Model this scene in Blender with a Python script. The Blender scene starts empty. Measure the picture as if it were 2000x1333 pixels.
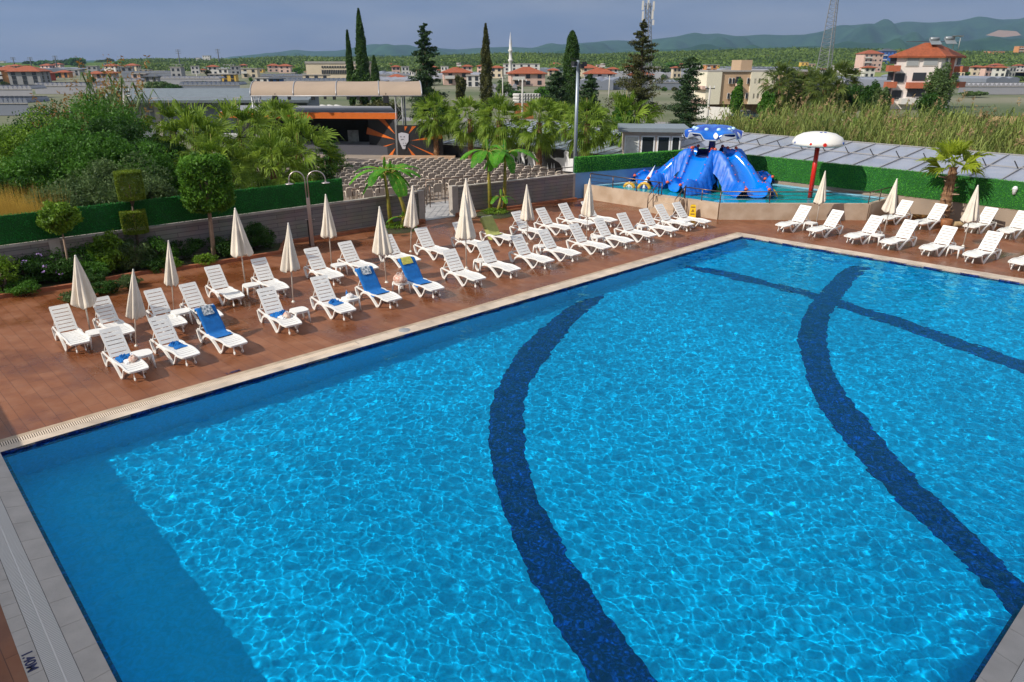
import bpy, math, random
import numpy as np
from mathutils import Vector, Matrix
random.seed(7); RNG = np.random.default_rng(11)
R = math.radians
sc = bpy.context.scene
COL = sc.collection
H = 7.2; F = 1380.0; YH = 122.0
PITCH = math.atan((666.5 - YH) / F)
CP, SP = math.cos(PITCH), math.sin(PITCH)

def ray(x, y):
    a = (x - 1000) / F; b = -(y - 666.5) / F
    return a, CP + b * SP, -SP + b * CP
def P(x, y, z=0.0):
    r = ray(x, y); t = (H - z) / -r[2]
    return Vector((r[0] * t, r[1] * t, z))
def AT(x, Y, z=0.0):
    """point seen in column x at forward distance Y"""
    d = Y * CP + (H - z) * SP
    return Vector(((x - 1000) / F * d, Y, z))
def ZAT(y, Y):
    r = ray(1000, y); return H + r[2] * Y / r[1]
def lerp(a, b, t): return a + (b - a) * t

# ------------------------------------------------------------------ materials
MATS = {}
def mat(name, col, rough=.6, var=0.0, scale=4.0, bump=0.0, bscale=30.0, metal=0.0, spec=None, col2=None, sub=None, detail=4, coord='Object', pos=(.33, .67)):
    if name in MATS: return MATS[name]
    m = bpy.data.materials.new(name); m.use_nodes = True
    n, l = m.node_tree.nodes, m.node_tree.links
    b = n['Principled BSDF']
    b.inputs['Roughness'].default_value = rough; b.inputs['Metallic'].default_value = metal
    if spec is not None: b.inputs['Specular IOR Level'].default_value = spec
    tc = n.new('ShaderNodeTexCoord')
    if var > 0 or col2:
        no = n.new('ShaderNodeTexNoise'); no.inputs['Scale'].default_value = scale; no.inputs['Detail'].default_value = detail
        l.new(tc.outputs[coord], no.inputs['Vector'])
        cr = n.new('ShaderNodeValToRGB'); cr.color_ramp.elements[0].position, cr.color_ramp.elements[1].position = pos
        c2 = col2 or tuple(min(1, c * (1 + var)) for c in col)
        c1 = col if col2 else tuple(c * (1 - var) for c in col)
        cr.color_ramp.elements[0].color = (*c1, 1); cr.color_ramp.elements[1].color = (*c2, 1)
        l.new(no.outputs['Fac'], cr.inputs[0]); l.new(cr.outputs[0], b.inputs['Base Color'])
    else:
        b.inputs['Base Color'].default_value = (*col, 1)
    if bump > 0:
        nb = n.new('ShaderNodeTexNoise'); nb.inputs['Scale'].default_value = bscale; nb.inputs['Detail'].default_value = 3
        l.new(tc.outputs[coord], nb.inputs['Vector'])
        bp = n.new('ShaderNodeBump'); bp.inputs['Strength'].default_value = bump; bp.inputs['Distance'].default_value = .02
        l.new(nb.outputs['Fac'], bp.inputs['Height']); l.new(bp.outputs[0], b.inputs['Normal'])
    if sub: b.inputs['Subsurface Weight'].default_value = sub
    MATS[name] = m
    return m
def leafmat(name, c1, c2, scale=1.2, trans=.35):
    if name in MATS: return MATS[name]
    m = bpy.data.materials.new(name); m.use_nodes = True
    n, l = m.node_tree.nodes, m.node_tree.links
    b = n['Principled BSDF']; b.inputs['Roughness'].default_value = .55; b.inputs['Specular IOR Level'].default_value = .25
    tc = n.new('ShaderNodeTexCoord')
    no = n.new('ShaderNodeTexNoise'); no.inputs['Scale'].default_value = scale; no.inputs['Detail'].default_value = 5
    l.new(tc.outputs['Object'], no.inputs['Vector'])
    no2 = n.new('ShaderNodeTexNoise'); no2.inputs['Scale'].default_value = scale * 14
    l.new(tc.outputs['Object'], no2.inputs['Vector'])
    ad = n.new('ShaderNodeMath'); ad.operation = 'MULTIPLY_ADD'; ad.inputs[1].default_value = .7; 
    l.new(no2.outputs['Fac'], ad.inputs[0]); l.new(no.outputs['Fac'], ad.inputs[2])
    cr = n.new('ShaderNodeValToRGB'); cr.color_ramp.elements[0].position = .65; cr.color_ramp.elements[1].position = 1.05
    cr.color_ramp.elements[0].color = (*c1, 1); cr.color_ramp.elements[1].color = (*c2, 1)
    cr.color_ramp.elements[1].position = 1.0
    l.new(ad.outputs[0], cr.inputs[0]); l.new(cr.outputs[0], b.inputs['Base Color'])
    t = n.new('ShaderNodeBsdfTranslucent'); l.new(cr.outputs[0], t.inputs['Color'])
    mx = n.new('ShaderNodeMixShader'); mx.inputs[0].default_value = trans
    l.new(b.outputs[0], mx.inputs[1]); l.new(t.outputs[0], mx.inputs[2]); l.new(mx.outputs[0], n['Material Output'].inputs[0])
    MATS[name] = m
    return m

# ------------------------------------------------------------------ mesh building
class MB:
    def __init__(s): s.v = []; s.f = []; s.m = []; s.mi = 0; s.sm = []
    def add(s, vs, fs, smooth=False):
        o = len(s.v); s.v += [tuple(v) for v in vs]
        s.f += [tuple(i + o for i in f) for f in fs]; s.m += [s.mi] * len(fs); s.sm += [smooth] * len(fs)
        return s
    def box(s, c, d, rz=0.0, M=None):
        x, y, z = d[0] / 2, d[1] / 2, d[2] / 2
        vs = [Vector(q) for q in ((-x, -y, -z), (x, -y, -z), (x, y, -z), (-x, y, -z), (-x, -y, z), (x, -y, z), (x, y, z), (-x, y, z))]
        T = M if M is not None else Matrix.Rotation(rz, 4, 'Z')
        vs = [T @ v + Vector(c) for v in vs]
        return s.add(vs, [(0, 3, 2, 1), (4, 5, 6, 7), (0, 1, 5, 4), (1, 2, 6, 5), (2, 3, 7, 6), (3, 0, 4, 7)])
    def beam(s, a, b, w, h, up=(0, 0, 1)):
        a, b = Vector(a), Vector(b); d = (b - a); L = d.length
        if L < 1e-6: return s
        x = d / L; y = Vector(up).cross(x)
        if y.length < 1e-4: y = Vector((0, 1, 0)).cross(x)
        y.normalize(); z = x.cross(y)
        M = Matrix((x, y, z)).transposed().to_4x4()
        return s.box((a + b) / 2, (L, w, h), M=M)
    def tube(s, pts, r, n=8, cap=True):
        pts = [Vector(p) for p in pts]
        rs = r if isinstance(r, (list, tuple)) else [r] * len(pts)
        vs = []; fs = []
        ref = None
        for i, p in enumerate(pts):
            d = (pts[min(i + 1, len(pts) - 1)] - pts[max(i - 1, 0)]).normalized()
            if ref is None:
                ref = Vector((1, 0, 0)) if abs(d.x) < .8 else Vector((0, 1, 0))
            u = ref - d * ref.dot(d); u.normalize(); ref = u; w = d.cross(u)
            for k in range(n):
                a = 2 * math.pi * k / n
                vs.append(p + (u * math.cos(a) + w * math.sin(a)) * rs[i])
        for i in range(len(pts) - 1):
            for k in range(n):
                k2 = (k + 1) % n
                fs.append((i * n + k, i * n + k2, (i + 1) * n + k2, (i + 1) * n + k))
        s.add(vs, fs, True)
        if cap:
            o = len(s.v) - len(vs)
            s.f += [tuple(o + k for k in reversed(range(n))), tuple(o + (len(pts) - 1) * n + k for k in range(n))]
            s.m += [s.mi] * 2; s.sm += [False] * 2
        return s
    def lathe(s, prof, n=16, c=(0, 0, 0), smooth=True, fn=None):
        vs = []; fs = []
        for i, (r, z) in enumerate(prof):
            for k in range(n):
                a = 2 * math.pi * k / n
                rr, zz = (fn(r, z, a, i) if fn else (r, z))
                vs.append((c[0] + rr * math.cos(a), c[1] + rr * math.sin(a), c[2] + zz))
        for i in range(len(prof) - 1):
            for k in range(n):
                k2 = (k + 1) % n
                fs.append((i * n + k, i * n + k2, (i + 1) * n + k2, (i + 1) * n + k))
        s.add(vs, fs, smooth)
        return s
    def prism(s, poly, z0, z1):
        n = len(poly)
        A = sum(poly[i][0] * poly[(i + 1) % n][1] - poly[(i + 1) % n][0] * poly[i][1] for i in range(n))
        if A < 0: poly = poly[::-1]
        vs = [(p[0], p[1], z0) for p in poly] + [(p[0], p[1], z1) for p in poly]
        return s.add(vs, [tuple(reversed(range(n))), tuple(range(n, 2 * n))] + [(i, (i + 1) % n, n + (i + 1) % n, n + i) for i in range(n)])
    def poly(s, pts):
        return s.add(pts, [tuple(range(len(pts)))])
    def grid(s, rows, smooth=True, close=False):
        n = len(rows[0]); vs = [p for r in rows for p in r]; fs = []
        for i in range(len(rows) - 1):
            for k in range(n if close else n - 1):
                k2 = (k + 1) % n
                fs.append((i * n + k, i * n + k2, (i + 1) * n + k2, (i + 1) * n + k))
        return s.add(vs, fs, smooth)
    def build(s, name, mats, parent=None, loc=None, rz=0.0):
        me = bpy.data.meshes.new(name); me.from_pydata(s.v, [], s.f)
        for m in (mats if isinstance(mats, (list, tuple)) else [mats]): me.materials.append(m)
        me.polygons.foreach_set('material_index', s.m); me.polygons.foreach_set('use_smooth', s.sm)
        me.update()
        o = bpy.data.objects.new(name, me); COL.objects.link(o)
        if parent: o.parent = parent
        if loc is not None: o.location = loc
        if rz: o.rotation_euler[2] = rz
        return o
def npmesh(name, V, nper, mats, parent=None, loc=None, smooth=False, matidx=None):
    """V: (N*nper,3) array of separate polygons with nper corners"""
    V = np.asarray(V, dtype=np.float32).reshape(-1, 3); N = len(V) // nper
    me = bpy.data.meshes.new(name)
    me.vertices.add(len(V)); me.vertices.foreach_set('co', V.ravel())
    me.loops.add(len(V)); me.loops.foreach_set('vertex_index', np.arange(len(V), dtype=np.int32))
    me.polygons.add(N); me.polygons.foreach_set('loop_start', np.arange(0, len(V), nper, dtype=np.int32))
    me.polygons.foreach_set('loop_total', np.full(N, nper, dtype=np.int32))
    for m in (mats if isinstance(mats, (list, tuple)) else [mats]): me.materials.append(m)
    if matidx is not None: me.polygons.foreach_set('material_index', np.asarray(matidx, dtype=np.int32))
    me.update(calc_edges=True)
    o = bpy.data.objects.new(name, me); COL.objects.link(o)
    if parent: o.parent = parent
    if loc is not None: o.location = loc
    return o
def tag(o, label=None, cat=None, group=None, kind=None):
    if label: o['label'] = label
    if cat: o['category'] = cat
    if group: o['group'] = group
    if kind: o['kind'] = kind
    return o
def struct(o): o['kind'] = 'structure'; return o
def thing(name, label, cat, loc=(0, 0, 0), rz=0.0, group=None):
    o = bpy.data.objects.new(name, None); COL.objects.link(o); o.location = loc; o.rotation_euler[2] = rz
    o.empty_display_size = .2
    return tag(o, label, cat, group)
def dup(o, loc=None, rz=None, label=None, scale=None, rot=None, parent=None, group=None):
    c = o.copy(); COL.objects.link(c)
    if parent is not None: c.parent = parent
    if loc is not None: c.location = loc
    if rz is not None: c.rotation_euler[2] = rz
    if rot is not None: c.rotation_euler = rot
    if scale is not None: c.scale = scale if hasattr(scale, '__len__') else (scale,) * 3
    if label: c['label'] = label
    if group: c['group'] = group
    for ch in list(KIDS.get(o.name, o.children)): dup(ch, parent=c)
    return c
KIDS = {}
def ordn(i): return ('first second third fourth fifth sixth seventh eighth ninth tenth eleventh twelfth thirteenth fourteenth fifteenth sixteenth seventeenth eighteenth nineteenth twentieth'.split() + ['twenty-%s' % w for w in 'first second third fourth fifth sixth seventh eighth ninth'.split()] + ['thirtieth'] + ['thirty-%s' % w for w in 'first second third fourth fifth sixth seventh eighth ninth'.split()]+['fortieth'])[i]

# ------------------------------------------------------------------ leaf clouds
def leaves(C, size, aspect=.45, up=.3, n4=True):
    """diamond leaves centred on C (N,3); size scalar or (N,)"""
    N = len(C); size = np.broadcast_to(np.asarray(size, float), (N,))[:, None] * RNG.uniform(.7, 1.3, (N, 1))
    a = RNG.normal(size=(N, 3)); a /= np.linalg.norm(a, axis=1, keepdims=True)
    b = RNG.normal(size=(N, 3)); b[:, 2] += up; b -= a * (a * b).sum(1, keepdims=True); b /= np.linalg.norm(b, axis=1, keepdims=True)
    return np.stack([C - a * size * .5, C + b * size * aspect * .5, C + a * size * .5, C - b * size * aspect * .5], 1)
def clumped(n, rad, shell=.55, nclump=30, cr=.28, flat=1.0):
    """points in an ellipsoid gathered in clumps, mostly near the surface"""
    d = RNG.normal(size=(nclump, 3)); d /= np.linalg.norm(d, axis=1, keepdims=True)
    cc = d * (shell + (1 - shell) * RNG.uniform(0, 1, (nclump, 1))) * .82
    k = RNG.integers(0, nclump, n)
    e = RNG.normal(size=(n, 3)); e /= np.linalg.norm(e, axis=1, keepdims=True)
    r = RNG.uniform(.35, 1, (n, 1)) ** .6 * cr * (RNG.uniform(.6, 1.3, nclump)[k][:, None])
    return (cc[k] + e * r) * np.asarray(rad)
def trunk(b, pts, r0, r1, n=8):
    m = len(pts); b.tube(pts, [lerp(r0, r1, i / (m - 1)) for i in range(m)], n)
# ------------------------------------------------------------------ camera, light, world
cam = bpy.data.cameras.new('camera'); co = bpy.data.objects.new('camera', cam); COL.objects.link(co); sc.camera = co
cam.sensor_width = 36; cam.lens = 36 * F / 2000; cam.clip_end = 40000; cam.clip_start = .05
co.location = (0, 0, H); co.rotation_euler = (math.pi / 2 - PITCH, 0, 0)
SAZ, SEL = 30.0, 38.0
L = bpy.data.lights.new('sun', 'SUN'); L.energy = 4.3; L.angle = R(.5); L.color = (1, .93, .82)
lo = bpy.data.objects.new('sun', L); COL.objects.link(lo)
lo.rotation_euler = Vector((math.cos(R(SAZ)), math.sin(R(SAZ)), -math.tan(R(SEL)))).to_track_quat('-Z', 'Y').to_euler()
L.cycles.is_caustics_light = True
W = bpy.data.worlds.new('World'); sc.world = W; W.use_nodes = True
n, l = W.node_tree.nodes, W.node_tree.links
sky = n.new('ShaderNodeTexSky'); sky.sky_type = 'NISHITA'; sky.sun_disc = False
sky.sun_elevation = R(SEL); sky.sun_rotation = R(90 - (SAZ + 180)); sky.air_density = 1.0; sky.dust_density = .6; sky.ozone_density = 3.0
# thin grey-violet overcast veil with soft cloud patches over the sky model
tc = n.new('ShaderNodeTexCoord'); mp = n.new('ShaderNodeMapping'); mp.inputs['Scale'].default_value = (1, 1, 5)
sx = n.new('ShaderNodeSeparateXYZ'); l.new(tc.outputs['Generated'], sx.inputs[0]); mr = n.new('ShaderNodeMapRange'); mr.inputs[1].default_value = .10; mr.inputs[2].default_value = .55; mr.inputs[3].default_value = 0; mr.inputs[4].default_value = 1; l.new(sx.outputs[2], mr.inputs[0]); zr_ = n.new('ShaderNodeMix'); zr_.data_type = 'RGBA'; zr_.inputs[6].default_value = (1, 1, 1, 1); zr_.inputs[7].default_value = (3.3, 2.8, 1.9, 1); l.new(mr.outputs[0], zr_.inputs[0])  # sky brightened towards the zenith, above the view, for extra fill light
no = n.new('ShaderNodeTexNoise'); no.inputs['Scale'].default_value = 4.2; no.inputs['Detail'].default_value = 6; no.inputs['Roughness'].default_value = .5
l.new(tc.outputs['Generated'], mp.inputs[0]); l.new(mp.outputs[0], no.inputs['Vector'])
cr = n.new('ShaderNodeValToRGB'); cr.color_ramp.elements[0].position = .38; cr.color_ramp.elements[1].position = .68
cr.color_ramp.elements[0].color = (1.35, 1.9, 3.75, 1); cr.color_ramp.elements[1].color = (2.95, 3.2, 4.4, 1)
l.new(no.outputs['Fac'], cr.inputs[0])
mx = n.new('ShaderNodeMix'); mx.data_type = 'RGBA'; mx.inputs[0].default_value = .82
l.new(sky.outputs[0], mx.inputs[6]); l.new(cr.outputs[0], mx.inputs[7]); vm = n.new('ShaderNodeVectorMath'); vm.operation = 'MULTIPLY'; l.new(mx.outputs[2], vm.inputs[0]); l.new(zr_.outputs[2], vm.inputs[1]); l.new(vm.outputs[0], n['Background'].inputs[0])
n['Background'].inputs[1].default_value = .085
vs_ = sc.view_settings; vs_.view_transform = 'Standard'; vs_.look = 'None'; vs_.exposure = .13; vs_.gamma = 1
cy = sc.cycles
cy.use_denoising = True; cy.max_bounces = 8; cy.diffuse_bounces = 3; cy.glossy_bounces = 3; cy.transmission_bounces = 5
cy.transparent_max_bounces = 8; cy.volume_bounces = 0; cy.caustics_reflective = False; cy.caustics_refractive = True
cy.sample_clamp_indirect = 6; cy.use_adaptive_sampling = True; cy.adaptive_threshold = .02
# ------------------------------------------------------------------ pool
def isect(p, d, q, e):
    det = d[0] * -e[1] + e[0] * d[1]
    t = ((q[0] - p[0]) * -e[1] + e[0] * (q[1] - p[1])) / det
    return Vector((p[0] + d[0] * t, p[1] + d[1] * t, 0))
A0 = P(0, 884); KK = P(1450, 462); B1 = P(2000, 553); C1 = P(228, 1333); D1 = P(1905, 1333); D2 = P(2000, 1182)
dB = (B1 - KK); dC = (C1 - A0); dD = (D2 - D1)
NN = isect(A0, dC, D1, dD); BB = isect(KK, dB, D1, dD)
POOL = [A0, KK, BB, NN]      # clockwise seen from above
def offset_poly(poly, d):
    """d>0 grows"""
    n_ = len(poly); out = []
    cx = sum(p.x for p in poly) / n_; cyy = sum(p.y for p in poly) / n_
    lines = []
    for i in range(n_):
        p, q = poly[i], poly[(i + 1) % n_]; e = (q - p).normalized(); nn = Vector((e.y, -e.x, 0))
        if nn.dot(Vector((cx, cyy, 0)) - p) > 0: nn = -nn
        dd = d[i] if hasattr(d, '__len__') else d
        lines.append((p + nn * dd, e))
    for i in range(n_):
        a, b = lines[i - 1], lines[i]
        out.append(isect(a[0], a[1], b[0], b[1]))
    return out
def ring(b, inner, outer, z, zi=None):
    n_ = len(inner)
    for i in range(n_):
        j = (i + 1) % n_
        vs = [inner[i], inner[j], outer[j], outer[i]]
        vs = [(v[0], v[1], z) for v in vs]
        b.add(vs, [(3, 2, 1, 0)])
DEPTH = 1.4; WZ = -.055
m_tile = mat('pool_mosaic_light', (.0004, .49, .89), .5, var=.13, scale=16, detail=12)
m_navy = mat('pool_mosaic_navy', (.0005, .009, .12), .4, col2=(.001, .075, .50), scale=17, detail=14, pos=(.49, .66))
m_floor = m_tile
b = MB(); b.poly([(p.x, p.y, -DEPTH) for p in reversed(offset_poly(POOL, .0))])
pf = struct(b.build('pool_floor', m_floor)); pf.cycles.is_caustics_receiver = True
b = MB()
for i in range(4):
    p, q = POOL[i], POOL[(i + 1) % 4]
    b.add([(p.x, p.y, -DEPTH), (q.x, q.y, -DEPTH), (q.x, q.y, -.13), (p.x, p.y, -.13)], [(0, 1, 2, 3)])
pw = struct(b.build('pool_wall', m_tile)); pw.cycles.is_caustics_receiver = True
# overflow ledge of navy mosaic just under the water, all round
b = MB(); inn = offset_poly(POOL, -.065)
ring(b, inn, POOL, -.085)
for i in range(4):
    p, q = inn[i], inn[(i + 1) % 4]
    b.add([(p.x, p.y, -.2), (q.x, q.y, -.2), (q.x, q.y, -.085), (p.x, p.y, -.085)], [(0, 1, 2, 3)])
    p, q = POOL[i], POOL[(i + 1) % 4]
    b.add([(p.x, p.y, -.13), (q.x, q.y, -.13), (q.x, q.y, -.002), (p.x, p.y, -.002)], [(0, 1, 2, 3)])
struct(b.build('pool_ledge', m_navy))
# refracted position on the pool floor
def UW(x, y):
    s = P(x, y, WZ); d = Vector(ray(x, y)).normalized()
    c = -d.z; k = 1 / 1.33; c2 = math.sqrt(1 - k * k * (1 - c * c))
    t = Vector((d.x * k, d.y * k, -c2)); s2 = s + t * ((DEPTH - .004 + WZ) / c2)
    return Vector((s2.x, s2.y, -DEPTH + .004))
def band(name, Lp, Rp):
    """smooth strip between two pixel polylines"""
    def res(pts, n=60):
        w = [UW(*p) for p in pts]; d = [0]
        for a, b_ in zip(w, w[1:]): d.append(d[-1] + (b_ - a).length)
        out = []
        for i in range(n):
            t = d[-1] * i / (n - 1); k = max(0, min(len(d) - 2, next((j for j in range(len(d) - 1) if d[j + 1] >= t), len(d) - 2)))
            out.append(w[k].lerp(w[k + 1], (t - d[k]) / max(1e-6, d[k + 1] - d[k])))
        for _ in range(3):
            out = [out[0]] + [(out[i - 1] + out[i] * 2 + out[i + 1]) / 4 for i in range(1, n - 1)] + [out[-1]]
        return out
    a, c = res(Lp), res(Rp); b = MB(); b.grid([a, c], smooth=False)
    b.f = [tuple(reversed(f)) for f in b.f]
    o = b.build(name, m_navy, pf); o.cycles.is_caustics_receiver = True
    return o
band('floor_band', [(1178, 576), (1125, 590), (1058, 640), (1012, 685), (976, 741), (958, 789), (953, 850), (963, 930), (982, 1000), (1010, 1070), (1050, 1150), (1095, 1232), (1152, 1332), (1215, 1440)],
     [(1180, 577), (1163, 595), (1125, 626), (1080, 683), (1046, 730), (1026, 764), (1022, 820), (1028, 900), (1045, 960), (1072, 1015), (1112, 1087), (1152, 1150), (1200, 1225), (1250, 1282), (1285, 1335), (1370, 1440)])
band('floor_band', [(1664, 519), (1637, 534), (1604, 568), (1580, 597), (1568, 624), (1556, 655), (1562, 682), (1572, 727), (1592, 779), (1612, 815), (1640, 851), (1674, 890), (1702, 925), (1748, 972), (1772, 992), (1808, 1033), (1857, 1073), (1907, 1123), (1954, 1175), (1990, 1215)],
     [(1700, 523), (1669, 547), (1644, 581), (1626, 605), (1617, 628), (1614, 655), (1617, 689), (1626, 723), (1637, 748), (1660, 781), (1675, 800), (1705, 834), (1740, 878), (1775, 922), (1822, 965), (1850, 992), (1891, 1033), (1947, 1089), (2000, 1143), (2040, 1185)])
b = MB(); b.grid([[UW(*p) + Vector((0, 0, .004)) for p in ((1342, 518), (1435, 533), (1525, 556), (1604, 575), (1698, 604), (1750, 619), (2000, 705), (2080, 733))],
                  [UW(*p) + Vector((0, 0, .004)) for p in ((1336, 523), (1412, 541), (1502, 562), (1590, 584), (1682, 616), (1750, 638), (2000, 730), (2080, 760))]], smooth=False)
b.f = [tuple(reversed(f)) for f in b.f]
o = b.build('floor_band', m_navy, pf); o.cycles.is_caustics_receiver = True
# water surface with real small waves (refraction and caustics come from its shape)
def wave_mesh(name, corners, nu, nv, z, amp, seed, m, lmin=.145, lmax=.9):
    u = np.linspace(0, 1, nu)[None, :, None]; v = np.linspace(0, 1, nv)[:, None, None]
    c = [np.array([p.x, p.y]) for p in corners]
    XY = (c[0] * (1 - u) + c[1] * u) * (1 - v) + (c[3] * (1 - u) + c[2] * u) * v
    X, Y = XY[..., 0], XY[..., 1]
    rg = np.random.default_rng(seed); Z = np.zeros_like(X)
    # slow domain warp keeps the wave pattern irregular
    Xw = X + .35 * np.sin(Y * .5 + 1.3); Yw = Y + .3 * np.sin(X * .6 + .4)
    for i in range(70):
        lam = math.exp(rg.uniform(math.log(lmin), math.log(lmax))); a = rg.uniform(0, 2 * math.pi); k = 2 * math.pi / lam
        Z += amp * rg.uniform(.4, 1) / k * np.sin(k * (Xw * math.cos(a) + Yw * math.sin(a)) + rg.uniform(0, 6.28))
    for i in range(34):
        lam = rg.uniform(.09, .16); a = rg.uniform(0, 2 * math.pi); k = 2 * math.pi / lam
        Z += amp * .40 * rg.uniform(.4, 1) / k * np.sin(k * (Xw * math.cos(a) + Yw * math.sin(a)) + rg.uniform(0, 6.28))
    calm = .95 + .12 * np.sin(X * .55 + 1.0) * np.sin(Y * .41 + X * .2)
    Z *= calm
    V = np.stack([X, Y, Z + z], -1).reshape(-1, 3).astype(np.float32)
    idx = np.arange(nu * nv).reshape(nv, nu)
    q = np.stack([idx[:-1, :-1], idx[:-1, 1:], idx[1:, 1:], idx[1:, :-1]], -1).reshape(-1, 4)
    e1 = corners[1] - corners[0]; e2 = corners[3] - corners[0]
    if e1.x * e2.y - e1.y * e2.x < 0: q = q[:, ::-1]
    me = bpy.data.meshes.new(name); me.vertices.add(len(V)); me.vertices.foreach_set('co', V.ravel())
    me.loops.add(q.size); me.loops.foreach_set('vertex_index', q.astype(np.int32).ravel())
    me.polygons.add(len(q)); me.polygons.foreach_set('loop_start', np.arange(0, q.size, 4, dtype=np.int32))
    me.polygons.foreach_set('loop_total', np.full(len(q), 4, dtype=np.int32)); me.update(calc_edges=True)
    me.polygons.foreach_set('use_smooth', np.ones(len(q), dtype=bool)); me.materials.append(m)
    o = bpy.data.objects.new(name, me); COL.objects.link(o); o.cycles.is_caustics_caster = True
    return struct(o)
def watermat(name, col):
    m = bpy.data.materials.new(name); m.use_nodes = True; nn, ll = m.node_tree.nodes, m.node_tree.links
    nn.remove(nn['Principled BSDF']); g = nn.new('ShaderNodeBsdfGlass'); g.inputs['IOR'].default_value = 1.33
    g.inputs['Roughness'].default_value = 0; g.inputs['Color'].default_value = (*col, 1)
    ll.new(g.outputs[0], nn['Material Output'].inputs[0]); return m
m_water = watermat('pool_water', (.23, .94, 1))
far = [A0 - Vector((0, 0, 0)), KK, BB, NN]
wave_mesh('water', far, 1400, 1000, WZ, .0106, 3, m_water)
# coping, drain grates, deck
m_cop = mat('coping_stone', (.52, .43, .34), .6, var=.24, scale=1.6, detail=10, bump=.2, bscale=60)
m_cop2 = mat('coping_tile_grey', (.42, .385, .35), .5, var=.10, scale=2.5, bump=.1)
m_copo = mat('coping_outer', (.40, .31, .22), .65, var=.2, scale=3)
m_grate = mat('grate_plastic', (.62, .60, .57), .45); m_grc = mat('grate_cream', (.66, .54, .42), .5)
m_dark = mat('dark_gap', (.02, .02, .025), .8)
#        A    B    C    D  (edge widths)
w1 = [.24, .42, .29, .29]; w2 = [.46, .52, .62, .62]; w3 = [.60, .60, .80, .80]
R1, R2, R3 = offset_poly(POOL, w1), offset_poly(POOL, w2), offset_poly(POOL, w3)
def edge_strip(i, a, c_, z, name, m, tilew=None, gap=.006):
    """strip of separate tiles along pool edge i between rings a and c_"""
    b = MB(); p0, p1 = a[i], a[(i + 1) % 4]; q0, q1 = c_[i], c_[(i + 1) % 4]
    Ln = (p1 - p0).length; k = max(1, int(Ln / tilew)) if tilew else 1
    for j in range(k):
        t0, t1 = j / k + gap / Ln / 2, (j + 1) / k - gap / Ln / 2
        pa, pb, qa, qb = p0.lerp(p1, t0), p0.lerp(p1, t1), q0.lerp(q1, t0), q0.lerp(q1, t1)
        b.add([(v.x, v.y, z) for v in (pa, pb, qb, qa)] + [(v.x, v.y, z - .05) for v in (pa, pb, qb, qa)], [(3, 2, 1, 0), (0, 1, 5, 4), (1, 2, 6, 5), (2, 3, 7, 6), (3, 0, 4, 7)])
    return struct(b.build(name, m))
b = MB(); ring(b, POOL, R3, -.02); struct(b.build('coping_bed', mat('grout', (.22, .19, .16), .9)))
for i, m_ in enumerate((m_cop, m_cop, m_cop2, m_cop2)):
    edge_strip(i, POOL, R1, .006, 'coping_path', m_, .60)
    edge_strip(i, R2, R3, .004, 'coping_path_outer', (m_copo, m_cop, m_cop2, m_cop2)[i], .33)
# channel between: grate near the left corner, stone farther along
def chan(i, t0, t1, t2):
    """grate slats from t0 to t1, stone from t1 to t2 along edge i (metres)"""
    p0, p1 = R1[i], R1[(i + 1) % 4]; q0, q1 = R2[i], R2[(i + 1) % 4]; Ln = (p1 - p0).length
    e = (p1 - p0).normalized(); w = (q0 - p0) - e * (q0 - p0).dot(e); wl = w.length; wn = w.normalized()
    b = MB(); pitch = .042 if i == 0 else .036
    s = t0
    while s < t1:
        for (a_, c_) in (((.02, .98),) if i == 0 else ((.02, .47), (.53, .98))):
            u = p0 + e * s + w * a_; v = p0 + e * s + w * c_
            b.beam((u.x, u.y, -.001), (v.x, v.y, -.001), pitch * .62, .014)
        s += pitch
    if i != 0: 
        u, v = p0 + e * t0 + w * .5, p0 + e * t1 + w * .5; b.beam((u.x, u.y, .0), (v.x, v.y, .0), .018, .018)
    g = b.build('drain_grate', m_grc if i == 0 else m_grate); tag(g, 'white slatted drain grate along the %s pool edge' % {0: 'sunlit long', 2: 'near right', 3: 'shaded near left'}[i], 'drain grate')
    b = MB(); a_, c_ = p0 + e * t0, p0 + e * t1
    b.add([(x_.x, x_.y, -.015) for x_ in (a_, c_, c_ + w, a_ + w)], [(3, 2, 1, 0)]); struct(b.build('grate_path_channel', m_dark))
    if t2 > t1:
        b = MB(); k = int((t2 - t1) / .5)
        for j in range(k):
            a_ = p0 + e * (t1 + (t2 - t1) * j / k + .003); c_ = p0 + e * (t1 + (t2 - t1) * (j + 1) / k - .003)
            b.add([(x_.x, x_.y, .005) for x_ in (a_, c_, c_ + w, a_ + w)], [(3, 2, 1, 0)])
        struct(b.build('channel_path_stone', m_cop))
LA = (R1[1] - R1[0]).length
chan(0, -.5, 8.6, LA)
LC = (R1[0] - R1[3]).length; chan(3, 0, LC + .3, 0)
LD = (R1[3] - R1[2]).length; chan(2, LD - 14, LD, 0)
b = MB(); q = [R1[1], R1[2], R2[2], R2[1]]; b.add([(v.x, v.y, .005) for v in q], [(3, 2, 1, 0)]); struct(b.build('channel_path_stone', m_cop))
def text(s_, name, loc, size, rz, m, parent=None, rot=None, ext=.002):
    c = bpy.data.curves.new(name, 'FONT'); c.body = s_; c.size = size; c.extrude = ext; c.align_x = 'CENTER'; c.align_y = 'CENTER'; c.offset = .004
    c.materials.append(m); tmp = bpy.data.objects.new('tmp_text', c); COL.objects.link(tmp); bpy.context.view_layer.update()
    me = bpy.data.meshes.new_from_object(tmp.evaluated_get(bpy.context.evaluated_depsgraph_get())); bpy.data.objects.remove(tmp)
    o = bpy.data.objects.new(name, me); COL.objects.link(o)
    o.location = loc; o.rotation_euler = rot or (0, 0, rz)
    if parent: o.parent = parent
    return o
m_ink = mat('navy_ink', (.01, .015, .08), .6)
cs = [o for o in sc.objects if o.name.startswith('coping_path_outer')]
p = P(57, 1292, .007); eC = (NN - A0).normalized()
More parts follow.
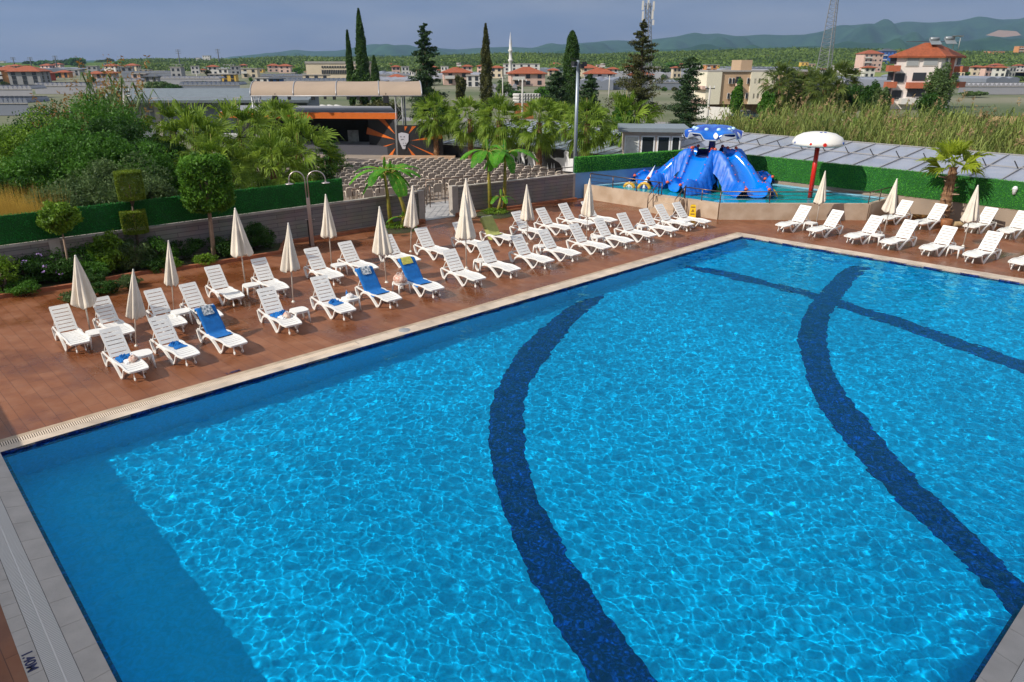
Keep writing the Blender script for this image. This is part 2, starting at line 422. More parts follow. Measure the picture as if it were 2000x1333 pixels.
text('1.40M', 'depth_marking', p, .17, math.atan2(eC.y, eC.x), m_ink, cs[3])
p = P(455, 727, .008); eA = (KK - A0).normalized()
text('1.40M', 'depth_marking', p, .15, math.atan2(eA.y, eA.x), m_ink, cs[0])
p = P(790, 645, .009); b = MB(); b.lathe([(0, 0), (.17, 0), (.18, -.008)], 20, c=tuple(p)); o = b.build('floor_drain', mat('drain_grey', (.28, .29, .30), .5)); o.parent = cs[0]
# ------------------------------------------------------------------ ground sheets
def planks(name):
    m = bpy.data.materials.new(name); m.use_nodes = True; n, l = m.node_tree.nodes, m.node_tree.links
    b = n['Principled BSDF']
    tc = n.new('ShaderNodeTexCoord'); mp = n.new('ShaderNodeMapping'); mp.inputs['Rotation'].default_value = (0, 0, R(45))
    l.new(tc.outputs['Object'], mp.inputs[0])
    br = n.new('ShaderNodeTexBrick'); br.inputs['Scale'].default_value = 1; br.inputs['Brick Width'].default_value = 1.2; br.inputs['Row Height'].default_value = .30
    br.inputs['Mortar Size'].default_value = .006; br.inputs['Mortar Smooth'].default_value = .3; br.offset = .37
    br.inputs['Color1'].default_value = (.205, .076, .034, 1); br.inputs['Color2'].default_value = (.240, .094, .044, 1); br.inputs['Mortar'].default_value = (.105, .040, .022, 1)
    l.new(mp.outputs[0], br.inputs['Vector'])
    no = n.new('ShaderNodeTexNoise'); no.inputs['Scale'].default_value = .30; no.inputs['Detail'].default_value = 7; no.inputs['Roughness'].default_value = .62
    l.new(tc.outputs['Object'], no.inputs['Vector'])
    # damp patches: darker, browner, glossier
    cr = n.new('ShaderNodeValToRGB'); cr.color_ramp.elements[0].position = .45; cr.color_ramp.elements[1].position = .57
    l.new(no.outputs['Fac'], cr.inputs[0])
    mx = n.new('ShaderNodeMix'); mx.data_type = 'RGBA'; mx.blend_type = 'MULTIPLY'; mx.inputs[7].default_value = (.52, .36, .17, 1)
    ml = n.new('ShaderNodeMath'); ml.operation = 'MULTIPLY'; ml.inputs[1].default_value = .72
    l.new(cr.outputs[0], ml.inputs[0]); l.new(ml.outputs[0], mx.inputs[0]); l.new(br.outputs['Color'], mx.inputs[6])
    n3 = n.new('ShaderNodeTexNoise'); n3.inputs['Scale'].default_value = 1.9; n3.inputs['Detail'].default_value = 8
    l.new(tc.outputs['Object'], n3.inputs['Vector'])
    c3 = n.new('ShaderNodeValToRGB'); c3.color_ramp.elements[0].position = .45; c3.color_ramp.elements[1].position = .75
    c3.color_ramp.elements[0].color = (1, 1, 1, 1); c3.color_ramp.elements[1].color = (1.22, 1.42, 1.65, 1)  # lighter mauve patches: sky sheen on the deck, put into the colour
    l.new(n3.outputs['Fac'], c3.inputs[0])
    m2 = n.new('ShaderNodeMix'); m2.data_type = 'RGBA'; m2.blend_type = 'MULTIPLY'; m2.inputs[0].default_value = 1
    l.new(mx.outputs[2], m2.inputs[6]); l.new(c3.outputs[0], m2.inputs[7]); l.new(m2.outputs[2], b.inputs['Base Color'])
    rr = n.new('ShaderNodeMapRange'); rr.inputs[3].default_value = .55; rr.inputs[4].default_value = .22
    l.new(cr.outputs[0], rr.inputs[0]); l.new(rr.outputs[0], b.inputs['Roughness'])
    b.inputs['Specular IOR Level'].default_value = .35
    bp = n.new('ShaderNodeBump'); bp.inputs['Strength'].default_value = .2; bp.inputs['Distance'].default_value = .006; bp.invert = True
    l.new(br.outputs['Fac'], bp.inputs['Height']); l.new(bp.outputs[0], b.inputs['Normal'])
    return m
m_deck = planks('deck_planks')
V2 = lambda x, y: Vector((x, y, 0))
FL0, FL1 = V2(-26.5, 15.6), V2(-4.45, 34.35)        # left fence line
FR0, FR1 = V2(-2.95, 35.75), V2(3.43, 40.2)         # right fence
HC = V2(12.05, 44.85)                               # corner behind the slide
HR = V2(31.0, 24.0)                                 # hedge right end
m_ground = mat('field_soil', (.07, .10, .035), .95, col2=(.20, .19, .13), scale=.03, detail=9)
OUT = [V2(-30, 15), V2(12.2, 48), V2(34, 22.5), V2(2, -12)]
b = MB(); ring(b, R3, OUT, 0); struct(b.build('pool_deck_path', m_deck))
RG = [R3[0], R3[1], R3[2], R3[3]]
b = MB(); ring(b, RG, [V2(-9000, 7900), V2(9000, 7900), V2(9000, -250), V2(-9000, -250)], -.05); struct(b.build('ground', m_ground))

# ------------------------------------------------------------------ walls and hedges
m_block = bpy.data.materials.new('wall_block'); m_block.use_nodes = True
def brickmat(m, c1, c2, mo, w, h, ms=.012, coordrot=None):
    n, l = m.node_tree.nodes, m.node_tree.links; b = n['Principled BSDF']; b.inputs['Roughness'].default_value = .85
    tc = n.new('ShaderNodeTexCoord'); br = n.new('ShaderNodeTexBrick'); br.inputs['Scale'].default_value = 1
    br.inputs['Brick Width'].default_value = w; br.inputs['Row Height'].default_value = h; br.inputs['Mortar Size'].default_value = ms; br.inputs['Mortar Smooth'].default_value = .4
    br.inputs['Color1'].default_value = (*c1, 1); br.inputs['Color2'].default_value = (*c2, 1); br.inputs['Mortar'].default_value = (*mo, 1)
    l.new(tc.outputs['UV'], br.inputs['Vector'])
    no = n.new('ShaderNodeTexNoise'); no.inputs['Scale'].default_value = 1.3; no.inputs['Detail'].default_value = 6; l.new(tc.outputs['Object'], no.inputs['Vector'])
    mx = n.new('ShaderNodeMix'); mx.data_type = 'RGBA'; mx.blend_type = 'MULTIPLY'; mx.inputs[0].default_value = .5
    l.new(br.outputs['Color'], mx.inputs[6]); l.new(no.outputs['Color'], mx.inputs[7]); 
    hs = n.new('ShaderNodeHueSaturation'); hs.inputs['Saturation'].default_value = .8; hs.inputs['Value'].default_value = 1.5; l.new(mx.outputs[2], hs.inputs['Color']); l.new(hs.outputs[0], b.inputs['Base Color'])
    bp = n.new('ShaderNodeBump'); bp.inputs['Strength'].default_value = .6; bp.inputs['Distance'].default_value = .015; bp.invert = True
    l.new(br.outputs['Fac'], bp.inputs['Height']); l.new(bp.outputs[0], b.inputs['Normal'])
brickmat(m_block, (.17, .15, .14), (.22, .19, .17), (.09, .08, .075), 1.6, .175)
m_cap = mat('wall_cap', (.38, .34, .30), .8, var=.12, scale=3)
def wallbox(name, p, q, z0, z1, t, m, parent=None, uv=True):
    """upright slab from p to q; UV in metres"""
    b = MB(); e = (q - p).normalized(); nn = Vector((-e.y, e.x, 0)) * t / 2; Ln = (q - p).length
    vs = []
    for z in (z0, z1):
        for v in (p - nn, q - nn, q + nn, p + nn): vs.append((v.x, v.y, z))
    b.add(vs, [(0, 1, 5, 4), (2, 3, 7, 6), (1, 2, 6, 5), (3, 0, 4, 7), (4, 5, 6, 7), (3, 2, 1, 0)])
    o = b.build(name, m, parent)
    if uv:
        u = o.data.uv_layers.new(name='UV')
        for poly in o.data.polygons:
            for li in poly.loop_indices:
                c = o.data.vertices[o.data.loops[li].vertex_index].co
                d = Vector((c.x, c.y, 0)) - p
                u.data[li].uv = (d.dot(e) + d.dot(Vector((-e.y, e.x, 0))), c.z)
    return o
WT = 1.41
def block_wall(p, q, label, pillars=()):
    t = thing('block_wall', label, 'wall', (0, 0, 0))
    wallbox('wall_face', p, q, 0, WT - .06, .2, m_block, t)
    wallbox('coping', p, q, WT - .06, WT, .27, m_cap, t, False)
    for s in pillars:
        c = p.lerp(q, s); b = MB(); e = q - p; b.box((c.x, c.y, WT / 2 + .02), (.34, .34, WT + .04), rz=math.atan2(e.y, e.x)); b.build('pillar', m_cap, t)
    return t
block_wall(FL0, FL1, 'long grey block wall under the dark artificial hedge left of the gate gap', (.47, .999))
block_wall(FR0, FR1, 'shorter grey block wall right of the gate gap, with banana plants before it', (.001,))
# brown ledge at the foot of the walls
m_ledge = mat('terracotta_kerb', (.30, .10, .045), .7, var=.25, scale=3, bump=.2)
for p, q in ((V2(-9.6, 29.95), FL1), (FR0, FR1)):
    e = (q - p).normalized(); nn = Vector((e.y, -e.x, 0)) * .26
    o = wallbox('base_kerb', p + nn, q + nn, 0, .11, .30, m_ledge, None, False); tag(o, kind='structure')
# artificial hedge panels : leaf tufts on a board
m_fh = leafmat('artificial_hedge_leaf', (.012, .15, .018), (.03, .32, .045), 2.0, .15)
m_fh2 = leafmat('artificial_hedge_leaf_bright', (.05, .27, .02), (.12, .50, .05), 2.0, .15)
m_fhb = mat('hedge_backing', (.01, .10, .015), .9)
def hedge_panel(p, q, z0, z1, label, m, t=.12, dens=900, off=0.0, size=.05, skip=0):
    o = thing('artificial_hedge', label, 'artificial hedge')
    wallbox('board', p, q, z0 + .02, z1 - .02, t * .4, m_fhb, o, False)
    e = (q - p).normalized(); nn = Vector((e.y, -e.x, 0)); Ln = (q - p).length
    N = int(Ln * (z1 - z0) * dens)
    s = RNG.uniform(skip, Ln, N); z = RNG.uniform(z0, z1, N); d = RNG.uniform(t * .2, t * .55, N)
    C = np.stack([p.x + e.x * s + nn.x * d, p.y + e.y * s + nn.y * d, z], 1)
    K = int(Ln * t * dens * 1.2); s = RNG.uniform(0, Ln, K); d = RNG.uniform(-t * .5, t * .5, K)
    C2 = np.stack([p.x + e.x * s + nn.x * d, p.y + e.y * s + nn.y * d, z1 + RNG.uniform(-.03, .025, K)], 1)
    C = np.concatenate([C, C2]); npmesh('leaves', leaves(C, size, .4), 4, m, o)
    return o
hedge_panel(V2(-24.5, 17.35), V2(-7.55, 31.75), WT + .01, 2.42, 'dark green artificial hedge strip on top of the long grey wall', m_fh, skip=5, dens=700)
hedge_panel(FR1 + V2(.05, .1), V2(11.9, 44.6), 1.42, 2.28, 'green artificial hedge above the blue wall left of the water slide', m_fh2, t=.3)
hedge_panel(V2(12.1, 44.6), V2(HR.x, HR.y), .88, 2.15, 'bright green artificial hedge behind the mushroom fountain and right hand loungers', m_fh2)
# walls behind kid pool
m_bluew = mat('wall_blue_paint', (.17, .33, .58), .7, var=.06, scale=1.2)
t = thing('painted_wall', 'light blue painted wall behind the left side of the splash pool', 'wall')
wallbox('wall_face', FR1 + V2(.05, .1), V2(11.95, 44.7), 0, 1.42, .16, m_bluew, t)
c = FR1; b = MB(); b.box((c.x, c.y, .7), (.16, .2, 1.44), rz=R(36)); b.build('end_post', m_cap, t)
m_tanw = mat('wall_tan_render', (.30, .235, .18), .85, var=.10, scale=.8, bump=.2)
t = thing('low_render_wall', 'plain tan rendered wall below the bright green hedge on the right', 'wall')
wallbox('wall_face', V2(12.15, 44.75), V2(HR.x + .1, HR.y), 0, .90, .2, m_tanw, t)

# ------------------------------------------------------------------ splash pool
m_trav = mat('travertine', (.40, .29, .20), .55, col2=(.52, .41, .31), scale=1.7, detail=8)
KP = [P(1142, 361, .8), P(1406, 397, .8), P(1696, 398, .8), P(1738, 387, .8)]
KP = [V2(p.x, p.y) for p in KP]; KP[0] = V2(4.15, 40.35)
WZK = .66
t = thing('splash_pool', 'raised splash pool with beige stone sides round the blue slide', 'pool')
for i in range(3): wallbox('stone_side', KP[i], KP[i + 1], 0, .80, .22, m_trav, t)
e = (HR - HC).normalized(); KPR = isect(KP[3], (KP[3] - KP[2]), HC, e)
wallbox('stone_side', KP[3], V2(KPR.x, KPR.y) - V2(.1, .1), 0, .80, .22, m_trav, t)
m_kfloor = mat('splash_floor', (.02, .55, .66), .5, var=.08, scale=3)
back = [V2(12.0, 44.55)]
fl = [KP[0] + V2(.1, .1), KP[1] + V2(0, .1), KP[2] + V2(-.05, .1), KP[3] + V2(-.05, .1), V2(KPR.x - .1, KPR.y - .1), V2(12.0, 44.6)]
b = MB(); b.poly([(p.x, p.y, .22) for p in fl]); o = b.build('pool_floor', m_kfloor, t); o.cycles.is_caustics_receiver = True
b = MB(); 
for p, q in ((fl[5], fl[4]), (fl[0], fl[5])):
    e = (q - p).normalized(); nn = Vector((e.y, -e.x, 0)) * .28
    vs = [(p.x, p.y, .7), (q.x, q.y, .7), (q.x + nn.x, q.y + nn.y, .7), (p.x + nn.x, p.y + nn.y, .7)]; b.add(vs + [(v[0], v[1], .2) for v in vs], [(0, 1, 2, 3), (2, 3, 7, 6)])
b.build('back_ledge', mat('ledge_blue_tile', (.25, .48, .60), .4, var=.1, scale=6), t)
m_kwater = watermat('splash_water', (.72, .96, .98))
# quad strip covering the water polygon
kw = [KP[0], KP[1], fl[4], fl[5]]
def polywater(pts, z, name):
    b = MB(); b.poly([(p.x, p.y, z) for p in pts]); me_ = b
    import bmesh
    bm = bmesh.new(); vs = [bm.verts.new((p.x, p.y, z)) for p in pts]; f = bm.faces.new(vs)
    bmesh.ops.triangulate(bm, faces=[f])
    for _ in range(6): bmesh.ops.subdivide_edges(bm, edges=bm.edges, cuts=1, use_grid_fill=True)
    for v in bm.verts:
        x, y = v.co.x, v.co.y
        v.co.z = z + .006 * (math.sin(x * 5.1 + y * 2.2) + math.sin(y * 6.3 - x * 3.1 + 1) * .8 + math.sin(x * 9.7 - y * 8.1) * .5 + math.sin(x * 14.7 + y * 13.1) * .3)
    bmesh.ops.recalc_face_normals(bm, faces=bm.faces)
    me = bpy.data.meshes.new(name); bm.to_mesh(me); bm.free()
    me.polygons.foreach_set('use_smooth', [True] * len(me.polygons)); me.materials.append(m_kwater)
    if me.polygons[0].normal.z < 0: me.flip_normals()
    o = bpy.data.objects.new(name, me); COL.objects.link(o); o.cycles.is_caustics_caster = True; return o
o = polywater(fl, WZK, 'pool_water'); o.parent = t
# railing on the splash pool rim
m_steel = mat('brown_steel', (.16, .11, .085), .35, metal=.8)
def railing(pts, z, h, label, posts, bars=3, name='railing', m=None):
    t = thing(name, label, 'railing'); m = m or m_steel
    for i, (p, q) in enumerate(zip(pts, pts[1:])):
        b = MB(); b.tube([(p.x, p.y, z + h), (q.x, q.y, z + h)], .028, 6); b.build('handrail', m, t)
        for k in range(1, bars): 
            b = MB(); b.tube([(p.x, p.y, z + h * k / bars), (q.x, q.y, z + h * k / bars)], .011, 5); b.build('bar', m, t)
        for j in range(posts[i] + 1):
            if j == 0 and i > 0: continue
            c = p.lerp(q, j / posts[i]); b = MB(); b.tube([(c.x, c.y, z), (c.x, c.y, z + h)], .026, 6); b.build('post', m, t)
    return t
def on(i, s): return KP[i].lerp(KP[i + 1], s)
railing([on(0, .04), on(0, .60)], .8, .62, 'steel railing on the left half of the splash pool rim', [3])
railing([on(0, .76), KP[1], KP[2], KP[3]], .8, .55, 'steel railing on the right part of the splash pool rim', [2, 3, 2])
# entry steps with handrails
ks = thing('pool_steps', 'stone steps with steel handrails up to the splash pool rim', 'steps')
e = (KP[1] - KP[0]).normalized(); nn = Vector((e.y, -e.x, 0)); cx = on(0, .68)
for j in range(3):
    c = cx + nn * (.25 + .28 * (2 - j)); b = MB(); b.box((c.x, c.y, .13 * (j + 1) * 1.0), (1.5, .28 + .001 * j, .26 * (j + 1)), rz=math.atan2(e.y, e.x)); b.build('step', m_trav, ks)
for s_ in (-.78, .78):
    b = MB(); a = cx + e * s_ + nn * 1.05; c = cx + e * s_ + nn * .1
    b.tube([(a.x, a.y, 0), (a.x, a.y, .85), (c.x, c.y, 1.45), (c.x, c.y, .8)], .026, 6); b.tube([(a.x, a.y, .45), (c.x, c.y, 1.05)], .015, 5)
    mid = (a + c) / 2; b.tube([(mid.x, mid.y, 0.2), (mid.x, mid.y, 1.13)], .022, 6); b.build('handrail', m_steel, ks)
text('1.40M', 'depth_marking', (on(0, .6) + nn * .113) + Vector((0, 0, .55)), .16, 0, m_ink, None, rot=(math.pi / 2, 0, math.atan2(e.y, e.x)))
bpy.data.objects['depth_marking.002'].parent = t if False else ks
# wet floor sign
p = P(1352, 425); m_yel = mat('yellow_plastic', (.75, .48, .005), .45)
ws = thing('wet_floor_sign', 'yellow folding wet floor sign against the splash pool wall', 'sign', p, R(-15))
for s_ in (1, -1):
    b = MB(); M = Matrix.Rotation(R(-13) * s_, 4, 'X')
    pr_ = [(-.17, 0), (.17, 0), (.13, .62), (.06, .66), (-.06, .66), (-.13, .62)]
    vs = [M @ Vector((x_, 0, z_)) + Vector((0, -.15 * s_, 0)) for x_, z_ in pr_]; vb = [v + Vector((0, .012 * s_, 0)) for v in vs]
    k = len(vs); b.add(vs + vb, [tuple(range(k)), tuple(reversed(range(k, 2 * k)))] + [(i, k + i, k + (i + 1) % k, (i + 1) % k) for i in range(k)]); b.build('panel', m_yel, ws)
# the panel writing: the triangle mark and text strip
M = Matrix.Rotation(R(-13), 4, 'X')
b = MB()
for pr_ in ([(-.08, .30), (.08, .30), (0, .45)], [(-.10, .50), (.10, .50), (.10, .56), (-.10, .56)], [(-.10, .16), (.10, .16), (.10, .22), (-.10, .22)]):
    b.add([Matrix.Rotation(R(-13), 4, 'X') @ Vector((x_, 0, z_)) + Vector((0, -.156, 0)) for x_, z_ in pr_], [tuple(range(len(pr_)))])
b.build('warning_print', mat('sign_print', (.25, .12, .01), .6), ws)
# ------------------------------------------------------------------ sun loungers
m_pl = mat('white_plastic', (.78, .77, .74), .38, var=.05, scale=2)
HX, HZ = -.36, .345          # hinge
BANG = R(50); BL = .86
def seat_z(x): 
    pts = [(-.36, .345), (-.1, .335), (.15, .345), (.40, .375), (.60, .365), (.80, .335), (.97, .335)]
    for (a, za), (c, zc) in zip(pts, pts[1:]):
        if x <= c: 
            t = (x - a) / (c - a); t = t * t * (3 - 2 * t); return za + (zc - za) * t
    return .335
def make_lounger():
    t = thing('sun_lounger', 'white slatted plastic sun lounger', 'sun lounger')
    # backrest: stiles and wide slats with narrow gaps
    ca, sa = math.cos(BANG), math.sin(BANG)
    def bp(u, v, w=0): return (HX - u * ca - w * sa * -1 * 0 + w * sa, v, HZ + u * sa + w * ca)
    b = MB()
    def slab(u0, u1, v0, v1, th=.022):
        vs = [bp(u0, v0), bp(u1, v0), bp(u1, v1), bp(u0, v1), bp(u0, v0, -th), bp(u1, v0, -th), bp(u1, v1, -th), bp(u0, v1, -th)]
        b.add(vs, [(0, 1, 2, 3), (7, 6, 5, 4), (0, 4, 5, 1), (1, 5, 6, 2), (2, 6, 7, 3), (3, 7, 4, 0)])
    slab(0, BL, -.30, -.235, .035); slab(0, BL, .235, .30, .035)
    ns = 7; g = .017; h = (BL - g * ns) / ns
    for i in range(ns):
        slab(.004 + i * (h + g) + g, (i + 1) * (h + g) - .002, -.236, .236, .02)
    slab(BL, BL + .02, -.285, .285, .035)
    b.build('backrest', m_pl, t)
    # seat: curved cross slats between side stiles
    b = MB(); xs = []; x = HX + .02; n_ = 12; step = (.97 - HX - .02) / n_
    for i in range(n_):
        x0, x1 = x + i * step + .010, x + (i + 1) * step - .006
        w = .285 if x1 < .8 else .285 - (x1 - .8) * .25
        rows = []
        for xx in (x0, x1):
            rows.append([(xx, v, seat_z(xx) - .018 * (1 - (v / .3) ** 2)) for v in np.linspace(-w, w, 7)])
        b.grid(rows); b.grid([[(p[0], p[1], p[2] - .02) for p in r] for r in rows])
        b.grid([rows[0], [(p[0], p[1], p[2] - .02) for p in rows[0]]]); b.grid([rows[1], [(p[0], p[1], p[2] - .02) for p in rows[1]]])
    for s in (-1, 1):
        st = [(HX, s * .30, HZ)] + [(xx, s * (.30 if xx < .8 else .30 - (xx - .8) * .3), seat_z(xx)) for xx in (-.1, .15, .3, .45, .6, .75, .88, .97)]
        for a, c in zip(st, st[1:]): b.beam(a, c, .05, .04)
    b.beam((.97, -.25, .335), (.97, .25, .335), .05, .045)
    b.build('seat', m_pl, t)
    # side rails running back from the hinge to the rear leg
    b = MB()
    for s in (-1, 1):
        b.beam((HX + .02, s * .315, HZ - .015), (-.97, s * .315, HZ + .015), .035, .05)
    b.beam((-.95, -.315, HZ + .01), (-.95, .315, HZ + .01), .045, .035)
    b.build('frame', m_pl, t)
    # legs: rear leg with arch, front V leg
    for s in (-1, 1):
        y = s * .325
        def strip(pts, w0, w1, th=.035):
            bb = MB(); k = len(pts); L_, R_ = [], []
            for i, p in enumerate(pts):
                a = Vector(pts[max(0, i - 1)]); c = Vector(pts[min(k - 1, i + 1)]); d = (c - a).normalized(); nn = Vector((-d.y, d.x)) 
                w = lerp(w0, w1, i / (k - 1)) / 2; L_.append((p[0] + nn.x * w, p[1] + nn.y * w)); R_.append((p[0] - nn.x * w, p[1] - nn.y * w))
            rows = [[(q[0], y - th, q[1]) for q in L_], [(q[0], y + th, q[1]) for q in L_], [(q[0], y + th, q[1]) for q in R_], [(q[0], y - th, q[1]) for q in R_]]
            bb.grid(rows, smooth=False, close=False); bb.grid([rows[3], rows[0]], smooth=False)
            bb.add([rows[0][0], rows[1][0], rows[2][0], rows[3][0]], [(0, 1, 2, 3)]); bb.add([r[-1] for r in rows], [(3, 2, 1, 0)])
            return bb
        q = strip([(-.97, .35), (-.93, .2), (-.86, .06), (-.80, .02), (-.72, .03), (-.66, .12), (-.58, .22), (-.46, .29), (-.36, .315)], .075, .06)
        q.build('rear_leg', m_pl, t)
        q = strip([(-.36, .315), (-.2, .325), (-.05, .285), (.10, .215), (.24, .12), (.36, .03), (.44, .012)], .06, .075)
        q2 = strip([(.42, .02), (.50, .08), (.60, .20), (.68, .335)], .05, .034, .022)
        o_ = len(q.v); q.v += q2.v; q.f += [tuple(i + o_ for i in f) for f in q2.f]; q.m += q2.m; q.sm += q2.sm
        q.build('front_leg', m_pl, t)
        b = MB(); b.beam((.84, s * .13, .315), (.87, s * .13, .11), .022, .03); b.build('wheel_strut', m_pl, t)
        b = MB(); b.tube([(.875, s * .13 - .016, .085), (.875, s * .13 + .016, .085)], .048, 12); b.build('wheel', m_pl, t)
        b = MB(); u = .50; pa = bp(u, s * .25, -.03); b.beam(pa, (-.90, s * .28, HZ + .03), .022, .022); b.build('prop_bar', m_pl, t)
    KIDS[t.name] = list(t.children)
    return t
LG0 = make_lounger()
first = [True]
def lounger(px, py, az, label, side=-1, group='white sun loungers round the pool', jig=0.0):
    c = P(px, py); a = R(az + jig)
    k = min(1.0, max(.94, .94 + (px - 240) / 500 * .06)); kw_ = min(.95, k * (.86 + max(0, px - 240) / 500 * .08))
    fx_, fy_ = .44 * k, side * .325 * kw_; off = Vector((fx_ * math.cos(a) - fy_ * math.sin(a), fx_ * math.sin(a) + fy_ * math.cos(a), 0))
    loc = c - off; loc.z = .0
    if first[0]:
        o = LG0; first[0] = False; o.location = loc; o.rotation_euler[2] = a; o['label'] = label; o['group'] = group
    else:
        o = dup(LG0, loc, a, label, group=group)
        
    o.scale = (k, kw_, k * random.uniform(.96, 1.02))
    return o
AL = -50
front = [(240, 741), (340, 713), (433, 691), (543, 651), (649, 624), (739, 601), (823, 581), (906, 560), (975, 543), (1042, 525), (1096, 511), (1156, 498), (1201, 485), (1247, 474), (1290, 463), (1321, 452), (1355, 446)]
backr = [(131, 687), (219, 668), (322, 651), (392, 636), (437, 597), (525, 580), (632, 557), (700, 540), (783, 524), (849, 509), (921, 494), (977, 481), (1039, 469), (1087, 460), (1130, 450), (1174, 444)]
extra = {0: 'with a heaped blue towel and bag', 1: 'with a bunched blue towel', 2: 'covered by a blue towel',
         3: 'with a crumpled blue towel and bag', 4: 'with a folded blue towel', 5: 'under a blue towel and printed cloth',
         6: 'under a blue towel and yellow cloth'}
LGF, LGB = [], []
for i, (x, y) in enumerate(front):
    lb = 'white sun lounger %s, %s by the pool' % (extra[i], ordn(i)) if i in extra else 'bare white sun lounger, %s in the row nearest the pool' % ordn(i)
    LGF.append(lounger(x, y, AL + (6 if i < 3 else 2 if i < 6 else 0), lb, jig=random.uniform(-2.5, 2.5)))
for i, (x, y) in enumerate(backr):
    lb = 'white sun lounger under a draped pale green towel in the row by the wall' if i == 11 else 'bare white sun lounger, %s in the long row nearest the wall' % ordn(i)
    LGB.append(lounger(x, y, AL + (5 if i < 4 else 1), lb, jig=random.uniform(-2.5, 2.5)))
rfront = [(1547, 455), (1609, 465), (1684, 478), (1754, 490), (1832, 502), (1919, 516), (2010, 531)]
rback = [(1748, 440), (1814, 450), (1914, 457), (1981, 468)]
AR = 216
for i, (x, y) in enumerate(rfront):
    lounger(x, y, AR, 'white sun lounger right of the pool corner, %s in the front row there' % ordn(i), side=1, jig=random.uniform(-2, 2))
for i, (x, y) in enumerate(rback):
    lounger(x, y, AR, 'white sun lounger before the bright green hedge, %s in the back row there' % ordn(i), side=1, jig=random.uniform(-2, 2))

# ------------------------------------------------------------------ closed parasols
m_canv = mat('cream_canvas', (.72, .65, .55), .9, var=.08, scale=3, bump=.15, bscale=25)
m_pole = mat('cream_pole', (.72, .69, .62), .4)
def make_parasol(seed, fat=1.0):
    rg = random.Random(seed)
    t = thing('closed_parasol', 'closed cream parasol', 'parasol')
    b = MB(); b.tube([(0, 0, 0), (0, 0, 2.42)], .021, 8); b.build('pole', m_pole, t)
    ph = [rg.uniform(-.25, .25) for _ in range(8)]
    prof = [(.015, 2.46), (.035, 2.42), (.05, 2.34), (.085, 2.16), (.125, 1.92), (.165, 1.66), (.205, 1.40), (.24, 1.18), (.262, 1.04), (.255, 1.00), (.15, 1.03), (.03, 1.10)]
    def fn(r, z, a, i):
        k = 4
        f = 1 + (.24 * math.cos(a * 8 + ph[0] + .5 * math.sin(a * 2 + seed)) + .17 * math.cos(a * 3 + ph[1] * 9 + .8 * z) + .13 * math.cos(a * 5 + ph[2] * 12 + z * 1.7)) * min(1, max(0, (2.4 - z) / .8))
        rr = r * f * fat
        zz = z + (.05 * math.cos(a * 8 + ph[0]) + .05 * math.cos(a + ph[3] * 10)) * (1 if 7 <= i <= 9 else 0)
        return rr, zz
    b = MB(); b.lathe(prof, 48, fn=fn); b.build('canopy', m_canv, t)
    b = MB(); b.lathe([(0, 2.50), (.02, 2.49), (.03, 2.46), (.025, 2.42)], 10); b.build('finial', m_pole, t)
    b = MB(); b.lathe([(0, .05), (.035, .05), (.045, .02), (.07, .0)], 14); b.build('base', m_pole, t)
    KIDS[t.name] = list(t.children)
    return t
PROTO = [make_parasol(1), make_parasol(2, 1.1), make_parasol(3, .95)]
used = set()
def parasol(k, base, top, label, rz=0, sx=1.0):
    p = P(*base); Y = p.y
    # the top lies in the vertical plane facing the camera through the base: solve tilt
    r = ray(*top); hh = 2.45
    tt = Y / r[1]; q = Vector((r[0] * tt, Y, H + r[2] * tt))
    d = q - p; s = d.length / 2.47; s = max(.88, min(1.12, s)); d.normalize()
    rot = Vector((0, 0, 1)).rotation_difference(d).to_euler()
    rot = (Matrix.Rotation(0, 4, 'Z') @ rot.to_matrix().to_4x4() @ Matrix.Rotation(rz, 4, 'Z')).to_euler()
    if k not in used: o = PROTO[k]; used.add(k); o.location = p; o.rotation_euler = rot; o['label'] = label; o['group'] = 'closed parasols'; 
    else: o = dup(PROTO[k], p, None, label, rot=rot, group='closed parasols')
    o.scale = (sx * s, sx * s, s)
    return o
PAR = [(1, (178, 655), (147, 500), 'closed parasol leaning left at the far left end of the back row', 1.25),
       (0, (266, 676), (260, 528), 'closed parasol standing beside the lounger with the heaped blue towel', 1.0),
       (2, (340, 609), (329, 471), 'small closed parasol between the third and fourth back loungers', .95),
       (1, (480, 560), (459, 408), 'wide closed parasol leaning left before the clipped tree', 1.25),
       (0, (573, 590), (563, 437), 'closed parasol in the front row between two loungers holding blue towels', 1.05),
       (2, (648, 519), (636, 381), 'closed parasol before the grey wall right of the shower', 1.05),
       (0, (755, 552), (741, 405), 'closed parasol beside the pair of loungers draped in blue towels', 1.1),
       (2, (802, 492), (806, 364), 'closed parasol beside the banana plants left of the gate gap', 1.1),
       (1, (916, 474), (910, 350), 'rear one of the two overlapping closed parasols', 1.1),
       (0, (911, 524), (908, 382), 'front one of the two overlapping closed parasols', 1.15),
       (2, (1030, 477), (1029, 362), 'closed parasol before the right hand banana plants', 1.15),
       (1, (1145, 465), (1152, 350), 'closed parasol at the left corner of the splash pool', 1.0),
       (2, (1594, 437), (1612, 335), 'closed parasol beside the red pole of the mushroom fountain', 1.05),
       (0, (1725, 459), (1752, 350), 'closed parasol near the right end of the splash pool railing', 1.1),
       (1, (1881, 481), (1910, 363), 'closed parasol right of the trimmed palm', 1.1),
       (2, (2006, 500), (2034, 388), 'closed parasol cut by the right edge of the picture', 1.1)]
for i, (k, ba, to, lb, sx) in enumerate(PAR): parasol(k, ba, to, lb, rz=i * 1.1, sx=sx * (.80 if i < 5 else .86))

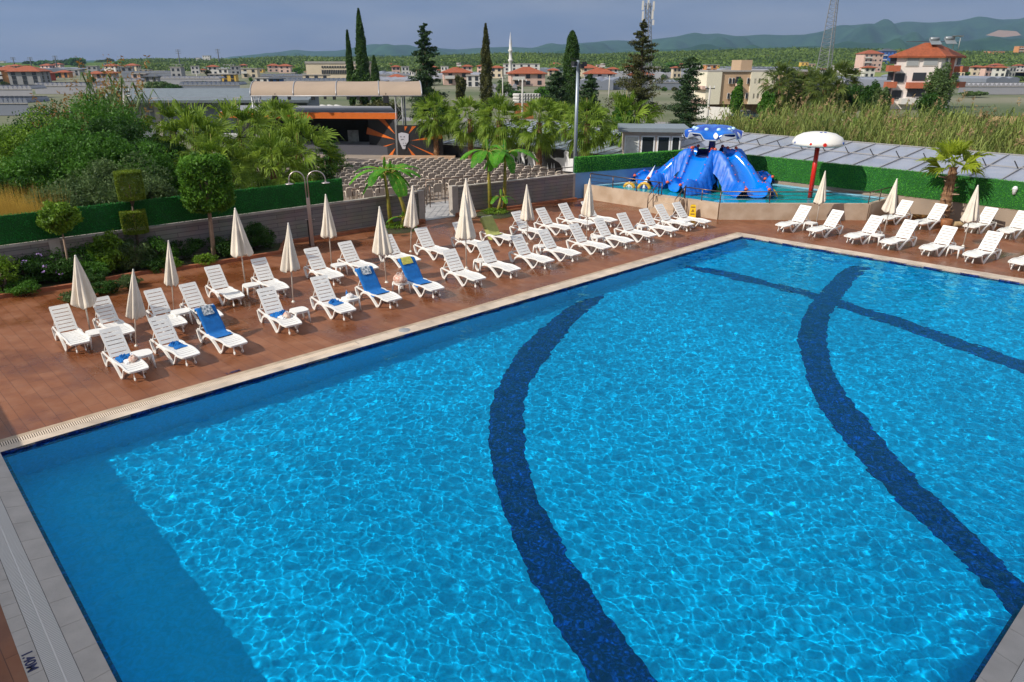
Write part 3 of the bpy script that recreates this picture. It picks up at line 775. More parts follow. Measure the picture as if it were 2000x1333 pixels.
# ------------------------------------------------------------------ side tables
def make_table():
    t = thing('side_table', 'white plastic side table', 'side table')
    b = MB(); n_ = 28; pts = []
    for i in range(n_):
        a = 2 * math.pi * i / n_; c, s = math.cos(a), math.sin(a); k = .24 / (abs(c) ** 4 + abs(s) ** 4) ** .25; pts.append((c * k, s * k))
    b.prism(pts, .385, .405); b.prism([(x * .97, y * .97) for x, y in pts], .345, .385); b.build('tabletop', m_pl, t)
    for sx in (-1, 1):
        for sy in (-1, 1):
            b = MB(); b.tube([(sx * .19, sy * .19, .36), (sx * .205, sy * .205, .18), (sx * .215, sy * .215, 0)], [.035, .028, .022], 6); b.build('leg', m_pl, t)
    KIDS[t.name] = list(t.children)
    return t
T0 = make_table(); tf = [True]
TAB = [((187, 648), 'behind the first parasol in the back row'), ((276, 690), 'beside the heaped blue towel lounger'), ((352, 608), 'between the third and fourth back row loungers'), ((490, 556), 'under the wide leaning parasol'),
       ((584, 605), 'beside the crumpled blue towel lounger'), ((661, 517), 'below the parasol right of the shower'), ((684, 582), 'holding a white bag between blue towel loungers'), ((783, 551), 'holding a patterned bag between the draped loungers'),
       ((940, 508), 'right of the overlapping parasols'), ((1056, 480), 'between the tenth and eleventh front row loungers'), ((1166, 462), 'below the parasol at the splash pool corner'), ((1252, 441), 'between the fourteenth and fifteenth front row loungers'),
       ((1336, 431), 'beside the last lounger before the pool corner'), ((1584, 435), 'below the parasol near the red fountain pole'), ((1714, 459), 'between the third and fourth right hand front loungers'), ((1868, 483), 'between the fifth and sixth right hand front loungers')]
TABO = []
for i, ((x, y), lb) in enumerate(TAB):
    p = P(x, y, .4); p.z = 0; rz = R(40) if x < 1500 else R(35)
    lb = 'small white plastic side table ' + lb
    if tf[0]: o = T0; tf[0] = False; o.location = p; o.rotation_euler[2] = rz; o['label'] = lb; o['group'] = 'white side tables'
    else: o = dup(T0, p, rz, lb, group='white side tables')
    TABO.append(o)

# ------------------------------------------------------------------ towels and bags
m_bt = mat('blue_towel', (.004, .13, .42), .95, var=.12, scale=9, bump=.4, bscale=90)
m_gt = mat('green_towel', (.34, .36, .11), .95, var=.1, scale=6, bump=.3)
m_yt = mat('yellow_towel', (.50, .47, .10), .95, var=.15, scale=8, bump=.3)
m_pt = mat('printed_cloth', (.05, .11, .16), .9, col2=(.75, .76, .78), scale=16, detail=2)
m_wt = mat('white_cloth', (.70, .68, .68), .9, var=.1, scale=6)
def drape(lg, u0, u1, w, m, label, name='towel', lift=.02, seatto=None, rip=.012, seed=0, side=0.0, cat='towel'):
    """cloth over the backrest (u 0..BL up the back) down to the seat; local to the lounger's frame, but its own thing"""
    ca, sa = math.cos(BANG), math.sin(BANG); rg = np.random.default_rng(seed)
    path = []
    for s in np.linspace(u1, u0, 16):
        if s > BL: # over the top, hanging behind
            path.append((HX - BL * ca - .05 - (s - BL) * .15, HZ + BL * sa + .02 - (s - BL) * .9))
        else: path.append((HX - s * ca + lift * sa + .004, HZ + s * sa + lift * ca))
    if seatto is not None:
        for xx in np.linspace(HX + .06, seatto, 9): path.append((xx, seat_z(xx) + .012))
    rows = []; ph = rg.uniform(0, 6, 4)
    for i, (x_, z_) in enumerate(path):
        r = []
        for j, v in enumerate(np.linspace(-1, 1, 17)):
            y_ = v * w + side; zz = z_; xx = x_
            over = abs(y_) - .31
            if over > 0: zz -= over * 1.6; y_ = math.copysign(.31 + over * .25, y_)
            f = rip * (math.sin(v * 9 + i * .5 + ph[0]) + .7 * math.sin(v * 15 - i * .8 + ph[1]))
            r.append((xx + abs(f) * .5, y_, zz + abs(f)))
        rows.append(r)
    b = MB(); b.grid(rows); b.grid([[(p[0] - .006, p[1], p[2] - .007) for p in r] for r in rows])
    o = b.build(name, m); o.location = lg.location; o.rotation_euler = lg.rotation_euler; o.scale = lg.scale
    return tag(o, label, cat)
def heap(lg, x, y, sx, sy, h, m, label, seed, name='towel', cat='towel', z=None):
    rg = np.random.default_rng(seed); b = MB(); rows = []; ph = rg.uniform(0, 6, 8)
    n_ = 26
    for i in range(n_):
        r = []
        for j in range(n_):
            u, v = i / (n_ - 1) * 2 - 1, j / (n_ - 1) * 2 - 1
            ed = (1 - max(abs(u), abs(v)) ** 3); k = 1 + .18 * math.sin(3 * math.atan2(v, u) + ph[0])
            zz = h * ed * (.35 + .35 * math.sin(u * 5 + v * 3 + ph[1]) ** 2 + .35 * math.sin(v * 7 - u * 4 + ph[2]) ** 2 + .2 * math.sin((u + v) * 11 + ph[3]))
            r.append((x + u * sx * k, y + v * sy * k, (z if z is not None else seat_z(x) + .004) + max(.006, zz)))
        rows.append(r)
    b.grid(rows); b.grid([[(p[0], p[1], (z if z is not None else seat_z(x)) + .002) for p in r] for r in (rows[0], rows[-1])])
    o = b.build(name, m); o.location = lg.location; o.rotation_euler = lg.rotation_euler; o.scale = lg.scale
    return tag(o, label, cat)
drape(LGF[2], .0, BL + .16, .34, m_bt, 'blue towel draped over the third front lounger', seatto=.12, seed=1)
drape(LGF[5], .0, BL + .16, .36, m_bt, 'blue towel over the front lounger below the printed white cloth', seatto=.22, seed=2)
drape(LGF[6], .0, BL + .16, .36, m_bt, 'blue towel over the front lounger below the yellow cloth', seatto=.26, seed=3)
drape(LGB[11], .0, BL + .12, .44, m_gt, 'pale green towel hanging over the back row lounger', seatto=-.1, seed=4)
drape(LGF[2], BL - .30, BL + .1, .17, m_pt, 'white cloth with dark print on the third front lounger', name='printed_cloth', lift=.05, seed=5, cat='cloth')
drape(LGF[5], BL - .30, BL + .1, .18, m_pt, 'white cloth with dark print on the sixth front lounger', name='printed_cloth', lift=.05, seed=6, cat='cloth')
drape(LGF[6], BL - .26, BL + .12, .21, m_yt, 'yellow cloth folded over the head of a blue towel', name='small_towel', lift=.05, seed=7, cat='cloth', side=-.05)
heap(LGF[0], -.08, .05, .18, .24, .13, m_bt, 'heaped blue towel on the first front lounger', 1)
heap(LGF[3], -.08, .05, .18, .26, .13, m_bt, 'crumpled blue towel on the fourth front lounger', 2)
heap(LGF[1], -.12, .05, .13, .17, .11, m_bt, 'bunched blue towel on the second front lounger', 3)
heap(LGF[4], -.10, .05, .13, .17, .11, m_bt, 'bunched blue towel on the fifth front lounger', 4)
heap(LGF[1], .10, .08, .15, .18, .02, m_bt, 'flat end of a blue towel on the second front lounger', 5)
heap(LGF[4], .10, .08, .15, .18, .02, m_bt, 'flat end of a blue towel on the fifth front lounger', 6)
m_bag = mat('patterned_bag', (.50, .22, .16), .8, col2=(.72, .62, .52), scale=14, detail=2)
heap(LGF[0], .22, .0, .15, .12, .07, m_wt, 'white cloth beside the small bag on the first front lounger', 7, 'cloth', 'cloth')
heap(LGF[3], .22, .0, .15, .12, .07, m_wt, 'white cloth beside the small bag on the fourth front lounger', 8, 'cloth', 'cloth')
def bag(loc, s, label, seed, m=m_bag):
    t = thing('beach_bag', label, 'bag', loc, seed)
    rg = random.Random(seed); b = MB()
    b.lathe([(0, 0), (.15 * s, .0), (.19 * s, .05 * s), (.18 * s, .13 * s), (.12 * s, .20 * s), (.07 * s, .22 * s), (0, .19 * s)], 20, fn=lambda r, z, a, i: (r * (1 + .13 * math.sin(a * 2 + seed) + .06 * math.sin(a * 5 + i)), z + .02 * s * math.sin(a * 3 + seed)))
    b.build('body', m, t)
    for q in (-1, 1):
        b = MB(); b.tube([(-.08 * s, q * .04 * s, .18 * s), (-.05 * s, q * .05 * s, .28 * s), (.05 * s, q * .05 * s, .28 * s), (.08 * s, q * .04 * s, .18 * s)], .008 * s, 5); b.build('handle', m_wt, t)
    return t
def onl(lg, x, y, z):
    return lg.matrix_basis @ Vector((x, y, z))
bag(onl(LGF[0], .26, .12, seat_z(.26)), .62, 'small patterned bag on the first front lounger', 2)
bag(onl(LGF[3], .26, .12, seat_z(.26)), .62, 'small patterned bag on the fourth front lounger', 3)
bag(TABO[7].location + Vector((-.02, -.05, .406)), 1.15, 'pink patterned beach bag on the table between the draped loungers', 4)
bag(TABO[6].location + Vector((0, 0, .406)), .6, 'small white bag on the side table behind the fifth front lounger', 5, m_wt)
b = MB(); b.lathe([(0, 0), (.035, 0), (.035, .14), (.012, .18), (.012, .21), (0, .21)], 12, c=tuple(TABO[6].location + Vector((-.12, .1, .406)))); tag(b.build('bottle', mat('blue_plastic', (.05, .2, .5), .3)), 'blue drink bottle beside the small white bag', 'bottle')

# ------------------------------------------------------------------ outdoor shower
m_met = mat('brushed_steel', (.52, .46, .44), .32, metal=.85)
p = P(611, 480)
sh = thing('outdoor_shower', 'steel outdoor shower column with two curved heads before the grey wall', 'shower', p, R(12))
b = MB(); b.box((0, 0, 1.0), (.14, .12, 2.0)); b.build('column', m_met, sh)
b = MB(); b.box((-.11, .03, .55), (.05, .06, 1.1)); b.build('side_panel', mat('black_trim', (.02, .02, .02), .5), sh)
for s, dx in ((-1, .62), (1, .72)):
    pts = [(s * .05, 0, 1.9), (s * .05, 0, 2.72)] + [(s * (.05 + dx / 2 - math.cos(a) * dx / 2), 0, 2.72 + math.sin(a) * .36) for a in np.linspace(.2, math.pi - .1, 10)] + [(s * (.05 + dx), 0, 2.62)]
    b = MB(); b.tube(pts, .025, 10); b.build('arched_pipe', m_met, sh)
    b = MB(); b.lathe([(0, .04), (.04, .04), (.06, .02), (.17, 0), (.17, -.02), (0, -.02)], 20, c=(s * (.05 + dx), 0, 2.60)); b.build('shower_head', m_met, sh)
    b = MB(); b.tube([(s * .08, -.03, 1.12), (s * .20, -.05, 1.12)], .014, 6); b.build('tap', m_met, sh)
# ------------------------------------------------------------------ water slide
m_sl = mat('slide_blue_fibreglass', (.001, .15, .66), .45, col2=(.001, .10, .50), scale=5, bump=.30, bscale=5)
m_sli = mat('slide_blue_inside', (.001, .18, .72), .15)
m_nv = mat('slide_navy', (.002, .02, .17), .3)
m_org = mat('slide_orange', (.62, .10, .05), .4)
m_wht = mat('gloss_white', (.75, .77, .78), .2)
SC = V2(11.25, 41.0)
PZ = ZAT(306, SC.y)
ws = thing('water_slide', 'blue water slide with four chutes and a scalloped canopy in the splash pool', 'water slide')
def chute(ends, w, label_wall=True, lip=.42):
    """ends: list of points (x, y, z of the bed); side walls rise by lip and reach down as a skirt"""
    pts = [Vector(p) for p in ends]
    # smooth resample
    out = []
    for i in range(len(pts) - 1):
        p0, p1, p2, p3 = pts[max(0, i - 1)], pts[i], pts[i + 1], pts[min(len(pts) - 1, i + 2)]
        for k in range(8):
            t = k / 8; out.append(.5 * ((2 * p1) + (p2 - p0) * t + (2 * p0 - 5 * p1 + 4 * p2 - p3) * t * t + (3 * p1 - p0 - 3 * p2 + p3) * t ** 3))
    out.append(pts[-1]); n_ = len(out); inner, outerL, outerR, domes = [], [], [], []
    for i, p in enumerate(out):
        d = out[min(i + 1, n_ - 1)] - out[max(i - 1, 0)]; d.z = 0; d.normalize(); s = Vector((d.y, -d.x, 0)); t = i / (n_ - 1)
        lp = lip * (1 - .25 * t); ww = w * (1 + .12 * math.sin(t * 3.1))
        inner.append([p + s * ww * math.sin(a) * .5 + Vector((0, 0, lp * (1 - math.cos(a)) ** 1.5)) for a in np.linspace(-math.pi / 2, math.pi / 2, 11)])
        for sg, lst in ((-1, outerL), (1, outerR)):
            bm = .016 * math.sin(i * 1.9) ; top = p + s * sg * ww * .5 + Vector((0, 0, lp))
            dep = min(1.05, max(.0, top.z - .55)) if t > .12 else 1.1
            row = [top, top + s * sg * .06 + Vector((0, 0, .05 + bm)), top + s * sg * .16 + Vector((0, 0, .05 + bm)), top + s * sg * .24 + Vector((0, 0, -.02))]
            for q in (.2, .45, .7, 1.0):
                row.append(top + s * sg * (.26 + .34 * q + bm * 1.3 + .02 * math.sin(q * 9 + i * 1.3)) - Vector((0, 0, dep * q)))
            lst.append(row)
    b = MB(); b.grid(inner); b.build('chute', m_sli, ws)
    for lst in (outerL, outerR): b = MB(); b.grid(lst); b.build('side_wall', m_sl, ws)
    for i, lst in ((0, outerL), (0, outerR), (n_ - 1, outerL), (n_ - 1, outerR)):
        c = lst[i][1]; b = MB(); b.lathe([(0, -.02), (.07, 0), (.10, .05), (.07, .12), (0, .15)], 12, c=tuple(c)); b.build('orange_knob', m_org, ws)
    for lst in (outerL, outerR):
        b = MB()
        for i in range(4, n_ - 3, 4): 
            c = lst[i][0]; b.lathe([(0, -.01), (.035, 0), (.04, .03), (0, .06)], 8, c=tuple(c))
        b.build('cushion_studs', m_org, ws)
def pt(p, z): return (p[0], p[1], z)
e_nl, e_nr, e_l, e_fr = P(1315, 374, .7), P(1478, 386, .7), P(1252, 360, .7), P(1500, 362, .7)
def route(e_, bend, r0=.95):
    e_ = V2(e_.x, e_.y); d = (e_ - SC); Ln = d.length; d.normalize(); s = Vector((-d.y, d.x, 0))
    o = []
    for t, z in ((0, PZ), (.14, PZ - .02), (.36, PZ - .62), (.6, PZ - 1.35), (.82, 1.0), (1, .68)):
        q = SC + d * (r0 + (Ln - r0) * t) + s * bend * math.sin(t * math.pi); o.append((q.x, q.y, max(.66, z)))
    return o
chute(route(e_l, -.55), 1.05)
chute(route(e_nl, .25), .95)
chute(route(e_nr, .45), 1.05)
chute(route(e_fr, .55), .9)
# arch skirt bridging the two front chutes
d1 = (V2(e_nl.x, e_nl.y) - SC).normalized(); d2 = (V2(e_nr.x, e_nr.y) - SC).normalized()
rows = []
for t in np.linspace(0, 1, 17):
    # from left chute edge to right chute edge
    a0 = math.atan2(d1.y, d1.x); a1 = math.atan2(d2.y, d2.x)
    if a1 < a0: a1 += 2 * math.pi
    a = lerp(a0 + .42, a1 - .30, t); rr = 1.05 + .62 * (abs(2 * t - 1)) ** 2
    row = []
    for q in np.linspace(0, 1, 7):
        r_ = rr + .55 * q; low = PZ + .30 - (.12 + 1.15 * abs(2 * t - 1) ** 1.6)
        z = low - q * (.55 + .25 * math.sin(t * math.pi)) + .04 * math.sin(t * 23 + q * 9)
        row.append((SC.x + r_ * math.cos(a), SC.y + r_ * math.sin(a), max(.6, z)))
    rows.append(row)
b = MB(); b.grid(rows); b.build('arch_skirt', m_sl, ws)
b = MB(); b.lathe([(0, PZ), (1.12, PZ), (1.2, PZ - .12), (1.12, PZ - .25), (0, PZ - .25)], 28, c=(SC.x, SC.y, 0)); b.build('platform', m_nv, ws)
b = MB(); b.lathe([(.55, .2), (.5, 1.0), (.6, PZ - .25)], 20, c=(SC.x, SC.y, 0)); b.build('support_column', m_nv, ws)
# guard panels between the chutes
for a in (R(20), R(95), R(165)):
    b = MB(); rows = []
    for z in (PZ, PZ + .30): rows.append([(SC.x + 1.12 * math.cos(a + q), SC.y + 1.12 * math.sin(a + q), z) for q in np.linspace(-.42, .42, 8)])
    b.grid(rows); b.build('guard_panel', m_nv, ws)
ZC = ZAT(269, SC.y); ZT = ZAT(243, SC.y)
b = MB(); b.lathe([(.20, PZ), (.17, ZC + .2)], 16, c=(SC.x, SC.y, 0)); b.build('canopy_post', m_nv, ws)
# scalloped canopy dome : eight arched openings
def canopy():
    n_ = 128; rows = []
    for q in np.linspace(0, 1, 12):
        r = []
        for k in range(n_):
            a = 2 * math.pi * k / n_; w = math.cos(a * 5)
            sc_ = 1 / (1 + math.exp(-w * 6)); rim = .34 * sc_
            R_ = 1.54 * math.sin(q * math.pi / 2) ** .9 * (1 + .05 * w * q)
            z = ZT - .03 - (ZT - ZC) * (1 - math.cos(q * math.pi / 2)) * (1.0 if q < .99 else 1)
            if q > .6: z += rim * (q - .6) / .4 
            z += .05 * w * math.sin(q * math.pi) 
            r.append((SC.x + R_ * math.cos(a), SC.y + R_ * math.sin(a), z))
        rows.append(r)
    return rows
rows = canopy(); b = MB(); b.grid(rows, close=True)
m_can = mat('canopy_blue', (.001, .05, .38), .2, col2=(.004, .16, .62), scale=1.3, detail=1)
b.build('canopy', m_can, ws)
b = MB(); b.grid([[(p[0] - .0, p[1], p[2] - .02) for p in rows[-1]], [(SC.x + (p[0] - SC.x) * 1.02, SC.y + (p[1] - SC.y) * 1.02, p[2] + .045) for p in rows[-1]]], close=True); b.build('canopy_rim', m_wht, ws)
for k in range(10):
    a = 2 * math.pi * (k + .5) / 10; r_ = 1.05; q = .62
    c = (SC.x + r_ * math.cos(a), SC.y + r_ * math.sin(a), ZT - (ZT - ZC) * .30)
    b = MB(); b.lathe([(.12, -.04), (.12, .03), (.08, .08), (0, .10)], 12, c=c); b.build('canopy_bubble', mat('bubble_pale', (.45, .66, .80), .2), ws)
# white splash patches on the canopy skirt (proud of the shell)
for a in (R(-100), R(-42), R(200), R(60)):
    rws = []
    for i in range(9):
        q = .66 + .30 * i / 8; wd = .085 * math.sin(math.pi * (i + .6) / 9.2)
        rws.append([(SC.x + (1.54 * math.sin(q * math.pi / 2) ** .9 * 1.03 + .025) * math.cos(a + s * wd), SC.y + (1.54 * math.sin(q * math.pi / 2) ** .9 * 1.03 + .025) * math.sin(a + s * wd), ZT + .0 - (ZT - ZC) * (1 - math.cos(q * math.pi / 2)) + .02 + (.42 / (1 + math.exp(-math.cos(a * 5) * 9)) * max(0, q - .6) / .4)) for s in (-1, -.5, 0, .5, 1)])
    b = MB(); b.grid(rws); b.build('white_patch', m_wht, ws)
# little spray animals' plain stand-ins: coloured arches in the water
def spray_arch(px, py, label, c1, c2, r_=.42):
    p = P(px, py, WZK); t = thing('spray_arch', label, 'water toy', p, R(-20))
    for rr, w, m, nm in ((r_, .10, c1, 'outer_band'), (r_ * .70, .08, c2, 'inner_band')):
        pts = [(rr * math.cos(a), 0, rr * math.sin(a) - .05) for a in np.linspace(0, math.pi, 14)]; b = MB(); b.tube(pts, w, 8); b.build(nm, m, t)
    b = MB(); b.lathe([(.09, -.1), (.09, .22), (.05, .30), (0, .31)], 12); b.build('nozzle', m_wht, t)
m_y2 = mat('toy_yellow', (.62, .36, .03), .4); m_nb = mat('toy_blue', (.01, .05, .30), .4)
spray_arch(1499, 384, 'yellow and navy spray arch at the foot of the right hand slide', m_y2, m_nb)
spray_arch(1229, 366, 'small yellow spray arch at the left end of the splash pool', m_y2, m_wht, .26)
spray_arch(1258, 368, 'yellow and white spray arch below the left chute', m_y2, m_nb, .30)
p = P(1251, 362, .66); b = MB(); b.add([(p.x, p.y, .6), (p.x + .35, p.y - .1, .6), (p.x + .8, p.y + .25, 1.75), (p.x + .04, p.y + .12, .6), (p.x + .39, p.y + .02, .6), (p.x + .84, p.y + .33, 1.75)], [(0, 1, 2), (3, 5, 4), (0, 2, 5, 3), (1, 4, 5, 2), (0, 3, 4, 1)])
tag(b.build('water_toy_fin', m_wht), 'white pointed fin standing between the small yellow spray arches', 'water toy')

# mushroom fountain
m_red = mat('red_paint', (.60, .018, .008), .3)
p = P(1582, 384, WZK); Y = p.y; zc = ZAT(262, Y); zr = ZAT(284, Y)
mf = thing('mushroom_fountain', 'white mushroom fountain with red spots on a red pole', 'fountain', (p.x, p.y, 0))
b = MB(); b.tube([(0, 0, .22), (0, 0, zr + .1)], .115, 16); b.build('pole', m_red, mf)
RM = 49 / F * (Y * CP + (H - zc) * SP)
hz = (zc - zr) + .12
prof = [(.12, zr + .02), (RM * .9, zr - .01), (RM, zr + .05), (RM * .985, zr + hz * .28), (RM * .86, zr + hz * .62), (RM * .62, zr + hz * .86), (RM * .33, zr + hz * .97), (0, zr + hz)]
b = MB(); b.lathe(prof, 40); b.build('cap', mat('cap_white', (.80, .78, .72), .3), mf)
def spot(a, q, r_, m):
    # disc lying on the cap
    i = q * (len(prof) - 3); i0 = int(i); f = i - i0; (ra, za), (rb, zb) = prof[2 + i0 - 0], prof[min(len(prof) - 1, 3 + i0)]
    rr, zz = lerp(ra, rb, f), lerp(za, zb, f); rad = Vector((math.cos(a), math.sin(a), 0)); sl = Vector((rad.x * (rb - ra), rad.y * (rb - ra), zb - za)).normalized()
    tg = Vector((-rad.y, rad.x, 0)); nn = tg.cross(sl); nn = nn if nn.dot(rad) > 0 else -nn; c = rad * rr + Vector((0, 0, zz)) + nn * .02
    b = MB(); vs = [c + tg * r_ * math.cos(k) + sl * r_ * math.sin(k) for k in np.linspace(0, 2 * math.pi, 15)[:-1]]
    b.add(vs + [v - nn * .05 for v in vs], [tuple(range(14))] + [(i_, (i_ + 1) % 14, 14 + (i_ + 1) % 14, 14 + i_) for i_ in range(14)]); b.build('spot', m, mf)
m_bs = mat('blue_spot', (.01, .06, .35), .4)
spot(R(-128), .16, .06, m_red); spot(R(-98), .12, .09, m_red); spot(R(-172), .15, .05, m_bs); spot(R(-45), .18, .06, m_bs); spot(R(-104), .80, .06, m_bs); spot(R(-75), .80, .06, m_bs); spot(R(90), .3, .08, m_red)

# lamp on the hedge
p = P(1982, 372, 1.75); o = thing('wall_lamp', 'small white lamp fixed on the bright green hedge at the far right', 'lamp', (23.0 - .45, 32.75 - .2, 0)); 
d = p.xy; o.location = (p.x, p.y, 0)
b = MB(); b.lathe([(0, 1.55), (.07, 1.56), (.10, 1.75), (.11, 1.78), (.13, 1.80), (.07, 1.92), (0, 1.94)], 14); b.build('lamp_body', m_wht, o)
b = MB(); b.beam((0, 0, 1.86), (.35, .35, 1.86), .05, .05); b.build('bracket', m_wht, o)

# ------------------------------------------------------------------ glazed lean-to roofs beyond the hedges
m_glz = mat('glazed_roof', (.27, .30, .38), .25, col2=(.36, .38, .44), scale=.6)
m_fr = mat('roof_frame', (.30, .29, .29), .5)
m_frd = mat('strut_dark', (.03, .03, .035), .5)
def lean(name, label, n0, n1, f0, f1, nx, ny, m=m_glz, struts=True, diag=0, cat='greenhouse'):
    """n0,n1 near edge; f0,f1 far edge"""
    t = thing(name, label, cat)
    b = MB(); b.add([n0, n1, f1, f0] + [v - Vector((0, 0, .05)) for v in (n0, n1, f1, f0)], [(0, 1, 2, 3), (7, 6, 5, 4), (0, 4, 5, 1), (1, 5, 6, 2), (2, 6, 7, 3), (3, 7, 4, 0)]); b.build('roof_glazing', m, t)
    for i in range(nx + 1):
        s = i / nx; a, c = n0.lerp(n1, s), f0.lerp(f1, min(1, max(0, s + diag))); b = MB(); b.beam(a + Vector((0, 0, .03)), c + Vector((0, 0, .03)), .05, .05); b.build('rafter', m_fr, t)
        if struts and i % 1 == 0:
            q = a.lerp(c, .45); b = MB(); b.beam(q, q + Vector((-.25, .1, .42)), .035, .05); b.build('strut', m_frd, t)
    for j in range(ny + 1):
        s = j / ny; b = MB(); b.beam(n0.lerp(f0, s) + Vector((0, 0, .04)), n1.lerp(f1, s) + Vector((0, 0, .04)), .05, .05); b.build('purlin', m_fr, t)
    for q in (n0, n1, f0, f1): b = MB(); b.beam((q.x, q.y, 0), (q.x, q.y, q.z - .06), .12, .12); b.build('post', m_fr, t)
    return t
e = (HR - HC).normalized(); nn = Vector((-e.y, e.x, 0))
if nn.y < 0: nn = -nn
n0 = HC - e * 5.5 + nn * .7; n1 = HR + nn * .7
lean('glass_roof', 'long low glass roof running behind the bright green hedge', n0 + Vector((0, 0, 1.98)), n1 + Vector((0, 0, 1.98)), n0 + nn * 6.4 + Vector((0, 0, 2.62)), n1 + nn * 6.4 + Vector((0, 0, 2.5)), 24, 2)
m_cor = mat('corrugated_bluegrey', (.22, .27, .33), .35, col2=(.30, .35, .41), scale=.5)
lw0, lw1 = P(850, 304), P(996, 318); mu0, mu1 = P(998, 322), P(1290, 366)
LWZ = .95; mz = ZAT(281, mu0.y)
bk_ = (mu1 - mu0).normalized(); bk_ = Vector((-bk_.y, bk_.x, 0)); bk_ = bk_ if bk_.y > 0 else -bk_
up = lambda v, z: Vector((v.x, v.y, z))
lean('metal_roof', 'low blue grey metal roof behind the painted mural wall', up(mu0 + bk_ * .5, mz - .05), up(mu1 + bk_ * .5, mz - .25), up(mu0 + bk_ * 8 - V2(0, 0), mz + .75), up(mu1 + bk_ * 8, mz + .65), 16, 1, m_cor, False, .04, 'roof')
lean('metal_roof', 'low blue grey metal roof behind the plain black wall and palm trunks', up(lw0 + bk_ * .5, LWZ), up(lw1 + bk_ * .4, LWZ + .1), up(lw0 + bk_ * 9, 2.4), up(lw1 + bk_ * 8.6, 2.4), 12, 1, m_cor, False, .04, 'roof')

# ------------------------------------------------------------------ hut
p0, p1 = P(1210, 262, 2.75), P(1372, 268, 2.75)
hc = P(1280, 266, 2.75)
HZ0 = .45
hut = thing('poolside_hut', 'small hut with grey flat roof and white framed windows behind the green hedge', 'hut', (hc.x + .3, hc.y + 1.2, .45), R(-7))
m_hw = mat('hut_wall', (.62, .52, .44), .8, var=.05); m_hr = mat('hut_roof', (.20, .24, .27), .5, var=.05)
m_gl = mat('dark_window', (.02, .025, .03), .12); m_cur = mat('curtain', (.55, .56, .52), .8, var=.12, scale=5)
b = MB(); b.box((-.35, 0, 1.05), (3.7, 3.0, 3.1)); b.build('wall', m_hw, hut)
b = MB(); b.box((-.3, -.1, 2.72), (4.5, 3.8, .24)); b.build('roof', m_hr, hut)
for x_, w_, m_ in ((-1.65, .85, m_cur), (-.62, .8, m_gl), (.38, .75, m_gl), (1.15, .5, m_gl)):
    b = MB(); 
    for dx in (-1, 1): b.box((x_ + dx * w_ / 2, -1.53, 1.45), (.08, .08, 1.7))
    b.box((x_, -1.53, 2.3), (w_ + .08, .08, .08)); b.box((x_, -1.53, .6), (w_ + .08, .08, .08))
    f = b.build('window', m_wht, hut); b = MB(); b.box((x_, -1.515, 1.45), (w_ - .06, .03, 1.64)); b.build('pane', m_, f)

# floodlight mast
p = P(1121, 376)
fm = thing('floodlight_mast', 'tall grey mast with floodlights and cameras beside the green hedge', 'light mast', p)
zt = ZAT(118, p.y); b = MB(); b.tube([(0, 0, 0), (0, 0, zt)], [.11, .085], 10); b.build('mast', mat('galvanised', (.30, .35, .40), .4, metal=.5), fm)
m_blk = mat('black_metal', (.02, .022, .025), .4)
for a, dz in ((0, 0), (2.2, -.05), (4.0, .02), (5.2, -.1)):
    b = MB(); c = Vector((.30 * math.cos(a), .30 * math.sin(a), zt - .12 + dz)); b.beam((0, 0, zt - .1), c, .04, .04); b.box(c + Vector((.06 * math.cos(a), .06 * math.sin(a), -.08)), (.26, .2, .24), rz=a); b.build('floodlight', m_blk, fm)
for a in (1.0, 3.4): b = MB(); c = Vector((.2 * math.cos(a), .2 * math.sin(a) - .1, zt - .3)); b.box(c, (.2, .1, .1), rz=a); b.build('camera_box', m_wht, fm)
b = MB(); b.beam((-.45, 0, zt + .08), (.35, 0, zt + .02), .04, .03); b.build('crossbar', m_blk, fm)

# ------------------------------------------------------------------ open air theatre
m_amph = mat('theatre_paving', (.30, .25, .21), .85, var=.12, scale=.5)
b = MB(); b.poly([(-24, 16.5 + 3, .010), (-4.6, 36.0, .010), (-2.2, 36.6, .010), (3.5, 41.6, .010), (11.5, 46.2, .010), (7, 54, .010), (-2, 62, .010), (-30, 62, .010)]); struct(b.build('theatre_ground', m_amph))
b = MB(); b.poly([(FL1.x - .3, FL1.y - .6, .014), (FR0.x + .1, FR0.y - .5, .014), (FR0.x - .4, FR0.y + 4, .014), (FL1.x - 1, FL1.y + 3.6, .014)]); struct(b.build('gate_path', mat('pale_paving', (.36, .35, .35), .8, var=.12, scale=1.5)))
m_seat = mat('rattan_brown', (.36, .31, .27), .6, var=.06, scale=3); m_arm = mat('chair_cream', (.70, .60, .50), .5)
def make_chair():
    b = MB(); b.mi = 0
    rows = []
    for z, y in ((.44, -.22), (.60, -.25), (.76, -.29), (.88, -.33)):
        rows.append([(x_, y - .035 * (x_ / .24) ** 2 * -1, z) for x_ in np.linspace(-.25, .25, 5)])
    b.grid(rows); b.grid([[(p_[0], p_[1] - .02, p_[2]) for p_ in r] for r in rows]); b.box((0, .02, .43), (.46, .46, .03))
    b.mi = 1
    for s in (-1, 1):
        b.tube([(s * .25, -.24, .02), (s * .26, -.25, .45), (s * .27, -.27, .68), (s * .27, .0, .68), (s * .26, .2, .64), (s * .25, .22, .0)], .026, 5)
        b.tube([(s * .25, -.27, .66), (s * .235, -.335, .89)], .022, 5)
    b.tube([(-.235, -.335, .89), (0, -.32, .91), (.235, -.335, .89)], .02, 5)
    return b.build('theatre_chair', [m_seat, m_arm])
ch0 = make_chair(); tag(ch0, 'brown plastic armchair with cream arms in the rows before the stage', 'chair', 'theatre chairs in rows')
poly = [P(*q).xy for q in ((668, 402), (668, 345), (760, 333), (868, 331), (1000, 342), (1095, 358), (1098, 384), (1000, 396), (900, 404), (888, 388), (835, 392), (830, 402))]
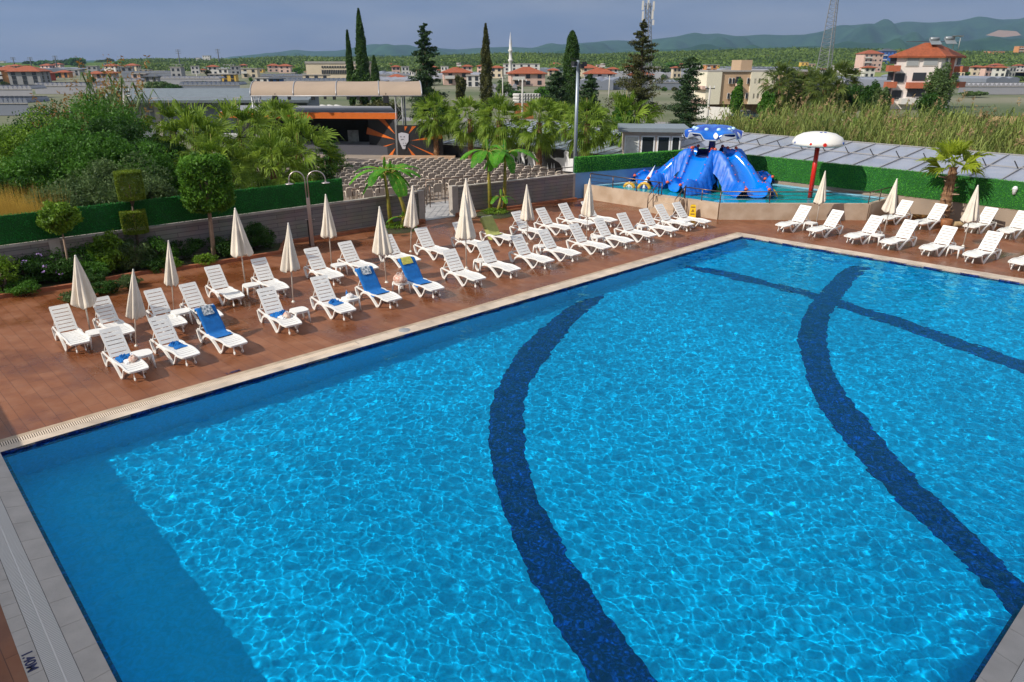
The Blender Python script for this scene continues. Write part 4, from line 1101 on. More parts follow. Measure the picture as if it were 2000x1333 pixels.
def inside(p, pl):
    c = False; j = len(pl) - 1
    for i in range(len(pl)):
        if (pl[i].y > p.y) != (pl[j].y > p.y) and p.x < (pl[j].x - pl[i].x) * (p.y - pl[i].y) / (pl[j].y - pl[i].y) + pl[i].x: c = not c
        j = i
    return c
STG = P(735, 300); faz = R(118); fx = Vector((math.cos(faz), math.sin(faz))); fy = Vector((-fx.y, fx.x)); org = Vector((-4, 48)); spots = []
for i in range(-24, 25):
    for j in range(-34, 35):
        if j in (-9, 5): continue
        q = org + fx * i * .98 + fy * j * .66
        if inside(q, poly): spots.append(q)
spots.sort(key=lambda q: q.y); spots = spots[:296]
for k, q in enumerate(spots):
    l_ = (q.x + random.uniform(-.04, .04), q.y + random.uniform(-.04, .04), .012); a = faz - math.pi / 2 + random.uniform(-.10, .10)
    if k == 0: ch0.location = l_; ch0.rotation_euler[2] = a
    else:
        c = ch0.copy(); c.location = l_; c.rotation_euler[2] = a; COL.objects.link(c)
# stage
m_or = mat('stage_orange', (.60, .13, .012), .5, var=.06); m_bk = mat('stage_black', (.012, .012, .015), .6); m_sf = mat('stage_floor', (.10, .10, .12), .4); m_corr = mat('roof_sheet', (.24, .24, .25), .5, var=.1)
st = thing('stage_building', 'black open stage with orange fascia and orange sunburst side wall', 'stage')
sr = P(775, 306); sl = AT(440, sr.y + 1.5); zf = ZAT(233, sr.y); zf2 = ZAT(221, sr.y)
bkd = Vector((-1.5, 7.5, 0))
b = MB(); b.add([(sl.x, sl.y, zf2), (sr.x + .2, sr.y, zf2), (sr.x + bkd.x, sr.y + bkd.y, zf2 + .10), (sl.x + bkd.x, sl.y + bkd.y, zf2 + .10)] + [(sl.x, sl.y, zf2 - .1), (sr.x + .2, sr.y, zf2 - .1), (sr.x + bkd.x, sr.y + bkd.y, zf2 + .0), (sl.x + bkd.x, sl.y + bkd.y, zf2 + .0)], [(0, 1, 2, 3), (7, 6, 5, 4), (1, 5, 6, 2), (3, 7, 4, 0)]); b.build('roof', m_corr, st)
b = MB(); b.beam((sl.x, sl.y, (zf + zf2) / 2), (sr.x + .2, sr.y, (zf + zf2) / 2), .1, zf2 - zf); b.build('fascia', m_or, st)
b = MB(); b.beam((sl.x + bkd.x, sl.y + bkd.y, zf2 / 2 - .3), (sr.x + bkd.x, sr.y + bkd.y, zf2 / 2 - .3), .15, zf2 - .7); b.build('back_wall', m_bk, st)
b = MB(); b.beam((sl.x, sl.y + .3, .35), (sr.x, sr.y + .3, .35), 3.6, .7); o = b.build('stage_floor', m_sf, st); o.location = (0, 2.2, 0)
wi = P(722, 300); pnl = wallbox('side_wall', V2(wi.x, wi.y + .5), V2(sr.x, sr.y), 0, zf, .12, m_bk, st, False)
b = MB(); b.beam((sr.x + .05, sr.y - .05, 0), (sr.x + .05, sr.y - .05, zf), .12, .12); b.build('corner_post', m_corr, st)
b = MB(); c = AT(690, sr.y + 4, ZAT(267, sr.y + 4)); b.box(c, (.9, .12, 1.05)); b.build('poster_board', mat('poster_pale', (.30, .31, .30), .6, var=.3, scale=3), st)
# outer sunburst wall
so0, so1 = P(778, 309), P(868, 308); so1 = P(866, 309)
wz = ZAT(245, so0.y)
sb = thing('sunburst_wall', 'black wall painted with orange rays beside the stage', 'wall')
wallbox('wall_face', V2(so0.x, so0.y), V2(so1.x, so1.y), 0, wz, .16, m_bk, sb, False)
b = MB(); b.beam((so0.x - 1.2, so0.y - .6, .12), (so1.x + 1, so1.y - .6, .10), 1.3, .22); b.build('wall_step', mat('tan_step', (.45, .30, .20), .8), sb)
def ray_on(p, q, zlo, zhi, hub, ends, parent, m):
    """orange wedges on the wall plane p-q; hub and ends in picture columns and heights along the wall"""
    e = (q - p).normalized(); nn = Vector((e.y, -e.x, 0)) * .085
    if nn.y > 0: nn = -nn
    def W(s, z): v = p + e * s + nn; return (v.x, v.y, z)
    for (s0, z0), (s1, z1), (s2, z2) in ends:
        b = MB(); vs = [W(s0, z0), W(s1, z1), W(s2, z2)]; b.add(vs + [(v[0] - nn.x * .3, v[1] - nn.y * .3, v[2]) for v in vs], [(0, 1, 2), (5, 4, 3), (0, 3, 4, 1), (1, 4, 5, 2), (2, 5, 3, 0)]); b.build('orange_ray', m, parent)
def onwall(p, q, x, y):
    """picture point -> (s along wall, z)"""
    r = ray(x, y); d = q - p; t = (p.x * -d.y + d.x * p.y) / (r[0] * -d.y + d.x * r[1]); X = Vector((r[0] * t, r[1] * t, 0)); return ((X - p).dot(d.normalized()), H + r[2] * t)
def rays(p, q, lst, parent):
    ray_on(p, q, 0, 0, None, [[onwall(p, q, *pt_) for pt_ in tri] for tri in lst], parent, m_or)
rays(V2(wi.x, wi.y + .5), V2(sr.x, sr.y), [((773, 273), (719, 249), (717, 262)), ((773, 262), (738, 231), (750, 230)), ((773, 280), (720, 293), (720, 299)), ((774, 289), (760, 304), (768, 304))], st)
rays(V2(so0.x, so0.y), V2(so1.x, so1.y), [((803, 275), (864, 262), (864, 271)), ((798, 262), (805, 247), (813, 247)), ((791, 256), (790, 247), (796, 247)), ((801, 282), (850, 306), (862, 307)), ((797, 288), (806, 306), (814, 306))], sb)
# pale shield with two theatre masks on the wall
s_, z_ = onwall(V2(so0.x, so0.y), V2(so1.x, so1.y), 789, 273); e = (V2(so1.x, so1.y) - V2(so0.x, so0.y)).normalized(); c = V2(so0.x, so0.y) + e * s_ + Vector((0, -.14, 0))
k = (F and 1 / F) * (c.y * CP + 5 * SP)
em = thing('mask_emblem', 'pale shield shaped emblem with two theatre masks on the black wall', 'emblem', (c.x, c.y, z_))
b = MB(); pr_ = [(-10, 11), (-4, 13), (4, 12), (10, 10), (9, -3), (4, -9), (2, -17), (-3, -17), (-7, -8), (-10, 0)]; vs = [(x * k, 0, z * k * 1.05) for x, z in pr_]; b.add(vs + [(v[0], .05, v[2]) for v in vs], [tuple(reversed(range(10)))] + [(i, (i + 1) % 10, 10 + (i + 1) % 10, 10 + i) for i in range(10)]); b.build('shield', mat('emblem_pale', (.50, .50, .56), .6), em)
for cx_, cz_, q in ((-2, 5, 1), (1, -7, .7)):
    b = MB()
    for ex in (-3.2, 3.2): b.add([((cx_ + ex * q + dx * q) * k, -.012, (cz_ + dz * q) * k) for dx, dz in ((-2, .3), (0, 1.6), (2, .3), (0, -.3))], [(3, 2, 1, 0)])
    b.add([((cx_ + dx * q) * k, -.012, (cz_ + dz * q - 5 * q) * k) for dx, dz in ((-4, 1.6 if q == .7 else -1.2), (0, -1.0 if q == .7 else 1.3), (4, 1.6 if q == .7 else -1.2), (2, -2.6 if q == .7 else 1.2), (-2, -2.6 if q == .7 else 1.2))], [(4, 3, 2, 1, 0)])
    b.build('mask', m_bk, em)
# arched canopy on trusses
ca = thing('stage_canopy', 'long beige barrel vaulted canopy on steel trusses over the stage', 'canopy')
Yc = sr.y - .2; zl = ZAT(188, Yc); p_a, p_b = AT(489, Yc, zl), AT(824, Yc, zl); dep = 5.2; rise = 1.05
m_cv = mat('canopy_beige', (.36, .275, .205), .8, var=.05, scale=.8)
rows = []
for i in range(33):
    t_ = i / 32; c = Vector(p_a).lerp(Vector(p_b), t_); sag = .035 * abs(math.sin(t_ * 4 * math.pi)); r = []
    for a in np.linspace(0, math.pi, 13): r.append((c.x - .9 * (1 - math.cos(a)) * .5 * 1.0, c.y + dep * (1 - math.cos(a)) / 2, zl + (rise - sag) * math.sin(a)))
    rows.append(r)
b = MB(); b.grid(rows); b.grid([[(v[0], v[1], v[2] - .03) for v in r] for r in rows]); b.build('fabric_vault', m_cv, ca)
m_tr = mat('truss_steel', (.40, .40, .42), .45, metal=.4)
for i in (0, 8, 16, 24, 32):
    b = MB(); b.tube([(v[0], v[1], v[2] + .01) for v in rows[i]], .045, 6)
    if i in (0, 32): b.tube([rows[i][0], rows[i][-1]], .035, 5); b.tube([rows[i][3], rows[i][9]], .03, 5); b.tube([rows[i][6], rows[i][0]], .03, 5)
    b.build('arch_rib', m_tr, ca)
b = MB(); b.tube([rows[0][0], rows[-1][0]], .05, 6); b.build('front_truss', m_tr, ca); b = MB(); b.tube([rows[0][-1], rows[-1][-1]], .05, 6); b.build('rear_truss', m_tr, ca)
def lattice(x, y, z0, z1, w, parent):
    b = MB()
    cs_ = [(x - w, y - w), (x + w, y - w), (x + w, y + w), (x - w, y + w)]
    for c in cs_: b.tube([(c[0], c[1], z0), (c[0], c[1], z1)], .03, 5)
    n_ = int((z1 - z0) / (w * 2.4)); 
    for i in range(n_):
        a, c = z0 + (z1 - z0) * i / n_, z0 + (z1 - z0) * (i + 1) / n_
        for k in range(4):
            p_, q_ = cs_[k], cs_[(k + 1) % 4]
            if i % 2: p_, q_ = q_, p_
            b.tube([(p_[0], p_[1], a), (q_[0], q_[1], c)], .014, 4, False)
    b.build('truss_leg', m_tr, parent)
pl_ = AT(785, Yc + .3); lattice(pl_.x, pl_.y, 0, zl, .26, ca); pl_ = AT(515, Yc + .3); lattice(pl_.x, pl_.y, 0, zl, .26, ca)
for x_ in (505, 795): q = AT(x_, Yc + dep - .4); b = MB(); b.tube([(q.x, q.y, 0), (q.x, q.y, zl)], .07, 6); b.build('rear_post', m_tr, ca)
for x_, s_ in ((538, 1.2), (565, .6), (611, .7), (635, .5), (653, .6), (680, .6), (700, .6), (722, .7), (754, 1.3)):
    q = AT(x_, Yc + .05, zl - .12 * s_ - .08); b = MB(); b.box(q, (.32 * s_, .3, .42 * s_)); b.beam(q, q + Vector((0, 0, .35 * s_)), .04, .04); b.build('stage_light', m_blk, ca)
# mural wall
lw = thing('low_black_wall', 'low plain black wall behind the theatre chairs left of the painted figures', 'wall'); wallbox('wall_face', V2(lw0.x, lw0.y), V2(lw1.x, lw1.y), 0, LWZ, .15, m_bk, lw, False)
mw = thing('mural_wall', 'long black wall painted with white human silhouettes behind the chairs', 'wall')
MU0, MU1 = V2(mu0.x, mu0.y), V2(mu1.x, mu1.y)
wallbox('wall_face', MU0, MU1, 0, mz, .18, m_bk, mw, False)
m_wp = mat('mural_white', (.68, .68, .70), .7)
em_ = (MU1 - MU0).normalized(); nm_ = Vector((em_.y, -em_.x, 0)) * .10
if nm_.y > 0: nm_ = -nm_
def mural(pts, off=1.0, m=m_wp, name='silhouette'):
    vs = []
    for x, y in pts:
        s, z = onwall(MU0, MU1, x, y); v = MU0 + em_ * s + nm_ * off; vs.append((v.x, v.y, max(.03, min(mz - .02, z))))
    n_ = len(vs); b = MB(); b.add(vs + [(v[0] - nm_.x * .4, v[1] - nm_.y * .4, v[2]) for v in vs], [tuple(range(n_))] + [(i, n_ + i, n_ + (i + 1) % n_, (i + 1) % n_) for i in range(n_)]); b.build(name, m, mw)
for x0 in (1004, 1014, 1023, 1036, 1043):
    w_ = 1.0 if x0 < 1036 else 1.15
    y0 = 292 + (x0 - 1004) * .12
    mural([(x0 + a * w_, y0 + b_ * w_) for a, b_ in ((-1.5, 0), (1.5, 0), (2, 4), (4.5, 7), (6, 3), (7, 4), (5, 10), (2.5, 11), (3.5, 20), (4.5, 29), (2.5, 30), (.5, 19), (-2, 30), (-4.5, 30), (-2.5, 19), (-3, 11), (-6, 14), (-7, 12), (-3.5, 7), (-2, 4))])
mural([(1074, 301), (1078, 303), (1083, 309), (1092, 308), (1103, 309), (1104, 305), (1103, 298), (1106, 294), (1110, 294), (1113, 298), (1112, 305), (1113, 310), (1124, 310), (1124, 336), (1100, 334), (1098, 324), (1094, 318), (1084, 312), (1077, 307)])
mural([(1101 + 7 * math.cos(a) + 7, 299 + 7.5 * math.sin(a)) for a in np.linspace(0, 6.28, 15)[:-1]], .7, mat('mural_red', (.45, .05, .03), .7), 'red_halo')
for x0 in (1071, 1079, 1084): mural([(x0 - 1.6, 333), (x0 - .5, 322), (x0, 318), (x0 + .8, 322), (x0 + 2.4, 333)])
# theatre railings and small things by the gate
g0, g1 = P(824, 378), P(1118, 344)
railing([V2(-4.6, 38.2), V2(3.9, 43.4)], .0, 1.35, 'dark steel railing between the theatre chairs and the right block wall', [9], bars=1)
railing([V2(-4.55, 34.6), V2(-4.35, 37.6)], 0, 1.2, 'short dark railing at the gate gap', [2], bars=4)
railing([V2(-7.4, 33.0), V2(-5.2, 34.7)], WT, .32, 'curved black handrail on top of the left block wall', [2], bars=1)
p = P(893, 413); t = thing('wooden_table', 'small brown wooden table in the gate gap', 'table', p, R(35)); m_wd = mat('old_wood', (.16, .08, .045), .6)
b = MB(); b.box((0, 0, .72), (.75, .5, .05)); b.build('tabletop', m_wd, t)
for sx in (-1, 1):
    for sy in (-1, 1): b = MB(); b.box((sx * .33, sy * .2, .35), (.05, .05, .7)); b.build('leg', m_wd, t)
# ------------------------------------------------------------------ plants
G_DK = leafmat('leaf_dark', (.016, .055, .010), (.055, .14, .022))
G_MD = leafmat('leaf_mid', (.035, .11, .012), (.10, .25, .028))
G_LT = leafmat('leaf_light', (.075, .165, .012), (.20, .34, .03))
G_GY = leafmat('leaf_greyish', (.05, .10, .03), (.13, .20, .065))
G_YL = leafmat('leaf_yellow', (.08, .14, .01), (.24, .32, .03))
G_DRY = leafmat('dry_grass', (.30, .17, .03), (.55, .38, .07))
G_PALM = leafmat('palm_leaf', (.07, .145, .012), (.25, .36, .04), trans=.4)
G_BAN = leafmat('banana_leaf', (.04, .20, .012), (.14, .42, .03), trans=.45)
G_CYP = leafmat('cypress_leaf', (.018, .055, .010), (.06, .125, .022), trans=.15)
G_PINE = leafmat('pine_needles', (.016, .048, .018), (.055, .105, .035), trans=.15)
G_OLV = leafmat('conifer_olive', (.035, .05, .012), (.10, .10, .03), trans=.15)
m_bark = mat('bark', (.12, .085, .06), .9, var=.3, scale=8, bump=.5)
m_barkl = mat('bark_pale', (.34, .24, .17), .85, var=.2, scale=8, bump=.3)
m_fib = mat('palm_trunk', (.17, .085, .04), .95, col2=(.30, .17, .09), scale=9, bump=1, bscale=30)
def pick(arr): return npmesh
def crown(name, V, m, parent): return npmesh(name, V, 4, m, parent)

def bush(loc, rad, h, m, label, cat='bush', n=9000, ls=.10, name='bush', group=None, stems=True):
    t = thing(name, label, cat, loc, 0, group)
    C = clumped(n, (rad, rad * .85, h * .52), nclump=46, cr=.30) + np.array([0, 0, h * .5]); C = C[C[:, 2] > .02]
    crown('foliage', leaves(C, ls, .4), m, t)
    if stems:
        b = MB()
        for i in range(7):
            a = random.uniform(0, 6.28); r_ = rad * random.uniform(.2, .5); b.tube([(0, 0, 0), (r_ * .4 * math.cos(a), r_ * .4 * math.sin(a), h * .3), (r_ * math.cos(a), r_ * math.sin(a), h * .62)], [.05, .04, .015], 5)
        b.build('stems', m_bark, t)
    return t
# wild shrub mass beyond the left fence
wild = [(60, 33, 2.6, 3.5, G_MD, 'mid green wild shrub above the left end of the hedge'), (-40, 31, 2.6, 3.6, G_DK, 'dark wild shrub cut by the left picture edge'),
        (165, 35.5, 2.8, 4.6, G_MD, 'tall feathery green shrub at the left'), (95, 40, 3.4, 4.8, G_LT, 'light green feathery shrub behind the left hedge'), (215, 41, 3.2, 5.6, G_MD, 'tallest green shrub left of the utility pole'),
        (255, 38, 2.4, 4.9, G_DK, 'dark green shrub beside the utility pole'), (30, 42, 3.0, 4.2, G_DK, 'dark shrub at the far left below the greenhouse'), (140, 46, 3.2, 5.2, G_DK, 'dark shrub under the brown reed plumes'),
        (185, 31.5, 2.2, 3.0, G_GY, 'grey green shrub with dry twigs over the left hedge'), (255, 33.5, 2.3, 3.2, G_GY, 'grey green shrub behind the two tier clipped tree'), (310, 37, 2.2, 3.4, G_MD, 'loose green shrub between hedge and palms'),
        (125, 29, 1.9, 2.6, G_GY, 'low grey green shrub behind the round clipped tree'), (300, 31.5, 1.6, 2.7, G_GY, 'low grey green shrub left of the big clipped tree'),(230,35,2.4,4.2,G_MD,'bushy green shrub in the middle of the wild thicket'),(330, 42, 2.0, 3.2, G_DK, 'dark shrub under the leftmost fan palm')]
for x, Y, r_, h, m, lb in wild: bush(AT(x, Y), r_, h, m, lb, 'shrub', n=15000, ls=.17 if m is not G_GY else .14, name='wild_shrub')
for x, Y, r_, h, lb in ((14, 26.6, 1.9, 3.0, 'patch of dry yellow grass at the left edge above the hedge'), (-35, 25.6, 1.8, 2.8, 'orange dry grass clump cut by the left picture edge'), (45, 26.6, 1.2, 2.4, 'dry golden grass clump left of the round clipped tree')):
    t = thing('dry_grass', lb, 'grass', AT(x, Y)); t['kind'] = 'stuff'
    n_ = 6000; c = RNG.normal(size=(n_, 2)) * r_ * .42; hh = h * RNG.uniform(.5, 1, n_); ln = RNG.normal(size=(n_, 2)) * .25; w = .02
    z0 = np.zeros(n_); V = np.stack([np.stack([c[:, 0], c[:, 1], z0], 1), np.stack([c[:, 0] + w, c[:, 1], z0], 1), np.stack([c[:, 0] + ln[:, 0], c[:, 1] + ln[:, 1], hh], 1)], 1)
    npmesh('blades', V, 3, G_DRY, t)

# clipped trees in the planting strip
def lollipop(base, cen_px, rpx, kind, label, m, name='clipped_tree', ls=.11, n=6000, aspect=1.0, tr=.055, bark=None, lean=0, parts=None):
    p = P(*base); Y = p.y; d = Y * CP + (H - 2.0) * SP; k = d / F
    t = thing(name, label, 'tree', p)
    parts = parts or [(cen_px, rpx, aspect, kind)]
    tops = []
    for (cx, cy_), r_, asp, kd in parts:
        c = AT(cx, Y, ZAT(cy_, Y)) - p; rad = r_ * k * .88
        tops.append((c, rad * asp))
        if kd == 'box2':
            C = RNG.uniform(-1, 1, (n, 3)); ax = RNG.integers(0, 3, n); s = RNG.choice([-1, 1], n); C[np.arange(n), ax] = s * RNG.uniform(.86, 1.0, n); q = np.linalg.norm(C, axis=1, keepdims=True); C = np.where(q > 1.42, C * 1.42 / q, C) * np.array([rad, rad, rad * asp])
        elif kd == 'box':
            C = RNG.uniform(-1, 1, (n, 3)); ax = RNG.integers(0, 3, n); s = RNG.choice([-1, 1], n); C[np.arange(n), ax] = s * RNG.uniform(.82, 1.03, n)
            C = np.sign(C) * np.abs(C) ** .85 * (1 + .13 * np.sin(C[:, [1, 2, 0]] * 7 + C[:, [2, 0, 1]] * 5)) ; C = C + (RNG.random((n, 1)) < .25) * RNG.normal(size=(n, 3)) * .10; q = np.linalg.norm(C, axis=1, keepdims=True); C = np.where(q > 1.42, C * 1.42 / q, C) * np.array([rad, rad, rad * asp])
        else: C = clumped(n, (rad, rad, rad * asp), nclump=60, cr=.3, shell=.65)
        th = math.atan2(-p.x, p.y); ct_, st_ = math.cos(th), math.sin(th); C = np.stack([C[:, 0] * ct_ - C[:, 1] * st_, C[:, 0] * st_ + C[:, 1] * ct_, C[:, 2]], 1)
        crown('crown', leaves(C + np.array(c), ls, .42), m, t)
    b = MB(); hi = max(tops, key=lambda q: q[0].z)[0]
    b.tube([(0, 0, 0), (hi.x * .35 + lean, hi.y * .3, hi.z * .4), (hi.x, hi.y, hi.z)], [tr, tr * .85, tr * .5], 8)
    for a in (0, 2.1, 4.2): b.tube([(hi.x * .8, hi.y * .8, hi.z * .75), (hi.x + .3 * math.cos(a), hi.y + .3 * math.sin(a), hi.z)], [tr * .5, tr * .2], 5)
    b.build('trunk', bark or m_bark, t)
    return t
lollipop((140, 546), (116, 425), 43, 'ball', 'round clipped tree with drooping yellow green leaves on a thin pale trunk', G_LT, bark=m_barkl, aspect=.85, tr=.045, ls=.13)
lollipop((276, 520), None, 0, '', 'two tier clipped tree with two boxy yellow green crowns', G_YL, parts=[((253, 362), 27, 1.12, 'box2'), ((262, 433), 26, .95, 'box2')], ls=.055, n=14000)
lollipop((419, 508), (403, 358), 46, 'box', 'large clipped tree with dense square green crown on a pink brown trunk', leafmat('leaf_glossy_dark', (.03, .10, .010), (.14, .31, .03)), aspect=1.12, bark=m_barkl, tr=.10, ls=.19, n=9000)
KB = [P(*q) for q in ((-160, 612), (0, 583), (144, 561), (279, 536), (383, 523), (548, 496))]
# planting bed
soil = mat('bed_soil', (.05, .035, .02), .95, col2=(.03, .055, .012), scale=3)
b = MB(); e = (FL1 - FL0).normalized()
bed = [(p.x, p.y, .02) for p in KB] + [(-9.9, 29.6, .02), (-24, 17.6, .02)]; b.poly(bed); struct(b.build('planting_bed_ground', soil))
for a, c in zip(KB, KB[1:]): struct(wallbox('kerb', V2(a.x, a.y), V2(c.x, c.y), 0, .13, .16, m_ledge, None, False))
struct(wallbox('kerb', V2(KB[-1].x, KB[-1].y), V2(-9.7, 29.8), 0, .129, .16, m_ledge, None, False))
beds = [((8, 572), .75, 1.3, G_LT, 'bright yellow green bush at the left picture edge', 3000, .10), ((60, 556), 1.0, 1.1, G_DK, 'dark flowering bush with mauve blooms at the left end of the bed', 6000, .09),
        ((115, 553), .85, .95, G_DK, 'dark leafy bush behind the leftmost parasol', 4000, .09), ((95, 546), .9, 1.2, G_MD, 'green bush under the wall at the left', 4000, .09), ((172, 536), .8, 1.3, G_MD, 'green bush right of the thin pale trunk', 4000, .09),
        ((222, 535), .72, 1.6, G_LT, 'weeping bush with long glossy leaves in the planting bed', 4500, .15), ((262, 530), .9, 1.35, G_GY, 'loose olive green bush below the two tier clipped tree', 6000, .08), ((318, 518), .8, 1.1, G_MD, 'loose bush between the two clipped trees', 4000, .09),
        ((360, 505), .95, .95, G_DK, 'dark hedge bush left of the pink brown trunk', 6000, .08), ((452, 500), .95, 1.0, G_DK, 'dark hedge bush right of the pink brown trunk', 6000, .08), ((502, 488), .9, 1.1, G_DK, 'dark hedge bush at the right end of the bed', 6000, .08),
        ((400, 517), .55, .45, G_LT, 'low light green plants at the foot of the square crowned tree', 2000, .08), ((45, 575), .7, .45, G_MD, 'low green plants along the kerb at the left', 2500, .08), ((180, 555), .6, .5, G_DK, 'low dark plants along the kerb behind the parasol', 2500, .08),((330, 527), .6, .45, G_LT, 'low yellow green plants along the kerb by the small parasol', 2000, .08)]
for (x, y), r_, h, m, lb, n_, ls in beds: bush(P(x, y), r_, h, m, lb, 'bush', n=n_, ls=ls, name='garden_bush')
m_mv = mat('mauve_petal', (.32, .20, .48), .7)
fl_ = thing('mauve_flowers', 'scattered mauve blooms on the dark bushes at the left', 'flowers'); fl_['kind'] = 'stuff'
for x, y, z in ((18, 500, 1.0), (75, 497, 1.05), (101, 490, 1.0), (134, 481, 1.0), (152, 482, 1.0), (86, 520, 1.1), (85, 530, .9), (117, 534, .7), (45, 512, 1.0)):
    p = P(x, y, z); npmesh('petals', leaves(np.array(p) + RNG.normal(size=(7, 3)) * .04, .06, .8), 4, m_mv, fl_)
# dry wet-looking weeds near the leftmost lounger
for (x_, y_), r_, h_, m_, lb_ in (((205, 574), .6, .45, G_DK, 'low dark plants in the small bed between the two leftmost parasols'), ((250, 561), .5, .4, G_GY, 'low grey green plants left of the small parasol'), ((190, 545), .6, .7, G_MD, 'mid green low bush along the kerb behind the leftmost parasol'), ((300, 532), .5, .5, G_DK, 'dark low bush along the kerb left of the small parasol')): bush(P(x_, y_), r_, h_, m_, lb_, 'bush', n=2600, ls=.08, name='garden_bush', stems=False)
bush(P(150, 588), .55, .35, G_GY, 'small weedy clump growing at the deck behind the leftmost lounger', 'plant', n=1500, ls=.07, name='weed_clump', stems=False)

# ------------------------------------------------------------------ fan palms
def fan(base, azim, elev, L, nseg=15, span=R(125), droop=.45, pet=.9, w=.040):
    """petiole, then a folded fan of narrow drooping segments"""
    out = []
    d = Vector((math.cos(azim) * math.cos(elev), math.sin(azim) * math.cos(elev), math.sin(elev)))
    s = Vector((-math.sin(azim), math.cos(azim), 0)); up = s.cross(d) * -1
    if up.z < 0: up = -up
    p0 = Vector(base); p1 = p0 + d * pet * .5 + Vector((0, 0, .04 * pet)); p2 = p0 + d * pet + Vector((0, 0, -.10 * pet))
    for a, c in ((p0, p1), (p1, p2)): out.append([a - s * .022, a + s * .022, c + s * .015, c - s * .015])
    dd = (p2 - p1).normalized(); rl = random.uniform(-.9, .9)
    Q = Matrix.Rotation(rl, 3, dd); s2 = Q @ s; u2 = Q @ up
    for i in range(nseg):
        t = i / (nseg - 1) * 2 - 1; a = t * span / 2; Ls = L * (1 - .30 * abs(t) ** 1.4) * random.uniform(.86, 1.08)
        v = dd * math.cos(a) + s2 * math.sin(a); v = (v + u2 * (-.05 + .42 * abs(t))).normalized()
        pw = v.cross(u2).normalized() * (.75) + u2 * random.uniform(-.5, .5); pw.normalize()
        a0 = p2; a1 = p2 + v * Ls * .48; dr = droop * random.uniform(.5, 1.7)
        a2 = a1 + (v * 1.0 + Vector((0, 0, -dr * .9))).normalized() * Ls * .28; a3 = a2 + (v * .6 + Vector((0, 0, -dr * 2.6))).normalized() * Ls * .30
        ww = w * L
        out.append([a0 - pw * ww * .2, a0 + pw * ww * .2, a1 + pw * ww, a1 - pw * ww]); out.append([a1 - pw * ww, a1 + pw * ww, a2 + pw * ww * .55, a2 - pw * ww * .55]); out.append([a2 - pw * ww * .55, a2 + pw * ww * .55, a3 + pw * ww * .08, a3 - pw * ww * .08])
    return out
def palm_crown(n_, L, seed, pet=.9, emin=-50, emax=80, w=.04, dr=1.0):
    random.seed(seed); q = []
    for i in range(n_):
        t = (i + .5) / n_; el = R(lerp(emax, emin, t ** .8)) + random.uniform(-.1, .1); az = i * 2.39996 + random.uniform(-.2, .2)
        q += fan((0, 0, 0), az, el, L * random.uniform(.85, 1.1) * (.85 if t < .12 else 1), pet=pet * random.uniform(.8, 1.15), droop=(.25 + .5 * t) * dr, w=w)
    return np.array([[tuple(v) for v in k] for k in q])
def palm_trunk(h, r0, r1, seed, boots=True):
    random.seed(seed); b = MB(); nr = max(6, int(h / .12))
    prof = [(lerp(r0, r1, i / nr) * (1.10 if i % 2 else .93) * (1.25 if i == 0 else 1), h * i / nr) for i in range(nr + 1)]
    b.lathe(prof, 12, smooth=False)
    if boots:
        for i in range(int(h * 16)):
            z = random.uniform(.1, h); a = random.uniform(0, 6.28); r_ = lerp(r0, r1, z / h); c = Vector((math.cos(a) * r_, math.sin(a) * r_, z)); o = Vector((math.cos(a), math.sin(a), .9)) * random.uniform(.07, .16); s = Vector((-math.sin(a), math.cos(a), 0)) * .05
            b.add([c - s, c + s, c + o + s * .5, c + o - s * .5, c - s - Vector((0, 0, .04)), c + s - Vector((0, 0, .04))], [(0, 1, 2, 3), (4, 5, 2, 3)])
    return b
PC = [npmesh('crown', palm_crown(46, 1.15, s, pet=1.05, emin=-62, emax=86), 4, G_PALM) for s in (3, 8)]
PT = palm_trunk(2.6, .22, .19, 4).build('trunk', m_fib)
for o in PC + [PT]: COL.objects.unlink(o)
G_PALD = leafmat('palm_leaf_dark', (.035, .07, .010), (.13, .17, .03), trans=.3)
PD = PC[0].data.copy(); PD.materials[0] = G_PALD
def palm(base_or_at, top_y, label, size=1.0, k=0, spear=True, group='fan palms by the theatre', dark=False):
    p = base_or_at; h = ZAT(top_y, p.y); t = thing('fan_palm', label, 'palm tree', p, random.uniform(0, 6), group)
    c = PC[k].copy(); c.parent = t; c.location = (0, 0, h); c.scale = (size,) * 3; COL.objects.link(c)
    if dark: c.data = PD
    r = PT.copy(); r.parent = t; r.scale = (1, 1, h / 2.6); COL.objects.link(r)
    if spear: b = MB(); b.tube([(0, 0, h), (.05, .02, h + 1.6 * size)], [.03, .012], 5); b.build('new_spear', mat('spear', (.35, .30, .08), .7), t)
    return t
palm(P(853, 309), 226, 'fan palm right beside the sunburst wall', 1.05, 0)
palm(P(920, 317), 233, 'second fan palm right of the sunburst wall', 1.05, 1)
palm(P(975, 328), 236, 'fan palm with green creeper on its trunk', 1.1, 0)
palm(P(1052, 337), 240, 'fan palm before the painted dancers', 1.05, 1)
palm(P(1142, 353), 243, 'fan palm just right of the floodlight mast', 1.0, 0)
palm(AT(1215, 53), 246, 'large bushy fan palm left of the hut', 1.5, 1)
palm(AT(1100, 56), 246, 'fan palm left behind the floodlight mast', 1.1, 1)
palm(AT(395, 44), 285, 'leftmost big fan palm behind the left hedge', 1.5, 0, group='big fan palms behind the left hedge')
palm(AT(480, 48), 268, 'second big fan palm behind the left hedge', 1.55, 1, group='big fan palms behind the left hedge')
palm(AT(590, 45), 300, 'big fan palm behind the shower heads', 1.5, 0, group='big fan palms behind the left hedge')
palm(AT(545, 54), 255, 'big fan palm against the orange stage fascia', 1.4, 1, group='big fan palms behind the left hedge')
palm(AT(350, 52), 255, 'fan palm right of the utility pole', 1.3, 1, group='big fan palms behind the left hedge')
palm(AT(430, 38), 332, 'low fan palm behind the square crowned tree', 1.15, 1, group='big fan palms behind the left hedge')
